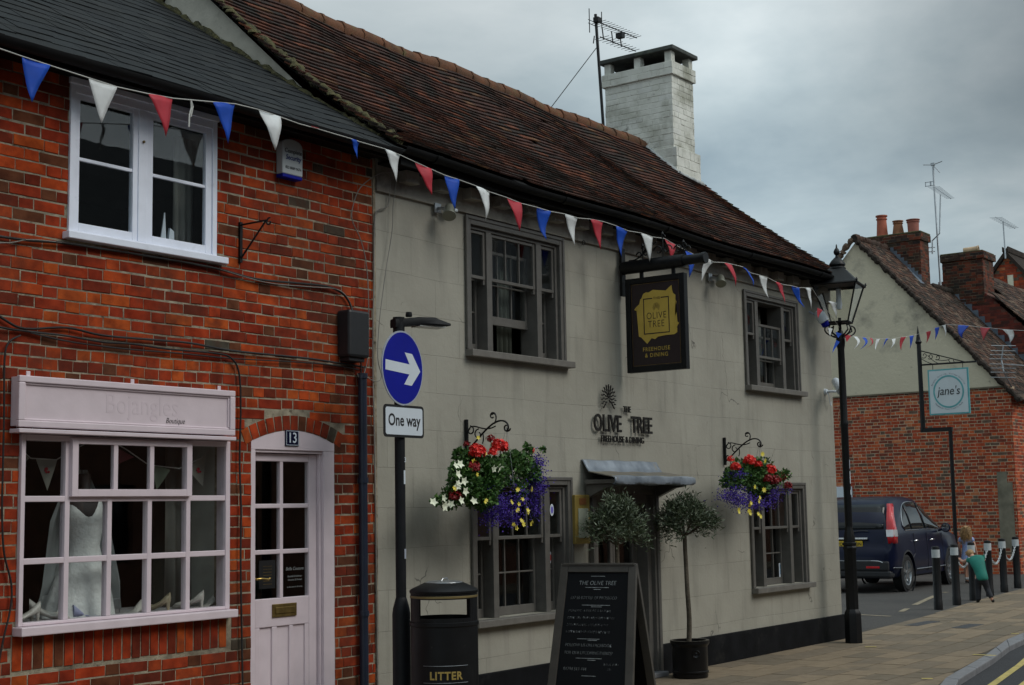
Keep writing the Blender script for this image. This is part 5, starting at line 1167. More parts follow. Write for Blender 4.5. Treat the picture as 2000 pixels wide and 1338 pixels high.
m = MB(); m.obox(hb_ + dr_ * (L_ * .62) + Vector((0, 0, .006)), dr_ * (L_ * .27), sd_ * .06, Vector((0, 0, .006))); m.build('lens', mat('street_lens', (.35, .36, .34), .25), sp)
for (py, hh, w_, mt) in ((932, .05, .03, m_signwhite), (1082, .035, .03, m_signgrey)):
    c_ = aY(786, py, PY_ - .04); m = MB(); m.lathe([(.0392, -hh), (.0392, hh)], (PXX, PY_, c_.z), 10, a0=R(265), a1=R(310)); m.build('sticker', mt, sp)
text('lettering', '3', m_signwhite, sp, (PXX + .012, PY_ - .040, aY(785, 903, PY_).z), .05, ext=.0005)

# ------------------------------------------------------------------ litter bin
BX_, BY_ = 8.15, 6.55; cB = aY(868, 1250, 6.55); BX_ = cB.x
lb = thing('litter_bin', 'round black litter bin with gold bands and lettering in front of the grey wall', 'bin', (BX_, BY_, 0))
m_bin = mat('bin_black', (.006, .0065, .0075), .5, spec=.25, var=.3, scale=8, bump=.08, bscale=30, stain=((.04, .04, .042), 18, .66, .8))
r = .238
m = MB(); m.lathe([(r - .02, 0), (r, .02), (r, .855), (r + .006, .862), (r + .006, .885), (r - .004, .89), (r - .03, .885), (r - .03, .1)], (BX_, BY_, 0), 40, cap=True); m.build('body', m_bin, lb, smooth=35)
# hood with two openings (front and back) so that the wall shows through
m = MB(); z0, z1 = .885, 1.085; n = 48; oz0, oz1 = .915, 1.045
fa = math.atan2(-BY_, -BX_) + R(0)    # towards the camera
def shell(mb, r_, th):
    for k in range(n):
        a0_, a1_ = 2 * PI * k / n, 2 * PI * (k + 1) / n; am = (a0_ + a1_) / 2
        df = min(abs(math.remainder(am - fa, 2 * PI)), abs(math.remainder(am - fa - PI, 2 * PI)))
        rngs = [(z0, z1)] if df > R(50) else [(z0, oz0), (oz1, z1)]
        for (p_, q_) in rngs:
            v8 = [(BX_ + rr * math.cos(a), BY_ + rr * math.sin(a), z_) for z_ in (p_, q_) for rr in (r_ - th, r_) for a in (a0_, a1_)]
            mb.add(v8, [(0, 1, 3, 2), (4, 6, 7, 5), (0, 4, 5, 1), (2, 3, 7, 6), (0, 2, 6, 4), (1, 5, 7, 3)])
shell(m, r - .002, .012); m.build('hood', m_bin, lb, smooth=35)
m = MB(); m.lathe([(r - .01, 1.08), (r + .004, 1.085), (r + .006, 1.10), (r - .005, 1.112), (r - .10, 1.155), (r - .11, 1.155), (r - .11, 1.13), (r - .02, 1.09)], (BX_, BY_, 0), 40); m.build('lid', m_bin, lb, smooth=35)
m = MB(); m.lathe([(0, 1.170), (.10, 1.166), (.132, 1.158), (.135, 1.150), (0, 1.150)], (BX_, BY_, 0), 32); m.tube([(BX_ - .05, BY_ - .02, 1.168), (BX_ - .035, BY_ - .02, 1.184), (BX_ + .035, BY_ + .0, 1.184), (BX_ + .05, BY_, 1.168)], .005, 6); m.build('ashtray', m_alu, lb, smooth=35)
m = MB()
for z_ in (1.052, .856): m.lathe([(r + .0005, z_), (r + .0025, z_ + .002), (r + .0025, z_ + .014), (r + .0005, z_ + .016)], (BX_, BY_, 0), 40)
m.build('gold_band', mat('gold_band', (.20, .15, .06), .5, .3, var=.2), lb, smooth=40)
# lettering wrapped round the body
t = text('lettering', 'LITTER', mat('bin_gold', (.36, .26, .07), .5), lb, (0, 0, 0), .075, ext=.001, sx=.92, space=1.12, off=.0022, world=False)
zt = aY(870, 1332, 6.32).z
for v in t.data.vertices:
    a = fa + v.co.x / r; rad = r + .0015 + max(0, -v.co.y) * 0; h = v.co.z
    dd = r + .002 - v.co.y * 1.0
    v.co = Vector((dd * math.cos(a + R(2)), dd * math.sin(a + R(2)), zt + h))
m = MB()
for z_ in (zt - .025, zt + .09): m.lathe([(r + .0005, z_), (r + .003, z_ + .001), (r + .0005, z_ + .003)], (BX_, BY_, 0), 24, a0=fa - R(38), a1=fa + R(42))
m.build('panel_line', m_alu, lb)

# ------------------------------------------------------------------ A-board
AB = Vector((*aY(1170, 1106, 6.35)[:1], 6.35, 0)); phi = R(99.5)
ab = thing('a_board', 'grey wooden A-board with chalk writing on black, standing before the pub door', 'a-board', AB)
Ub = -Vector((math.cos(phi), math.sin(phi), 0)); Ub = -Ub if (right.dot(Ub) < 0) else Ub
Nb = Vector((0, 0, 1)).cross(Ub); Nb = -Nb if Nb.dot(Vector((-1, -.6, 0))) < 0 else Nb   # towards us
HT, WD, SP_ = 1.215, .325, .30
def panel(side, nm):
    up_ = (Vector((0, 0, HT)) - Nb * side * SP_)   # from foot to top
    foot = AB + Nb * side * (SP_ + .0); e3 = up_.normalized(); o3 = Ub.cross(e3); o3 = o3 if o3.dot(Nb * side) > 0 else -o3; Lp = up_.length
    F = lambda u, v, d: foot + Ub * u + e3 * v + o3 * d
    m = MB()
    wT, wB = WD - .0, WD + .045
    def beam(u0, v0, u1, v1, w_, t_=.018, d=0):
        a, b_ = F(u0, v0, d), F(u1, v1, d); ax_ = (b_ - a); L3 = ax_.length; ax_.normalize(); s3 = ax_.cross(o3).normalized()
        m.obox((a + b_) / 2, ax_ * L3 / 2, s3 * w_ / 2, o3 * t_)
    beam(-wB + .033, 0, -wT + .033, Lp, .066); beam(wB - .033, 0, wT - .033, Lp, .066); beam(-wT + .066, Lp - .033, wT - .066, Lp - .033, .066, .0175); beam(-wB + .06, .16, wB - .06, .16, .066, .0175)
    m.build(nm, m_boardwood, ab, bevel=.003)
    m = MB(); m.prism([F(-wB + .06, .18, -.002), F(wB - .06, .18, -.002), F(wT - .06, Lp - .06, -.002), F(-wT + .06, Lp - .06, -.002)], o3 * .004); bo = m.build('chalkboard', m_chalkboard, ab)
    return F, e3, o3, Lp, bo
F, e3, o3, Lp, bo = panel(1, 'frame')
F2 = panel(-1, 'frame')
m = MB(); m.obox(AB + Vector((0, 0, HT - .0)), Ub * .31, Nb * .03, Vector((0, 0, .008))); m.build('hinge', m_boardwood, ab)
def chalk(s, u, v, size, sh=.12, al='LEFT', sx=.92): text('chalk_writing', s, m_chalk, bo, F(u, v, .0032), size, Ub, e3, ext=.0003, shear=sh, sx=sx, align=al, off=-.0012)
chalk('THE OLIVE TREE', 0, 1.085, .048, al='CENTER'); chalk('£17·50 BOTTLE OF PROSECCO', -.225, .972, .034, sx=.86)
chalk('MONDAY → FRIDAY 5→6·45pm', -.235, .872, .029, sx=.9); chalk('COME TRY OUR EARLY BIRD MENU', -.24, .815, .028, sx=.9); chalk('2 COURSES £14·95  3 COURSES £17·50', -.24, .76, .027, sx=.78); chalk('& GET A GLASS OF HOUSE WINE ON US', -.245, .706, .027, sx=.78)
chalk('FOLLOW US ON FACEBOOK', -.24, .60, .035, sx=.88); chalk('FOR OUR UPCOMING EVENTS!', -.24, .54, .035, sx=.84); chalk('BOOK WITH', .10, .458, .026, sx=.85); chalk('01794 513 444', -.24, .415, .036, sx=.9); chalk('US!', .13, .42, .026)
m = MB()
for (u0, u1, v) in ((-.10, .10, 1.065), (-.03, .03, 1.05), (-.12, .12, .925), (-.04, .05, .912), (-.14, .05, .66), (-.05, .03, .65), (-.14, .08, .51), (-.04, .03, .497), (-.08, .04, .375), (-.06, .06, 1.155)): m.obox(F(u0 / 2 + u1 / 2, v, .003), Ub * (u1 - u0) / 2, e3 * .0014, o3 * .0004)
m.build('chalk_line', m_chalk, bo)

# ------------------------------------------------------------------ olive trees in pots
m_pot_b = mat('glazed_black_pot', (.005, .005, .0055), .3, spec=.3, var=.3, scale=6, coat=.05)
m_bark = mat('olive_bark', (.115, .095, .068), .85, col2=(.06, .05, .035), scale=14, bump=.7, bscale=50)
m_olive = mat('olive_leaf', (1, 1, 1), .55, var=.1, island=[(0, (.055, .080, .036)), (.35, (.085, .11, .06)), (.6, (.035, .052, .024)), (.8, (.17, .20, .14)), (1, (.06, .095, .03))], spec=.4)
def pot(x, y, lab, rr=.185, h=.36):
    t = thing('plant_pot', lab, 'pot', (x, y, 0)); m = MB()
    m.lathe([(rr - .02, 0), (rr - .012, .01), (rr - .012, .045), (rr - .004, .05), (rr - .004, .065), (rr - .012, .07), (rr - .012, .3), (rr - .002, .315), (rr + .008, .33), (rr + .008, h), (rr - .02, h), (rr - .025, h - .05)], (x, y, 0), 36); m.build('body', m_pot_b, t, smooth=30)
    m = MB(); m.lathe([(0, h - .04), (rr - .02, h - .045)], (x, y, 0), 24); m.build('soil', m_soil, t)
    d = Vector((-x, -y, 0)).normalized(); s_ = Vector((-d.y, d.x, 0)); c = Vector((x, y, .24)) + d * (rr - .010) + (s_ if s_.dot(right) > 0 else -s_) * .06
    m = MB(); m.lathe([(.035, 0), (.038, .004), (.035, .008), (.03, .004)], c, 18, axis=d); m.lathe([(0, .004), (.015, .004), (0, .01)], c, 10, axis=d); m.build('medallion', m_pot_b, t, smooth=50)
    return t
def leafc(mb, p, d, ln, wd, rn):
    d = d.normalized(); s_ = d.cross(Vector((rn.uniform(-1, 1), rn.uniform(-1, 1), rn.uniform(-1, 1)))).normalized()
    mb.add([p, p + d * ln * .45 + s_ * wd, p + d * ln, p + d * ln * .45 - s_ * wd], [(0, 1, 2, 3)])
def olive(x, y, zc, zt, rx, rz_, lab, seed, base=.3, cx=0, flat=.8):
    rn = random.Random(seed); t = thing('olive_tree', lab, 'tree', (x, y, .32)); fork = zc - rz_ * .78
    m = MB(); pts = [(x + .012 * math.sin(k * 1.3) + cx * k / 8, y + .01 * math.cos(k), .3 + (fork - .3) * k / 8) for k in range(9)]
    m.tube(catm(pts, 3), [.026 - .006 * k / 24 for k in range(25)], 10)
    fk = Vector(pts[-1]); ends = []
    for k in range(11):
        a = k * 2.4 + rn.random(); el = rn.uniform(.15, 1.3); r_ = rn.uniform(.55, .95)
        e_ = Vector((x + cx, y, zc)) + Vector((math.cos(a) * rx * r_ * math.cos(el), math.sin(a) * rx * r_ * math.cos(el), (math.sin(el) - .45) * rz_ * .9))
        mid = fk.lerp(e_, .45) + Vector((math.cos(a), math.sin(a), -.35)) * rx * .22
        c_ = bez([fk, mid, e_], 8); m.tube(c_, [.012 - .008 * i / 8 for i in range(9)], 6); ends.append(c_)
        for q in range(7):
            b0_ = c_[rn.randint(3, 7)]; d_ = (b0_ - Vector((x + cx, y, zc - rz_ * .5))).normalized() + Vector((rn.uniform(-.6, .6), rn.uniform(-.6, .6), rn.uniform(-.3, .8)))
            e2_ = b0_ + d_.normalized() * rn.uniform(.08, .2); m.tube([b0_, e2_], [.0035, .0015], 4); ends.append([b0_, b0_.lerp(e2_, .5), e2_])
    m.build('trunk', m_bark, t, smooth=60)
    m = MB(); cen = Vector((x + cx, y, zc + .02))
    clumps = []
    for k in range(70):
        a = rn.random() * 2 * PI; cz_ = rn.uniform(-.62, 1); s_ = math.sqrt(max(0, 1 - cz_ * cz_)); rr = rn.uniform(.55, 1.0) * rn.choice((.85, 1, 1, 1.06))
        clumps.append(cen + Vector((math.cos(a) * s_ * rx * rr, math.sin(a) * s_ * rx * rr, cz_ * rz_ * rr)))
    for c_ in ends: clumps.append(c_[-1])
    for c_ in clumps:
        out_ = (c_ - cen + Vector((0, 0, .1))).normalized(); stem = [c_ + out_ * (.02 * i) for i in range(5)]
        for q in range(rn.randint(22, 42)):
            p = c_ + Vector((rn.gauss(0, .035), rn.gauss(0, .035), rn.gauss(0, .035)))
            d = out_ * .6 + Vector((rn.uniform(-1, 1), rn.uniform(-1, 1), rn.uniform(-.6, 1.1)))
            leafc(m, p, d, rn.uniform(.034, .064), rn.uniform(.0045, .0075), rn)
    m.build('crown', m_olive, t)
    return t
pc_ = aY(1348, 1290, 7.18)
pot(pc_.x, 7.18, 'glossy black pot with round medallion right of the pub door')
olive(pc_.x, 7.18, 1.545, 1.78, .215, .215, 'lollipop olive tree with bare trunk right of the pub door', 5, cx=-.025)
pot(11.30, 7.12, 'glossy black pot hidden behind the chalk A-board'); olive(11.30, 7.12, 1.50, 1.76, .215, .225, 'bushy olive tree in front of the pub door, behind the chalk board', 12, cx=.0)

# ------------------------------------------------------------------ hanging baskets
m_leafg = mat('basket_leaf', (1, 1, 1), .55, var=.15, island=[(0, (.04, .11, .02)), (.35, (.07, .16, .035)), (.65, (.022, .065, .014)), (.85, (.13, .25, .06)), (1, (.05, .13, .025))], spec=.4)
m_lob = mat('purple_lobelia', (1, 1, 1), .6, var=.15, island=[(0, (.030, .006, .22)), (.4, (.055, .014, .36)), (.7, (.015, .003, .12)), (1, (.10, .03, .48))])
m_ger = mat('red_geranium', (1, 1, 1), .5, var=.1, island=[(0, (.75, .008, .006)), (.5, (.92, .03, .018)), (1, (.42, .004, .006))])
m_gerd = mat('dark_red_geranium', (1, 1, 1), .5, var=.1, island=[(0, (.20, .003, .006)), (1, (.34, .006, .01))])
m_pet = mat('white_petunia', (1, 1, 1), .5, var=.05, island=[(0, (.85, .88, .72)), (1, (.80, .84, .62))]); m_yel = mat('yellow_flower', (.72, .60, .07), .5, var=.15, scale=20); m_wick = mat('basket_wire', (.03, .025, .018), .8, var=.3)
def bracket_scroll(x, z, lab, L_=.46, H=.28):
    m = MB(); m.box(x - .012, x + .012, 7.51, 7.535, z - H, z + .02); S = lambda u, v: Vector((x, 7.525 - u, z + v))
    m.tube(bez([S(.0, -.25), S(.16, -.13), S(.26, .0), S(.34, .03), S(.45, .02), S(.47, -.07), S(.42, -.1)], 18), .008, 6)
    m.tube(spiral(S(.425, -.065), .04, .015, -.3, -4.6, (0, -1, 0), (0, 0, 1), 12), .007, 6)
    m.tube(bez([S(.02, -.09), S(.03, -.02), S(.1, -.02), S(.14, -.07), S(.22, -.09), S(.31, -.05)], 12), .006, 6); m.tube(spiral(S(.045, -.075), .04, .015, 1.6, -4.5, (0, -1, 0), (0, 0, 1), 12), .006, 6)
    m.tube(spiral(S(.13, -.11), .045, .015, 1.5, 7.5, (0, -1, 0), (0, 0, 1), 14), .006, 6); m.tube(bez([S(.175, -.1), S(.19, -.15), S(.17, -.19)], 6), .006, 6); m.tube(bez([S(.3, -.03), S(.34, .04), S(.30, .07), S(.27, .045)], 8), .006, 6); m.tube(spiral(S(.28, .035), .035, .012, 0, 5.5, (0, -1, 0), (0, 0, 1), 12), .006, 6)
    m.tube(spiral(S(.045, -.21), .035, .012, 1.6, 7, (0, -1, 0), (0, 0, 1), 12), .006, 6)
    return tag(m.build('basket_bracket', m_black, smooth=60), lab, 'bracket')
bracket_scroll(9.61, 2.40, 'scrolled black iron bracket holding the left flower basket'); bracket_scroll(14.19, 2.385, 'scrolled black iron bracket holding the right flower basket')
def flower5(mb, c, nrm, r, rn, pet=5, cup=.35):
    nrm = nrm.normalized(); u = nrm.orthogonal().normalized(); v = nrm.cross(u); vs = [c]; a0_ = rn.random() * 6
    for k in range(pet * 2):
        a = a0_ + PI * k / pet; rr = r if k % 2 == 0 else r * .55; vs.append(c + (u * math.cos(a) + v * math.sin(a)) * rr + nrm * (r * cup if k % 2 == 0 else r * cup * .5))
    mb.add(vs, [(0, k + 1, (k + 1) % (pet * 2) + 1) for k in range(pet * 2)])
def geranium(c, r, par, mt, seed, src=None):
    rn = random.Random(seed); m = MB()
    for k in range(int(60 * (r / .055) ** 2) + 14):
        a = rn.random() * 2 * PI; z_ = rn.uniform(-.35, 1); s_ = math.sqrt(max(0, 1 - z_ * z_)); d = Vector((math.cos(a) * s_, math.sin(a) * s_, z_)); flower5(m, c + d * r * rn.uniform(.75, 1) * Vector((1, 1, .75)).length / 1.6, d + Vector((rn.uniform(-.3, .3),) * 3), r * .33, rn)
    m.lathe([(0, -r * .45), (r * .6, -r * .2), (r * .7, r * .2), (0, r * .55)], c, 8)
    if src is not None: m2 = MB(); m2.tube(bez([src, (Vector(src) + c) / 2 + Vector((0, 0, .02)), c], 6), .004, 5); o = m.build('geranium', mt, par); m2.build('stem', m_leafg, o); return o
    return m.build('geranium', mt, par)
def foliage(cen, rad, n, rn, mb, sz=(.022, .042), shape=None):
    for k in range(int(n * 1.7)):
        a = rn.random() * 2 * PI; z_ = rn.uniform(-1, 1); s_ = math.sqrt(1 - z_ * z_); d = Vector((math.cos(a) * s_, math.sin(a) * s_, z_)); rr = rn.random() ** .45
        p = Vector(cen) + Vector((d.x * rad[0], d.y * rad[1], d.z * rad[2])) * rr
        dd_ = d + Vector((rn.uniform(-.8, .8), rn.uniform(-.8, .8), rn.uniform(-.5, .9))); ln = rn.uniform(*sz)
        dd_.normalize(); s2 = dd_.cross(Vector((rn.uniform(-1, 1), rn.uniform(-1, 1), rn.uniform(-1, 1)))).normalized(); u3 = dd_.cross(s2)
        mb.add([p, p + dd_ * ln * .4 + s2 * ln * .42, p + dd_ * ln + u3 * ln * .15, p + dd_ * ln * .4 - s2 * ln * .42], [(0, 1, 2, 3)])
# left basket: measured against the plane it hangs in
YBk = 7.13
lbk = thing('hanging_basket', 'overflowing hanging flower basket with trailing white petunias on the left bracket', 'flower basket', (9.61, YBk, 1.9))
q = lambda px, py, dy=0: aY(px, py, YBk + dy)
def basket_core(t, c, r):
    m = MB(); 
    for k in range(6): z_ = -k * .035; rr = math.sqrt(max(.0, 1 - (k / 6.2) ** 2)) * r; m.lathe([(rr, z_ - .003), (rr + .004, z_), (rr, z_ + .003)], c, 24)
    for k in range(12): a = k * PI / 6; m.tube([c + Vector((math.cos(a) * r * math.cos(j * .26), math.sin(a) * r * math.cos(j * .26), -r * .9 * math.sin(j * .26))) for j in range(7)], .003, 4)
    m.build('wire', m_wick, t)
    m = MB(); m.lathe([(0, -r * .85), (r * .5, -r * .7), (r * .85, -r * .35), (r * .97, -.01), (0, .0)], c, 24); m.build('liner', m_soil, t, smooth=60)
cL = Vector((9.62, YBk + .02, 1.84)); basket_core(lbk, cL, .13)
m = MB()
for k in range(3): a = k * 2.1 + .4; m.tube([cL + Vector((.12 * math.cos(a), .12 * math.sin(a), 0)), Vector((9.61, 7.10, 2.34))], .0018, 4)
m.build('chain', m_alu, lbk)
rn = random.Random(21); m = MB()
for (px, py, dy, rx, ry, rz_, n) in ((920, 905, 0, .13, .13, .10, 420), (955, 925, -.05, .17, .14, .13, 700), (1005, 905, 0, .14, .13, .10, 420), (905, 950, 0, .11, .11, .10, 300), (940, 975, -.04, .14, .12, .08, 400), (1035, 925, 0, .09, .09, .10, 260), (880, 965, 0, .07, .07, .05, 110), (1030, 880, 0, .04, .04, .06, 60), (898, 888, 0, .05, .05, .05, 70), (1060, 880, 0, .02, .02, .02, 14), (855, 978, 0, .06, .04, .03, 60), (1000, 960, -.02, .14, .12, .10, 300), (900, 930, -.05, .10, .10, .12, 300), (925, 955, -.10, .12, .06, .10, 300), (960, 950, -.14, .12, .04, .08, 200), (880, 985, 0, .10, .06, .03, 110)):
    foliage(q(px, py, dy), (rx, ry, rz_), n, rn, m)
for (a, b_) in (((1018, 918), (1038, 884)), ((1005, 915), (1016, 886)), ((955, 890), (958, 868)), ((985, 900), (998, 876))): m.tube([q(*a), q(*b_)], .003, 4)
m.build('foliage', m_leafg, lbk)
m = MB()
for (px, py, dy, rx, ry, rz_, n) in ((1045, 945, -.02, .08, .10, .13, 900), (1048, 905, 0, .07, .08, .08, 420), (1005, 975, -.08, .13, .10, .11, 900), (970, 985, -.09, .12, .09, .11, 700), (960, 1010, -.05, .10, .08, .09, 420), (1000, 1015, -.05, .10, .08, .07, 320), (1045, 990, -.02, .06, .07, .10, 320), (955, 955, -.12, .05, .04, .04, 120), (980, 1000, -.1, .12, .06, .08, 300), (1058, 950, 0, .05, .05, .08, 120)):
    for k in range(n):
        p = q(px, py, dy) + Vector((rn.gauss(0, rx * .5), rn.gauss(0, ry * .5), rn.gauss(0, rz_ * .5))); flower5(m, p, Vector((rn.uniform(-1, 1), rn.uniform(-1.4, .2), rn.uniform(-.6, .8))), rn.uniform(.006, .010), rn, 3, .2)
tag(m.build('lobelia', m_lob, lbk), kind='stuff')
for i, (px, py, r_, dy, mt) in enumerate(((932, 884, .072, -.10, m_ger), (976, 873, .068, -.08, m_ger), (963, 884, .045, -.12, m_ger), (925, 913, .055, -.12, m_gerd), (888, 972, .058, -.05, m_gerd), (958, 858, .04, 0, m_gerd), (1038, 881, .032, 0, m_ger), (912, 868, .03, .02, m_gerd), (1022, 917, .025, -.05, m_gerd))):
    geranium(q(px, py, dy), r_ * .95, lbk, mt, i, q(px + 3, py + 25, dy * .3))
rn = random.Random(5)
for (px, py) in ((898, 907), (890, 910), (894, 927), (906, 940), (893, 950), (908, 960), (964, 916), (976, 915), (925, 979), (846, 981), (866, 973), (869, 987), (880, 985), (900, 978), (868, 990), (895, 945)):
    m = MB(); d_ = Vector((rn.uniform(-.6, .1), -1, rn.uniform(-.1, .5))); c = q(px, py, -.14 if px > 885 else -.05); flower5(m, c, d_, rn.uniform(.034, .042), rn, 5, .3)
    o = m.build('petunia', m_pet, lbk, solid=.001)
rn = random.Random(8)
for (px, py) in ((948, 886), (925, 901), (932, 927), (950, 977), (889, 955), (1010, 957), (1038, 957), (1000, 982), (1013, 985), (1012, 995), (1031, 997), (1018, 1016), (1022, 1022), (1009, 1032), (1003, 1024), (1037, 1023), (1020, 975), (934, 855)):
    m = MB(); c = q(px, py, -.17 if py > 920 else -.12); flower5(m, c, Vector((rn.uniform(-.5, .3), -1, rn.uniform(-.3, .5))), rn.uniform(.018, .025), rn, 5, .15)
    if py > 950: flower5(m, c + Vector((rn.uniform(-.02, .02), 0, rn.uniform(-.03, .03))), Vector((rn.uniform(-.6, .6), -1, .2)), .02, rn)
    m.build('yellow_bloom', m_yel, lbk, solid=.001)
# right basket
rbk = thing('hanging_basket', 'hanging flower basket with yellow daisies and a rounded purple underside on the right bracket', 'flower basket', (14.2, YBk, 1.9))
cR = Vector((14.25, YBk + .02, 1.85)); basket_core(rbk, cR, .13)
m = MB()
for k in range(3): a = k * 2.1 + .4; m.tube([cR + Vector((.12 * math.cos(a), .12 * math.sin(a), 0)), Vector((14.19, 7.10, 2.33))], .0018, 4)
m.build('chain', m_alu, rbk)
rn = random.Random(31); m = MB()
for (px, py, rx, rz_, n) in ((1440, 925, .14, .09, 420), (1470, 918, .17, .12, 650), (1500, 935, .17, .10, 380), (1430, 940, .12, .08, 240), (1478, 950, .15, .10, 350), (1525, 928, .08, .06, 120), (1460, 935, .15, .12, 300), (1450, 905, .06, .05, 60), (1488, 905, .08, .06, 90)): foliage(q(px, py), (rx, .13, rz_), n, rn, m)
m.build('foliage', m_leafg, rbk)
m = MB()
for (px, py, dy, rx, rz_, n) in ((1430, 965, -.03, .12, .10, 700), (1450, 978, -.08, .15, .09, 700), (1500, 972, -.04, .13, .09, 750), (1480, 985, -.08, .14, .06, 400), (1440, 925, -.1, .06, .05, 130), (1530, 960, 0, .05, .05, 80), (1512, 960, 0, .08, .05, 150), (1412, 970, 0, .04, .06, 60)):
    for k in range(n):
        p = q(px, py, dy) + Vector((rn.gauss(0, rx * .5), rn.gauss(0, .06), rn.gauss(0, rz_ * .5))); flower5(m, p, Vector((rn.uniform(-1, 1), rn.uniform(-1.4, .2), rn.uniform(-.6, .8))), rn.uniform(.007, .011), rn, 3, .2)
tag(m.build('lobelia', m_lob, rbk), kind='stuff')
for i, (px, py, r_, dy, mt) in enumerate(((1464, 901, .075, -.1, m_ger), (1481, 908, .05, -.1, m_ger), (1504, 919, .075, -.1, m_ger), (1500, 936, .06, -.14, m_gerd), (1514, 940, .07, -.12, m_gerd), (1530, 932, .065, 0, m_gerd), (1539, 950, .055, 0, m_gerd), (1437, 913, .06, -.1, m_ger), (1427, 898, .045, 0, m_ger))):
    geranium(q(px, py, dy), r_ * .88, rbk, mt, i + 40, q(px, py + 22, dy * .4))
rn = random.Random(9)
for (px, py) in ((1474, 951), (1492, 957), (1484, 972), (1482, 979), (1464, 986), (1463, 998), (1481, 1004), (1489, 887), (1494, 900), (1443, 995)):
    m = MB(); c = q(px, py, -.17 if 1430 < px < 1515 else -.03); flower5(m, c, Vector((rn.uniform(-.5, .3), -1, rn.uniform(-.3, .5))), rn.uniform(.026, .034), rn, 7, .15)
    if py > 985: flower5(m, c + Vector((rn.uniform(-.03, .03), -.01, rn.uniform(-.03, .03))), Vector((rn.uniform(-.6, .6), -1, .2)), .03, rn, 7)
    m.build('yellow_bloom', m_yel, rbk, solid=.001)

# ------------------------------------------------------------------ lamp post
lp = thing('lamp_post', 'black Victorian style lamp post with glazed lantern at the end of the pub', 'lamp post', (LX, LY, 0))
m = MB(); m.lathe([(.108, 0), (.108, .02), (.106, .34), (.102, .36), (.088, .385), (.079, .40), (.076, 1.10), (.083, 1.115), (.087, 1.13), (.083, 1.145), (.077, 1.155), (.089, 1.17), (.089, 1.19), (.074, 1.20), (.072, 1.25), (.058, 1.32), (.050, 1.36), (.046, 1.40)], (LX, LY, 0), 8); m.build('base', m_black, lp, smooth=25)
m = MB(); m.lathe([(.046, 1.38), (.0445, 2.6), (.049, 2.62), (.049, 2.65), (.044, 2.67), (.042, 3.55), (.052, 3.60), (.056, 3.64), (.052, 3.70), (.045, 3.74), (.03, 3.78)], (LX, LY, 0), 18); m.build('column', m_black, lp, smooth=35)
lyaw = R(12)   # lantern turned a little
def LQ(hw, z_, k): a = lyaw + PI / 4 + k * PI / 2; return Vector((LX + hw * 1.4142 * math.cos(a), LY + hw * 1.4142 * math.sin(a), z_))
m = MB()
for k in range(4):
    m.tube([(LX, LY, 3.74), LQ(.05, 3.72, k), LQ(.12, 3.78, k), LQ(.10, 3.86, k)], .010, 6)
    m.tube(bez([(LX, LY, 3.70), LQ(.14, 3.70, k), LQ(.19, 3.76, k), LQ(.16, 3.86, k), LQ(.10, 3.84, k)], 10), .009, 6)
m.tube([(LX, LY, 3.74), (LX, LY, 3.94)], .02, 8); m.build('cradle', m_black, lp, smooth=50)
zb_, zt_ = 3.88, 4.34; hb2, ht2 = .125, .262
m = MB()
for k in range(4):
    m.tube([LQ(hb2, zb_, k), LQ(ht2, zt_, k)], .011, 6); m.tube([LQ(hb2, zb_, k), LQ(hb2, zb_, k + 1)], .012, 6); m.tube([LQ(ht2 + .012, zt_, k), LQ(ht2 + .012, zt_, k + 1)], .017, 6)
    m.lathe([(0, -.01), (.016, .01), (.01, .03), (0, .04)], LQ(ht2 + .02, zt_ + .01, k), 8)
m.add([LQ(hb2, zb_, k) for k in range(4)], [(0, 1, 2, 3)])
m.build('lantern_frame', m_black, lp, smooth=50)
m = MB(); m.add([LQ(hb2 - .002, zb_ + .005, k) for k in range(4)] + [LQ(ht2 - .002, zt_ - .005, k) for k in range(4)], [(k, (k + 1) % 4, 4 + (k + 1) % 4, 4 + k) for k in range(4)]); m.build('glass', m_glass2, lp, solid=.003)
m = MB(); m.add([LQ(ht2 + .022, zt_ + .012, k) for k in range(4)] + [LQ(ht2 - .03, zt_ + .05, k) for k in range(4)] + [LQ(.10, zt_ + .20, k) for k in range(4)] + [LQ(.085, zt_ + .21, k) for k in range(4)], [(i * 4 + k, i * 4 + (k + 1) % 4, i * 4 + 4 + (k + 1) % 4, i * 4 + 4 + k) for i in range(3) for k in range(4)] + [(3, 2, 1, 0)])
m.lathe([(.10, zt_ + .20), (.105, zt_ + .215), (.085, zt_ + .24), (.10, zt_ + .255), (.10, zt_ + .27), (.075, zt_ + .31), (.04, zt_ + .345), (.022, zt_ + .36), (.018, zt_ + .38), (.035, zt_ + .40), (.04, zt_ + .425), (.028, zt_ + .455), (.012, zt_ + .475), (.008, zt_ + .51), (0, zt_ + .525)], (LX, LY, 0), 18)
m.build('roof', m_black, lp, smooth=35)
m = MB(); m.lathe([(0, 4.04), (.03, 4.05), (.04, 4.10), (.03, 4.2), (.03, 4.3)], (LX, LY, 0), 12); m.build('bulb', m_signwhite, lp, smooth=40)
for (z_, hh, mt) in ((2.14, .055, m_signgrey), (1.98, .075, m_signwhite), (1.80, .03, m_signwhite)):
    m = MB(); m.lathe([(.0462, z_ - hh), (.0462, z_ + hh)], (LX, LY, 0), 8, a0=R(-100), a1=R(-50)); m.build('sticker', mt, lp)

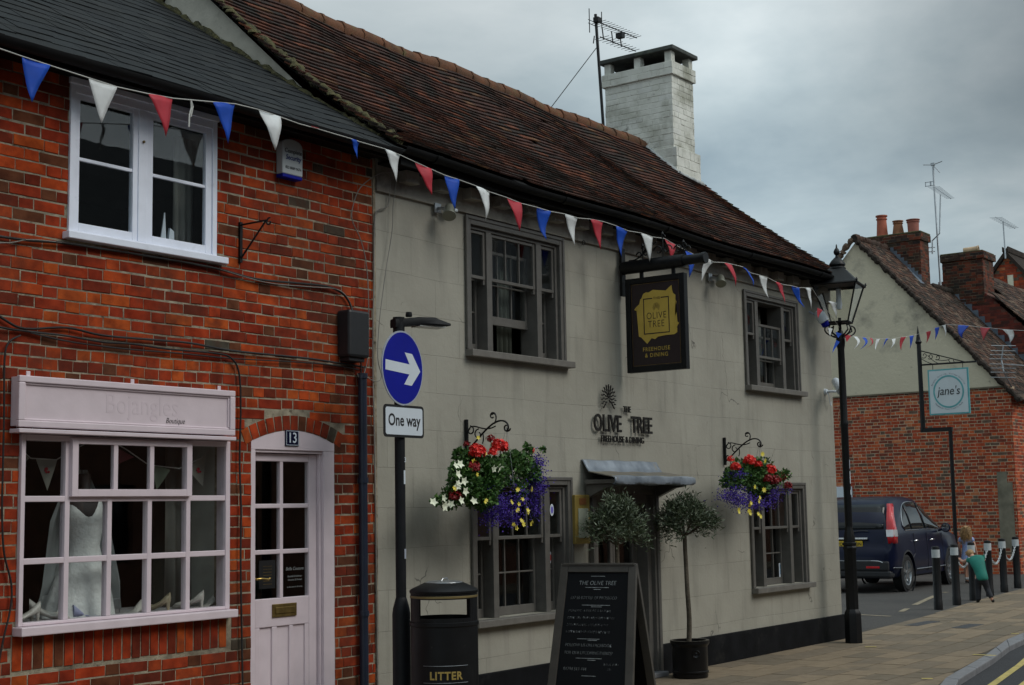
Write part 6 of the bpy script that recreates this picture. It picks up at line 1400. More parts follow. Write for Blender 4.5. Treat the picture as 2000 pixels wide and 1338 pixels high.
# ------------------------------------------------------------------ bollards and chains
m_band = mat('white_reflective_band', (.50, .54, .56), .5, var=.12, scale=10)
BOL = [aZ(1833, 1190), aZ(1869, 1181), aZ(1902, 1172), aZ(1934, 1164), aZ(1962, 1156), aZ(1988, 1148)]
blabs = ['black bollard nearest the lamp post, standing alone at the tarmac edge', 'black bollard just left of the boy in the green shirt', 'black bollard behind the boy leaning over the chain', 'black bollard just right of the boy in the green shirt', 'black bollard with chain on both sides, second from the right edge', 'black bollard nearest the right edge of the view']
bol = None
for i, (p, lb_) in enumerate(zip(BOL, blabs)):
    if bol is None:
        bol = thing('bollard', lb_, 'bollard', p, 0, 'bollards along the car park edge'); m = MB(); m.local = True
        m.lathe([(.070, -.05), (.070, .12), (.065, .13), (.062, .80), (.060, .955), (.054, .972), (.0, .98)], (0, 0, 0), 20); m.build('post', m_black, bol, smooth=35)
        m = MB(); m.local = True; m.lathe([(.0605, .80), (.0645, .80), (.0640, .925), (.0605, .925)], (0, 0, 0), 20); m.build('white_band', m_band, bol, smooth=35)
        o = bol
    else: o = copy_tree(bol); o.location = p; o['label'] = lb_
clab = ['white chain the boy leans over, left of the middle bollard', 'white chain just right of the boy', 'white chain between the two bollards near the right', 'white chain reaching the last bollard at the right']
for (i, j, sag), lb_ in zip(((1, 2, .22), (2, 3, .22), (3, 4, .26), (4, 5, .24)), clab):
    a, b_ = BOL[i] + Vector((0, 0, .80)), BOL[j] + Vector((0, 0, .80)); m = MB(); n = 30
    a += (b_ - a).normalized() * .06; b_ -= (b_ - a).normalized() * .06
    pts = [a.lerp(b_, k / n) - Vector((0, 0, sag * 4 * (k / n) * (1 - k / n))) for k in range(n + 1)]
    for k in range(n):
        c = (pts[k] + pts[k + 1]) / 2; d = (pts[k + 1] - pts[k]).normalized(); s_ = d.cross(Vector((0, 0, 1))).normalized() if k % 2 else d.cross(d.cross(Vector((0, 0, 1)))).normalized(); hl = (pts[k + 1] - pts[k]).length * .72
        m.tube([c + d * hl * math.cos(t_) + s_ * .016 * math.sin(t_) for t_ in [2 * PI * q_ / 8 for q_ in range(9)]], .0055, 4)
    tag(m.build('chain', m_band), lb_, 'chain', 'chains between the bollards')
# ------------------------------------------------------------------ far cottage with rendered gable
ct = thing('gable_cottage', 'cottage with cream rendered gable over a brick wall, facing the car park', 'house', (34, 12, 0))
GX = 34.0; AY, AZ = 14.14, 8.19; SLP = 1.116
m = MB(); bricks(m, (GX, 0, 0), (0, 1, 0), (0, 0, 1), (-1, 0, 0), 10.52, 18.0, -.1, 4.33, course=.0765, seed=41, jit=.004, j=.012, jv=.011, thick=.02); bricks(m, (0, 10.52, 0), (1, 0, 0), (0, 0, 1), (0, -1, 0), GX, 38, -.1, 4.1, course=.0765, seed=42, jit=.004, thick=.02)
m.build('wall', m_brick2, ct)
m = MB(); m.box(GX + .003, GX + .3, 10.523, 18, -.1, 4.33); m.box(GX + .3, 38, 10.523, 10.8, -.1, 4.2); m.build('mortar', m_mortar2, ct)
m_creamr = mat('cream_render', (.62, .555, .415), .9, col2=(.57, .51, .38), scale=1.2, bump=.5, bscale=14, bdist=.02, stain=[((.22, .20, .165), .9, .58, .78), ((.11, .10, .09), 4.5, .65, .80)])
m = MB(); ey = AY - (AZ - 4.33) / SLP
m.prism([(GX - .03, ey, 4.33), (GX - .03, 2 * AY - ey, 4.33), (GX - .03, AY, AZ)], (.3, 0, 0)); m.build('gable', m_creamr, ct, bevel=.02)
m = MB(); m.box(GX - .045, GX, 10.55, 17.9, 4.30, 4.335); m.build('render_bead', m_mortar3, ct)
# patched jamb at the corner
m = MB(); m.box(GX - .015, GX + .01, 10.72, 10.95, .6, 2.35); m.box(GX - .012, GX + .01, 10.6, 10.72, .3, 2.1); m.build('patch', mat('cement_patch', (.21, .19, .14), .95, var=.3, scale=4), ct)
def plane_roof(y_of_t, z0, slope, flip=1):
    c = 1 / math.sqrt(1 + slope * slope)
    def s_(u, t): return Vector((u, y_of_t + flip * t * c, z0 + t * slope * c + .02 * math.sin(u * 2 + t))), Vector((0, -slope * c * flip, c))
    return s_
m_tile2 = mat('old_dark_tile', (1, 1, 1), .9, col2=(.5, .5, .48), scale=6, island=[(0, (.085, .050, .038)), (.3, (.045, .034, .028)), (.6, (.12, .062, .042)), (.85, (.16, .11, .08)), (1, (.07, .045, .035))], bump=.5, bscale=20, stain=[((.30, .27, .22), 5, .66, .8), ((.03, .027, .022), 1.4, .5, .7)], spec=.2)
y0 = 10.30; z0 = AZ + .08 - SLP * (AY - y0); Lr = (AY - y0) * math.sqrt(1 + SLP ** 2)
m = MB(); sf = plane_roof(y0, z0, SLP)
roof_tiles(m, sf, GX - .12, 36.7, Lr, .11, .17, .014, lap=2, seed=51, jit=.012, jl=.015)
LrL = (13.25 - y0) * math.sqrt(1 + SLP ** 2); roof_tiles(m, sf, 36.7, 38.3, LrL, .11, .17, .014, lap=2, seed=52, jit=.012, jl=.015)
m.build('roof', m_tile2, ct)
m = MB(); lump(m, [sf(GX - .06, t)[0] + Vector((-.04, 0, 0)) for t in (0, 1, 2, 3, 4, 5, Lr)], .06, n=7, seed=6, jz=.8); lump(m, [(GX - .1, AY + .05, AZ + .06), (GX - .1, AY + 2, AZ - 2.1), (GX - .1, 2 * AY - y0, z0 - .05)], .07, n=7, seed=7, jz=.8); m.build('verge', m_tile2, ct)
m = MB(); rk = [(GX - .14 + i * .3, AY, AZ + .08) for i in range(10)]; lump(m, rk, .10, n=8, seed=9, jz=.3); lump(m, [(36.7, 13.25, sf(37, LrL)[0].z), (38.3, 13.25, sf(37, LrL)[0].z)], .09, n=8, seed=9, jz=.3); m.build('ridge', m_tile2, ct, smooth=50)
m = MB(); m.add([(GX, AY, AZ), (36.7, AY, AZ), (36.7, 18, AZ - 4.3), (GX, 18, AZ - 4.3)], [(0, 1, 2, 3)]); m.add([(36.7, AY, AZ), (36.7, 10.3, z0), (36.7, 18, z0)], [(0, 1, 2)]); m.add([(36.7, 13.25, 7.1), (38.3, 13.25, 7.1), (38.3, 18, 3), (36.7, 18, 3)], [(0, 1, 2, 3)]); m.build('rear_roof', m_tile2, ct)
# chimney with three pots
m = MB(); X0_, X1_, Y0_, Y1_ = 36.0, 36.62, 13.24, 14.66
core = MB()
def stack2(mb, x0, x1, y0, y1, z0, z1, seed): stack(mb, x0, x1, y0, y1, z0, z1, course=.078, seed=seed, jit=.005, core=core)
stack2(m, X0_, X1_, Y0_, Y1_, 6.6, 8.42, 61); stack2(m, X0_ - .05, X1_ + .05, Y0_ - .05, Y1_ + .05, 8.42, 8.60, 62)
ch1 = m.build('chimney', m_brick3, ct); core.build('mortar', m_mortar3, ch1); core = MB(); m = MB(); m.prism([(X0_ - .05, Y0_ - .05, 8.60), (X1_ + .05, Y0_ - .05, 8.60), (X1_ + .05, Y1_ + .05, 8.60), (X0_ - .05, Y1_ + .05, 8.60)], (0, 0, .05)); m.build('flaunching', m_moss, ch1, bevel=.02)
for (yy, r0, r1, h, mt, nm) in ((Y1_ - .30, .155, .125, .62, m_pot, 0), (Y1_ - .74, .165, .115, .42, mat('ochre_pot', (.24, .10, .045), .8, var=.3), 1), (Y0_ + .27, .14, .15, .40, mat('pink_pot', (.30, .10, .07), .75, var=.15), 2)):
    m = MB(); c = ((X0_ + X1_) / 2, yy, 8.62)
    m.lathe([(r0, 0), (r1, h * .75), (r1, h * .8), (r1 + .02, h * .82), (r1 + .02, h * .86), (r1, h * .87), (r1, h * .93), (r1 + .03, h * .95), (r1 + .03, h), (r1 - .01, h), (r1 - .03, h * .6)], c, 18); m.build('chimney_pot', mt, ch1, smooth=35)
m = MB(); n_ = 9
for k in range(n_):
    ya, yb_ = Y0_ + .8 * k / n_, Y0_ + .8 * (k + 1) / n_; za = AZ + .1 - SLP * (AY - ya); m.box(X0_ - .012, X0_, ya, yb_, za - .05, za + .22)
m.prism([(X0_ - .26, Y0_ - .06, AZ + .11 - SLP * (AY - Y0_ + .06)), (X0_ - .10, AY - .55, AZ + .12 - SLP * .55), (X0_, AY - .55, AZ + .13 - SLP * .55), (X0_, Y0_ - .06, AZ + .12 - SLP * (AY - Y0_ + .06))], (0, -.01, .02)); m.build('flashing', mat('lead_flashing', (.13, .16, .20), .5, .2, var=.3, scale=3), ch1)
# ------------------------------------------------------------------ second and third houses behind
h2 = thing('brick_gable_house', 'taller dark brick house with a broad soot-stained chimney behind the cottage roof', 'house', (38.2, 12, 0))
GX2 = 38.2; s2 = 1.03; ap = (12.9 + 1.1, 7.55 + 1.1)
topf = lambda y_: 7.62 - s2 * (12.75 - y_) if y_ < 12.75 else 7.62
m = MB(); bricks(m, (GX2, 0, 0), (0, 1, 0), (0, 0, 1), (-1, 0, 0), 9.9, 13.6, 4.2, 7.7, course=.078, seed=71, top=topf, jit=.004, thick=.02); m.build('wall', mat('deep_red_brick', (1, 1, 1), .85, col2=(.6, .55, .5), scale=5, island=[(0, (.20, .035, .022)), (.3, (.13, .028, .02)), (.6, (.25, .05, .028)), (.85, (.09, .03, .022)), (1, (.17, .035, .022))]), h2)
m = MB(); m.prism([(GX2 + .01, 9.9, 0), (GX2 + .01, 13.6, 0), (GX2 + .01, 13.6, 7.6), (GX2 + .01, 12.75, 7.6), (GX2 + .01, 9.9, 7.6 - s2 * 2.85)], (8, 0, 0)); m.build('mortar', mat('deep_mortar', (.13, .06, .045), .95, var=.2), h2)
sf2 = plane_roof(9.8, 7.75 - s2 * 2.95, s2); m = MB(); roof_tiles(m, sf2, GX2 - .12, 47, 3.45, .13, .19, .016, lap=2, seed=81, jit=.012, jl=.015); roof_tiles(m, plane_roof(12.20, 7.75 - s2 * .55, s2), GX2 + .95, 47, 1.0, .13, .19, .016, lap=2, seed=82, jit=.012, jl=.015); m.build('roof', m_tile2, h2)
m = MB(); stack2(m, GX2 - .02, GX2 + .85, 12.36, 13.46, 6.9, 8.12, 91); stack2(m, GX2 - .09, GX2 + .92, 12.30, 13.52, 8.12, 8.30, 92); ch2 = m.build('chimney', m_brick3, h2); core.build('mortar', m_mortar3, ch2)
m = MB(); m.prism([(GX2 - .05, 12.33, 8.3), (GX2 + .9, 12.33, 8.3), (GX2 + .9, 13.5, 8.3), (GX2 - .05, 13.5, 8.3)], (0, 0, .04)); m.build('flaunching', m_moss, ch2, bevel=.02)
m = MB(); cpp = Vector((GX2 + .3, 12.75, 8.42)); m.lathe([(.085, -.2), (.09, -.17), (.085, -.1), (.085, .15), (.10, .17), (.10, .2), (.07, .2), (.07, 0)], cpp, 16, axis=(.1, -1, .05)); m.build('fallen_pot', m_potbuff, ch2, smooth=35)
m = MB(); n_ = 16
for k in range(n_):
    ya = 10.6 + 2.6 * k / n_; za = AZ + .12 - SLP * (AY - ya); m.box(GX2 - .02, GX2, ya, ya + 2.6 / n_ + .0, za - .15, za + .20 - .0)
m.build('flashing', MATS['lead_flashing'], h2)
h3 = thing('far_gable_house', 'small brick gable with white patches in the distance at the right edge', 'house', (50, 15, 0))
m = MB(); apx = aX(1966, 500, 50); tf = lambda y_: apx.z - 1.25 * abs(y_ - apx.y); bricks(m, (50, 0, 0), (0, 1, 0), (0, 0, 1), (-1, 0, 0), apx.y - 3, apx.y + 2.4, 6.0, apx.z, course=.1, st=.28, hd=.14, seed=95, top=tf, thick=.02); m.build('wall', m_brick2, h3)
m = MB(); m.prism([(50.01, apx.y - 3, 0), (50.01, apx.y + 3, 0), (50.01, apx.y + 3, apx.z - 3.75), (50.01, apx.y, apx.z), (50.01, apx.y - 3, apx.z - 3.75)], (6, 0, 0)); m.build('mortar', m_mortar3, h3)
m = MB()
for s_ in (-1, 1): m.obox((52.9, apx.y + s_ * 1.55, apx.z - 1.25 * 1.55 + .1), (3.05, 0, 0), (0, s_ * 1.65, -1.25 * 1.65), (0, 0, .09))
m.build('roof', m_tile2, h3)
for (a, b_) in (((1968, 538), (1980, 559)), ((1968, 572), (1987, 598))):
    p1, p2 = aX(*a, 49.98), aX(*b_, 49.98); m = MB(); m.box(49.95, 50, p2.y, p1.y, p2.z, p1.z); m.build('white_patch', m_cream, h3)
# aerials on the right-hand roofs
a2 = thing('tv_aerial', 'tall silver lattice aerial mast between the two brick chimneys', 'aerial', aX(1838, 575, 37.3))
m = MB(); m.tube([aX(1839, 590, 37.3), aX(1822, 322, 37.3)], .028, 6); m.build('mast', m_alu, a2)
tpp = aX(1822, 322, 37.3); m = MB()
for (px, py) in ((1803, 322), (1840, 315), (1836, 337)): m.tube([tpp, aX(px, py, 37.3)], .012, 4)
m.box(tpp.x - .04, tpp.x + .04, tpp.y - .05, tpp.y + .05, tpp.z - .02, tpp.z + .05); q1 = aX(1816, 359, 37.3); m.box(q1.x, q1.x + .02, q1.y - .13, q1.y + .13, q1.z - .06, q1.z - .045); m.box(q1.x, q1.x + .02, q1.y - .13, q1.y + .13, q1.z + .045, q1.z + .06); m.box(q1.x, q1.x + .02, q1.y + .11, q1.y + .13, q1.z - .06, q1.z + .06); m.box(q1.x, q1.x + .02, q1.y - .04, q1.y + .0, q1.z - .06, q1.z + .06); m.build('antenna', m_alu, a2)
a3 = thing('tv_aerial', 'small aerial on a bent pole bracketed to the three-pot chimney', 'aerial', aX(1817, 480, 36.7))
m = MB(); m.tube([aX(1821, 496, 36.7), aX(1821, 470, 36.7), aX(1835, 456, 36.7), aX(1837, 380, 36.7)], .02, 6); 
for py in (484, 492): m.tube([aX(1812, py, 36.62), aX(1826, py - 1, 36.75)], .015, 5)
m.build('mast', m_alu, a3); m = MB(); e0_ = aX(1823, 364, 37.0); e1_ = aX(1857, 388, 35.2); yagi(m, e0_, e1_ - e0_, (e1_ - e0_).length, 12, (0, 0, 1), .16, .10, .007); m.build('antenna', m_alu, a3)
a4 = thing('tv_aerial', 'small aerial on a thin pole above the far brick gable', 'aerial', aX(1964, 500, 49.5))
m = MB(); m.tube([aX(1964, 505, 49.5), aX(1959, 432, 49.5)], .025, 5); m.build('mast', m_alu, a4)
m = MB(); e0_ = aX(1944, 424, 51); e1_ = aX(1982, 446, 47.5); yagi(m, e0_, e1_ - e0_, (e1_ - e0_).length, 10, (0, 0, 1), .22, .14, .009); m.build('antenna', m_alu, a4)
a5 = thing('tv_aerial', 'white grid aerial low on the corner of the cream gable cottage', 'aerial', aX(1975, 755, 33.9))
m = MB(); m.tube([aX(1976, 756, 33.9), aX(1968, 742, 33.5), aX(1960, 725, 33.3), aX(1956, 704, 33.3), aX(1960, 674, 33.3)], .018, 6); m.build('mast', m_alu, a5)
m = MB()
for py, a, b_ in ((675, 1936, 1984), (685, 1935, 1983), (693, 1934, 1982), (701, 1933, 1980), (711, 1933, 1981), (719, 1935, 1984), (727, 1935, 1984), (737, 1935, 1984)): m.tube([aX(a, py, 33.2), aX(b_, py + .5, 33.2)], .009, 4)
e0_ = aX(1962, 711, 33.2); e1_ = aX(2030, 716, 31.5); yagi(m, e0_, e1_ - e0_, 2.2, 18, (0, 0, 1), .10, .09, .008); m.build('antenna', m_alu, a5)
p = aX(1642, 965, 33.9); m = MB(); p2 = aX(1662, 950, 33.9); p1 = aX(1630, 972, 33.9); m.box(33.95, 33.985, p2.y, p1.y, p1.z, p2.z); tag(m.build('notice_board', m_signwhite, bevel=.005), 'white notice board on the brick wall just behind the parked car', 'notice')

# ------------------------------------------------------------------ tea shop sign on its cranked post
JX = 31.4
js = thing('shop_sign_post', 'slim cranked black post with scrolled arm and a white and turquoise hanging sign', 'sign post', aX(1865, 1140, JX))
m = MB(); lo = aX(1867, 1070, JX); lo2 = Vector((lo.x, lo.y, 0)); k1, k2 = aX(1856, 838, JX), aX(1803, 840, JX); k2.z = k1.z
m.tube([lo2, k1 + Vector((0, 0, .0))], .045, 8); m.box(JX - .04, JX + .04, k1.y - .045, k2.y + .05, k1.z - .045, k1.z + .045); m.tube([k2, aX(1794, 665, JX)], [.055, .05], 8); m.lathe([(.06, -.1), (.075, -.06), (.05, -.02), (.05, .0), (.0, .32)], aX(1793.5, 663, JX), 10); m.build('post', m_black, js, smooth=40)
m = MB(); a_, b_ = aX(1798, 713, JX), aX(1907, 706, JX); m.tube([a_, b_], .022, 6); c_ = aX(1797, 685, JX); m.tube([c_, aX(1885, 707, JX)], .014, 6)
UJ, VJ = (0, -1, 0), (0, 0, 1)
for (px, py, r_, s0, s1) in ((1805, 694, .07, 0, 6), (1817, 696, .07, 0, 6), (1831, 698, .065, 0, 6)): m.tube(spiral(aX(px, py, JX), r_, .015, s0 - 2.4, s1 - 2.4, UJ, VJ, 14), .009, 5)
for (x1, y1, x2, y2) in ((1799, 700, 1835, 710), (1812, 694, 1845, 710), (1828, 702, 1855, 702), (1852, 702, 1862, 708), (1862, 703, 1868, 708)): m.tube(bez([aX(x1, y1, JX), aX((x1 + x2) / 2, max(y1, y2) + 4, JX), aX(x2, y2, JX)], 8), .008, 5)
m.build('scroll_arm', m_black, js, smooth=50)
q0 = [aX(1812, 722, JX), aX(1892, 718, JX), aX(1895, 807, JX), aX(1816, 812, JX)]
yl, yr = (q0[0].y + q0[3].y) / 2, (q0[1].y + q0[2].y) / 2; zt2, zb2 = (q0[0].z + q0[1].z) / 2, (q0[2].z + q0[3].z) / 2
m = MB(); m.box(JX - .02, JX + .02, yr, yl, zb2, zt2); m.build('board', mat('turquoise_paint', (.10, .36, .38), .5), js, bevel=.004)
m = MB(); m.box(JX - .024, JX - .0205, yr + .035, yl - .035, zb2 + .035, zt2 - .035); m.build('face', mat('sign_pale', (.58, .64, .66), .5, var=.03), js)
for yy in (yl - .12, yr + .12): m = MB(); m.tube([(JX, yy, zt2 - .03), (JX, yy, zt2 + .14)], .008, 5); m.build('hook', m_black, js)
cJ = Vector((JX - .026, (yl + yr) / 2, (zb2 + zt2) / 2)); m = MB(); RR = .345
for k in range(40):
    a0_, a1_ = 2 * PI * k / 40, 2 * PI * (k + 1) / 40; P_ = lambda a, r_: cJ + Vector((0, -math.cos(a) * r_, math.sin(a) * r_ * 1.05)); m.add([P_(a0_, RR), P_(a1_, RR), P_(a1_, RR - .035), P_(a0_, RR - .035)], [(0, 1, 2, 3)])
m.build('ring', MATS['turquoise_paint'], js, solid=.003)
text('lettering', "jane's", m_textblack, js, cJ + Vector((-.003, 0, -.07)), .27, UJ, VJ, ext=.001, shear=.2, sx=.85)
def arc_text(s, R_, a_mid, size, flip, mt):
    n = len(s)
    for i, chh in enumerate(s):
        if chh == ' ': continue
        a = a_mid + (-1 if not flip else 1) * (i - n / 2 + .5) * size * .55 / R_
        U_ = Vector((0, -math.sin(a), -math.cos(a))) * (1 if not flip else -1); V_ = Vector((0, -math.cos(a), math.sin(a))) * (1 if not flip else -1)
        yield chh, cJ + Vector((-.002, -math.cos(a) * R_, math.sin(a) * R_)), U_, V_
for s_, am, fl in (("Bespoke Catering, Vintage Catering", PI / 2, False), ("Homemade Food Freshly Made", -PI / 2, True)):
    for chh, pos, U_, V_ in arc_text(s_, .385 if not fl else .405, am, .05, fl, None): text('lettering', chh, MATS['lead_flashing'], js, pos, .045, U_, V_, ext=.0005)

# ------------------------------------------------------------------ parked car
m_paint = mat('dark_blue_car_paint', (.003, .006, .024), .28, 0, var=.1, scale=3, coat=.05, spec=.25)
m_cglass = mat('car_glass', (.012, .014, .016), .05, 0, var=.2, spec=.3, scale=2)
m_tyre = mat('tyre', (.012, .012, .012), .85, var=.2); m_rim = mat('alloy', (.42, .44, .46), .3, .9, var=.1); m_cplast = mat('bumper_plastic', (.014, .015, .018), .6, var=.15)
m_rlens = mat('red_lens', (.55, .012, .018), .15, coat=.5); m_clens = mat('clear_lens', (.6, .6, .62), .12, .3, coat=.5); m_yplate = mat('yellow_plate', (.62, .42, .02), .45)
ph_ = R(2.2); cx_, sx_ = math.cos(ph_), math.sin(ph_); wr = Vector((26.92, 10.55, 0)); O = wr - Vector((cx_ * .86 + sx_ * .80, sx_ * .86 - cx_ * .80, 0))
car = thing('parked_car', 'dark blue estate car with tall red rear lamps parked against the brick wall', 'car', O, ph_)
def LM(): q_ = MB(); q_.local = True; return q_
#        x    zbot  wsill  wmid  zmid  wbelt zbelt wroof zroof
ST = [(.00, .36, .70, .80, .50, .80, .66, .72, .70), (.05, .30, .78, .88, .50, .88, .74, .80, .78), (.11, .28, .82, .90, .55, .89, .84, .80, .88), (.13, .26, .84, .905, .6, .895, .98, .76, 1.05), (.30, .26, .86, .91, .6, .89, 1.02, .70, 1.34), (.52, .26, .87, .91, .6, .885, 1.04, .64, 1.55), (.78, .26, .87, .91, .6, .88, 1.05, .62, 1.645),
      (1.1, .25, .87, .905, .6, .88, 1.04, .62, 1.685), (1.7, .25, .87, .90, .6, .88, 1.03, .62, 1.69), (2.2, .25, .87, .90, .6, .88, 1.02, .62, 1.65), (2.6, .25, .87, .90, .6, .875, 1.02, .63, 1.50), (3.0, .25, .87, .905, .6, .87, 1.03, .66, 1.26), (3.28, .25, .87, .905, .6, .86, 1.03, .70, 1.10), (3.7, .25, .86, .90, .6, .84, .99, .70, 1.05), (4.15, .25, .84, .88, .6, .80, .92, .64, .97), (4.42, .26, .76, .80, .55, .74, .80, .6, .86), (4.53, .30, .60, .68, .5, .62, .66, .5, .70)]
def sec(s_):
    x_, zb3, ws, wm, zm, wb_, zbl, wrf, zr = s_
    H = [(0, zb3), (ws * .92, zb3), (ws, zb3 + .04), (wm, zm - .12), (wm, zm + .02), (wb_, zbl - .10), (wb_ - .012, zbl), ((wb_ + wrf) / 2 + .02, (zbl + zr) / 2), (wrf + .02, zr - .07), (wrf - .05, zr - .015), (wrf * .5, zr), (0, zr + .006)]
    return [(x_, -y_, z_) for y_, z_ in H] + [(x_, y_, z_) for y_, z_ in H[-2:0:-1]]
ST = [tuple(v * (1.065 if k in (4, 6, 8) else 1) for k, v in enumerate(s_)) for s_ in ST]
rings = [sec(s_) for s_ in ST]; n = len(rings[0]); m = LM(); m.add([p for r_ in rings for p in r_], [(i * n + k, i * n + (k + 1) % n, (i + 1) * n + (k + 1) % n, (i + 1) * n + k) for i in range(len(ST) - 1) for k in range(n)] + [tuple(range(n)), tuple((len(ST) - 1) * n + k for k in range(n))])
body = m.build('body', m_paint, car, smooth=50)
cut = MB(); 
for wx in (.86, 3.48):
    for s_ in (-1, 1): cut.lathe([(.385, -.16), (.385, .25)], (wx, s_ * .80, .36), 32, axis=(0, s_, 0))
me = bpy.data.meshes.new('c'); me.from_pydata([tuple(p) for p in cut.v], [], cut.f); bmx = bmesh.new(); bmx.from_mesh(me); bmesh.ops.recalc_face_normals(bmx, faces=bmx.faces); bmx.to_mesh(me); bmx.free(); me.materials.append(m_cplast)
cuto = bpy.data.objects.new('c', me); C.objects.link(cuto); cuto.parent = car
md = body.modifiers.new('b', 'BOOLEAN'); md.operation = 'DIFFERENCE'; md.object = cuto; md.solver = 'EXACT'
bpy.context.view_layer.update(); dg = bpy.context.evaluated_depsgraph_get(); nm_ = bpy.data.meshes.new_from_object(body.evaluated_get(dg)); body.modifiers.clear(); body.data = nm_; bpy.data.objects.remove(cuto)
def side_y(x_, z_):     # body half width at x, z above the belt
    for a, b_ in zip(ST, ST[1:]):
        if a[0] <= x_ <= b_[0]:
            k = (x_ - a[0]) / (b_[0] - a[0]); v = [p + (q_ - p) * k for p, q_ in zip(a, b_)]; break
    pts = [(v[6] - .0, v[5] - .012), ((v[6] + v[8]) / 2, (v[5] + v[7]) / 2 + .02), (v[8] - .07, v[7] + .02), (v[8], v[7] - .05)]
    if z_ <= pts[0][0]: return v[5] - .008
    return interp(pts, z_)
def sidepane(poly, off, th=.006):
    o_ = []
    for s_ in (-1, 1):
        q_ = LM(); 
        # triangulated fan through a fine strip so that the pane follows the body
        xs_ = [p[0] for p in poly]; xa, xb = min(xs_), max(xs_); nn = 14; vs = []
        for i in range(nn + 1):
            x_ = xa + (xb - xa) * i / nn; x_ = min(max(x_, xa + 1e-4), xb - 1e-4); zs = []
            for (a, b_), (c_, d_) in zip(poly, poly[1:] + poly[:1]):
                if (a - x_) * (c_ - x_) <= 0 and a != c_: zs.append(b_ + (d_ - b_) * (x_ - a) / (c_ - a))
            zl, zh = min(zs), max(zs)
            for j in range(5): z_ = zl + (zh - zl) * j / 4; vs.append((x_, s_ * (side_y(x_, z_) + off), z_))
        q_.add(vs, [(i * 5 + j, i * 5 + 5 + j, i * 5 + 6 + j, i * 5 + j + 1) for i in range(nn) for j in range(4)]); o_.append(q_)
    return o_
OUTL0 = [(.90, 1.09), (.82, 1.14), (.86, 1.25), (1.0, 1.40), (1.16, 1.50), (1.4, 1.57), (1.8, 1.585), (2.1, 1.56), (2.45, 1.45), (2.75, 1.31), (3.02, 1.13), (3.05, 1.08)]
outl = [(a, b_ * 1.065) for a, b_ in OUTL0]
def clipx(poly, xa, xb):
    o_ = []
    P_ = poly + poly[:1]
    for (a, b_), (c_, d_) in zip(P_, P_[1:]):
        ins = xa <= a <= xb
        if ins: o_.append((a, b_))
        for xx in ((xa, xb) if c_ > a else (xb, xa)):
            if (a - xx) * (c_ - xx) < 0: o_.append((xx, b_ + (d_ - b_) * (xx - a) / (c_ - a)))
    return o_
for xa, xb in ((.82, 1.22), (1.27, 2.02), (2.08, 3.05)):
    for q_ in sidepane(clipx(outl, xa, xb), .010): q_.build('side_window', m_cglass, car, smooth=40, solid=.006)
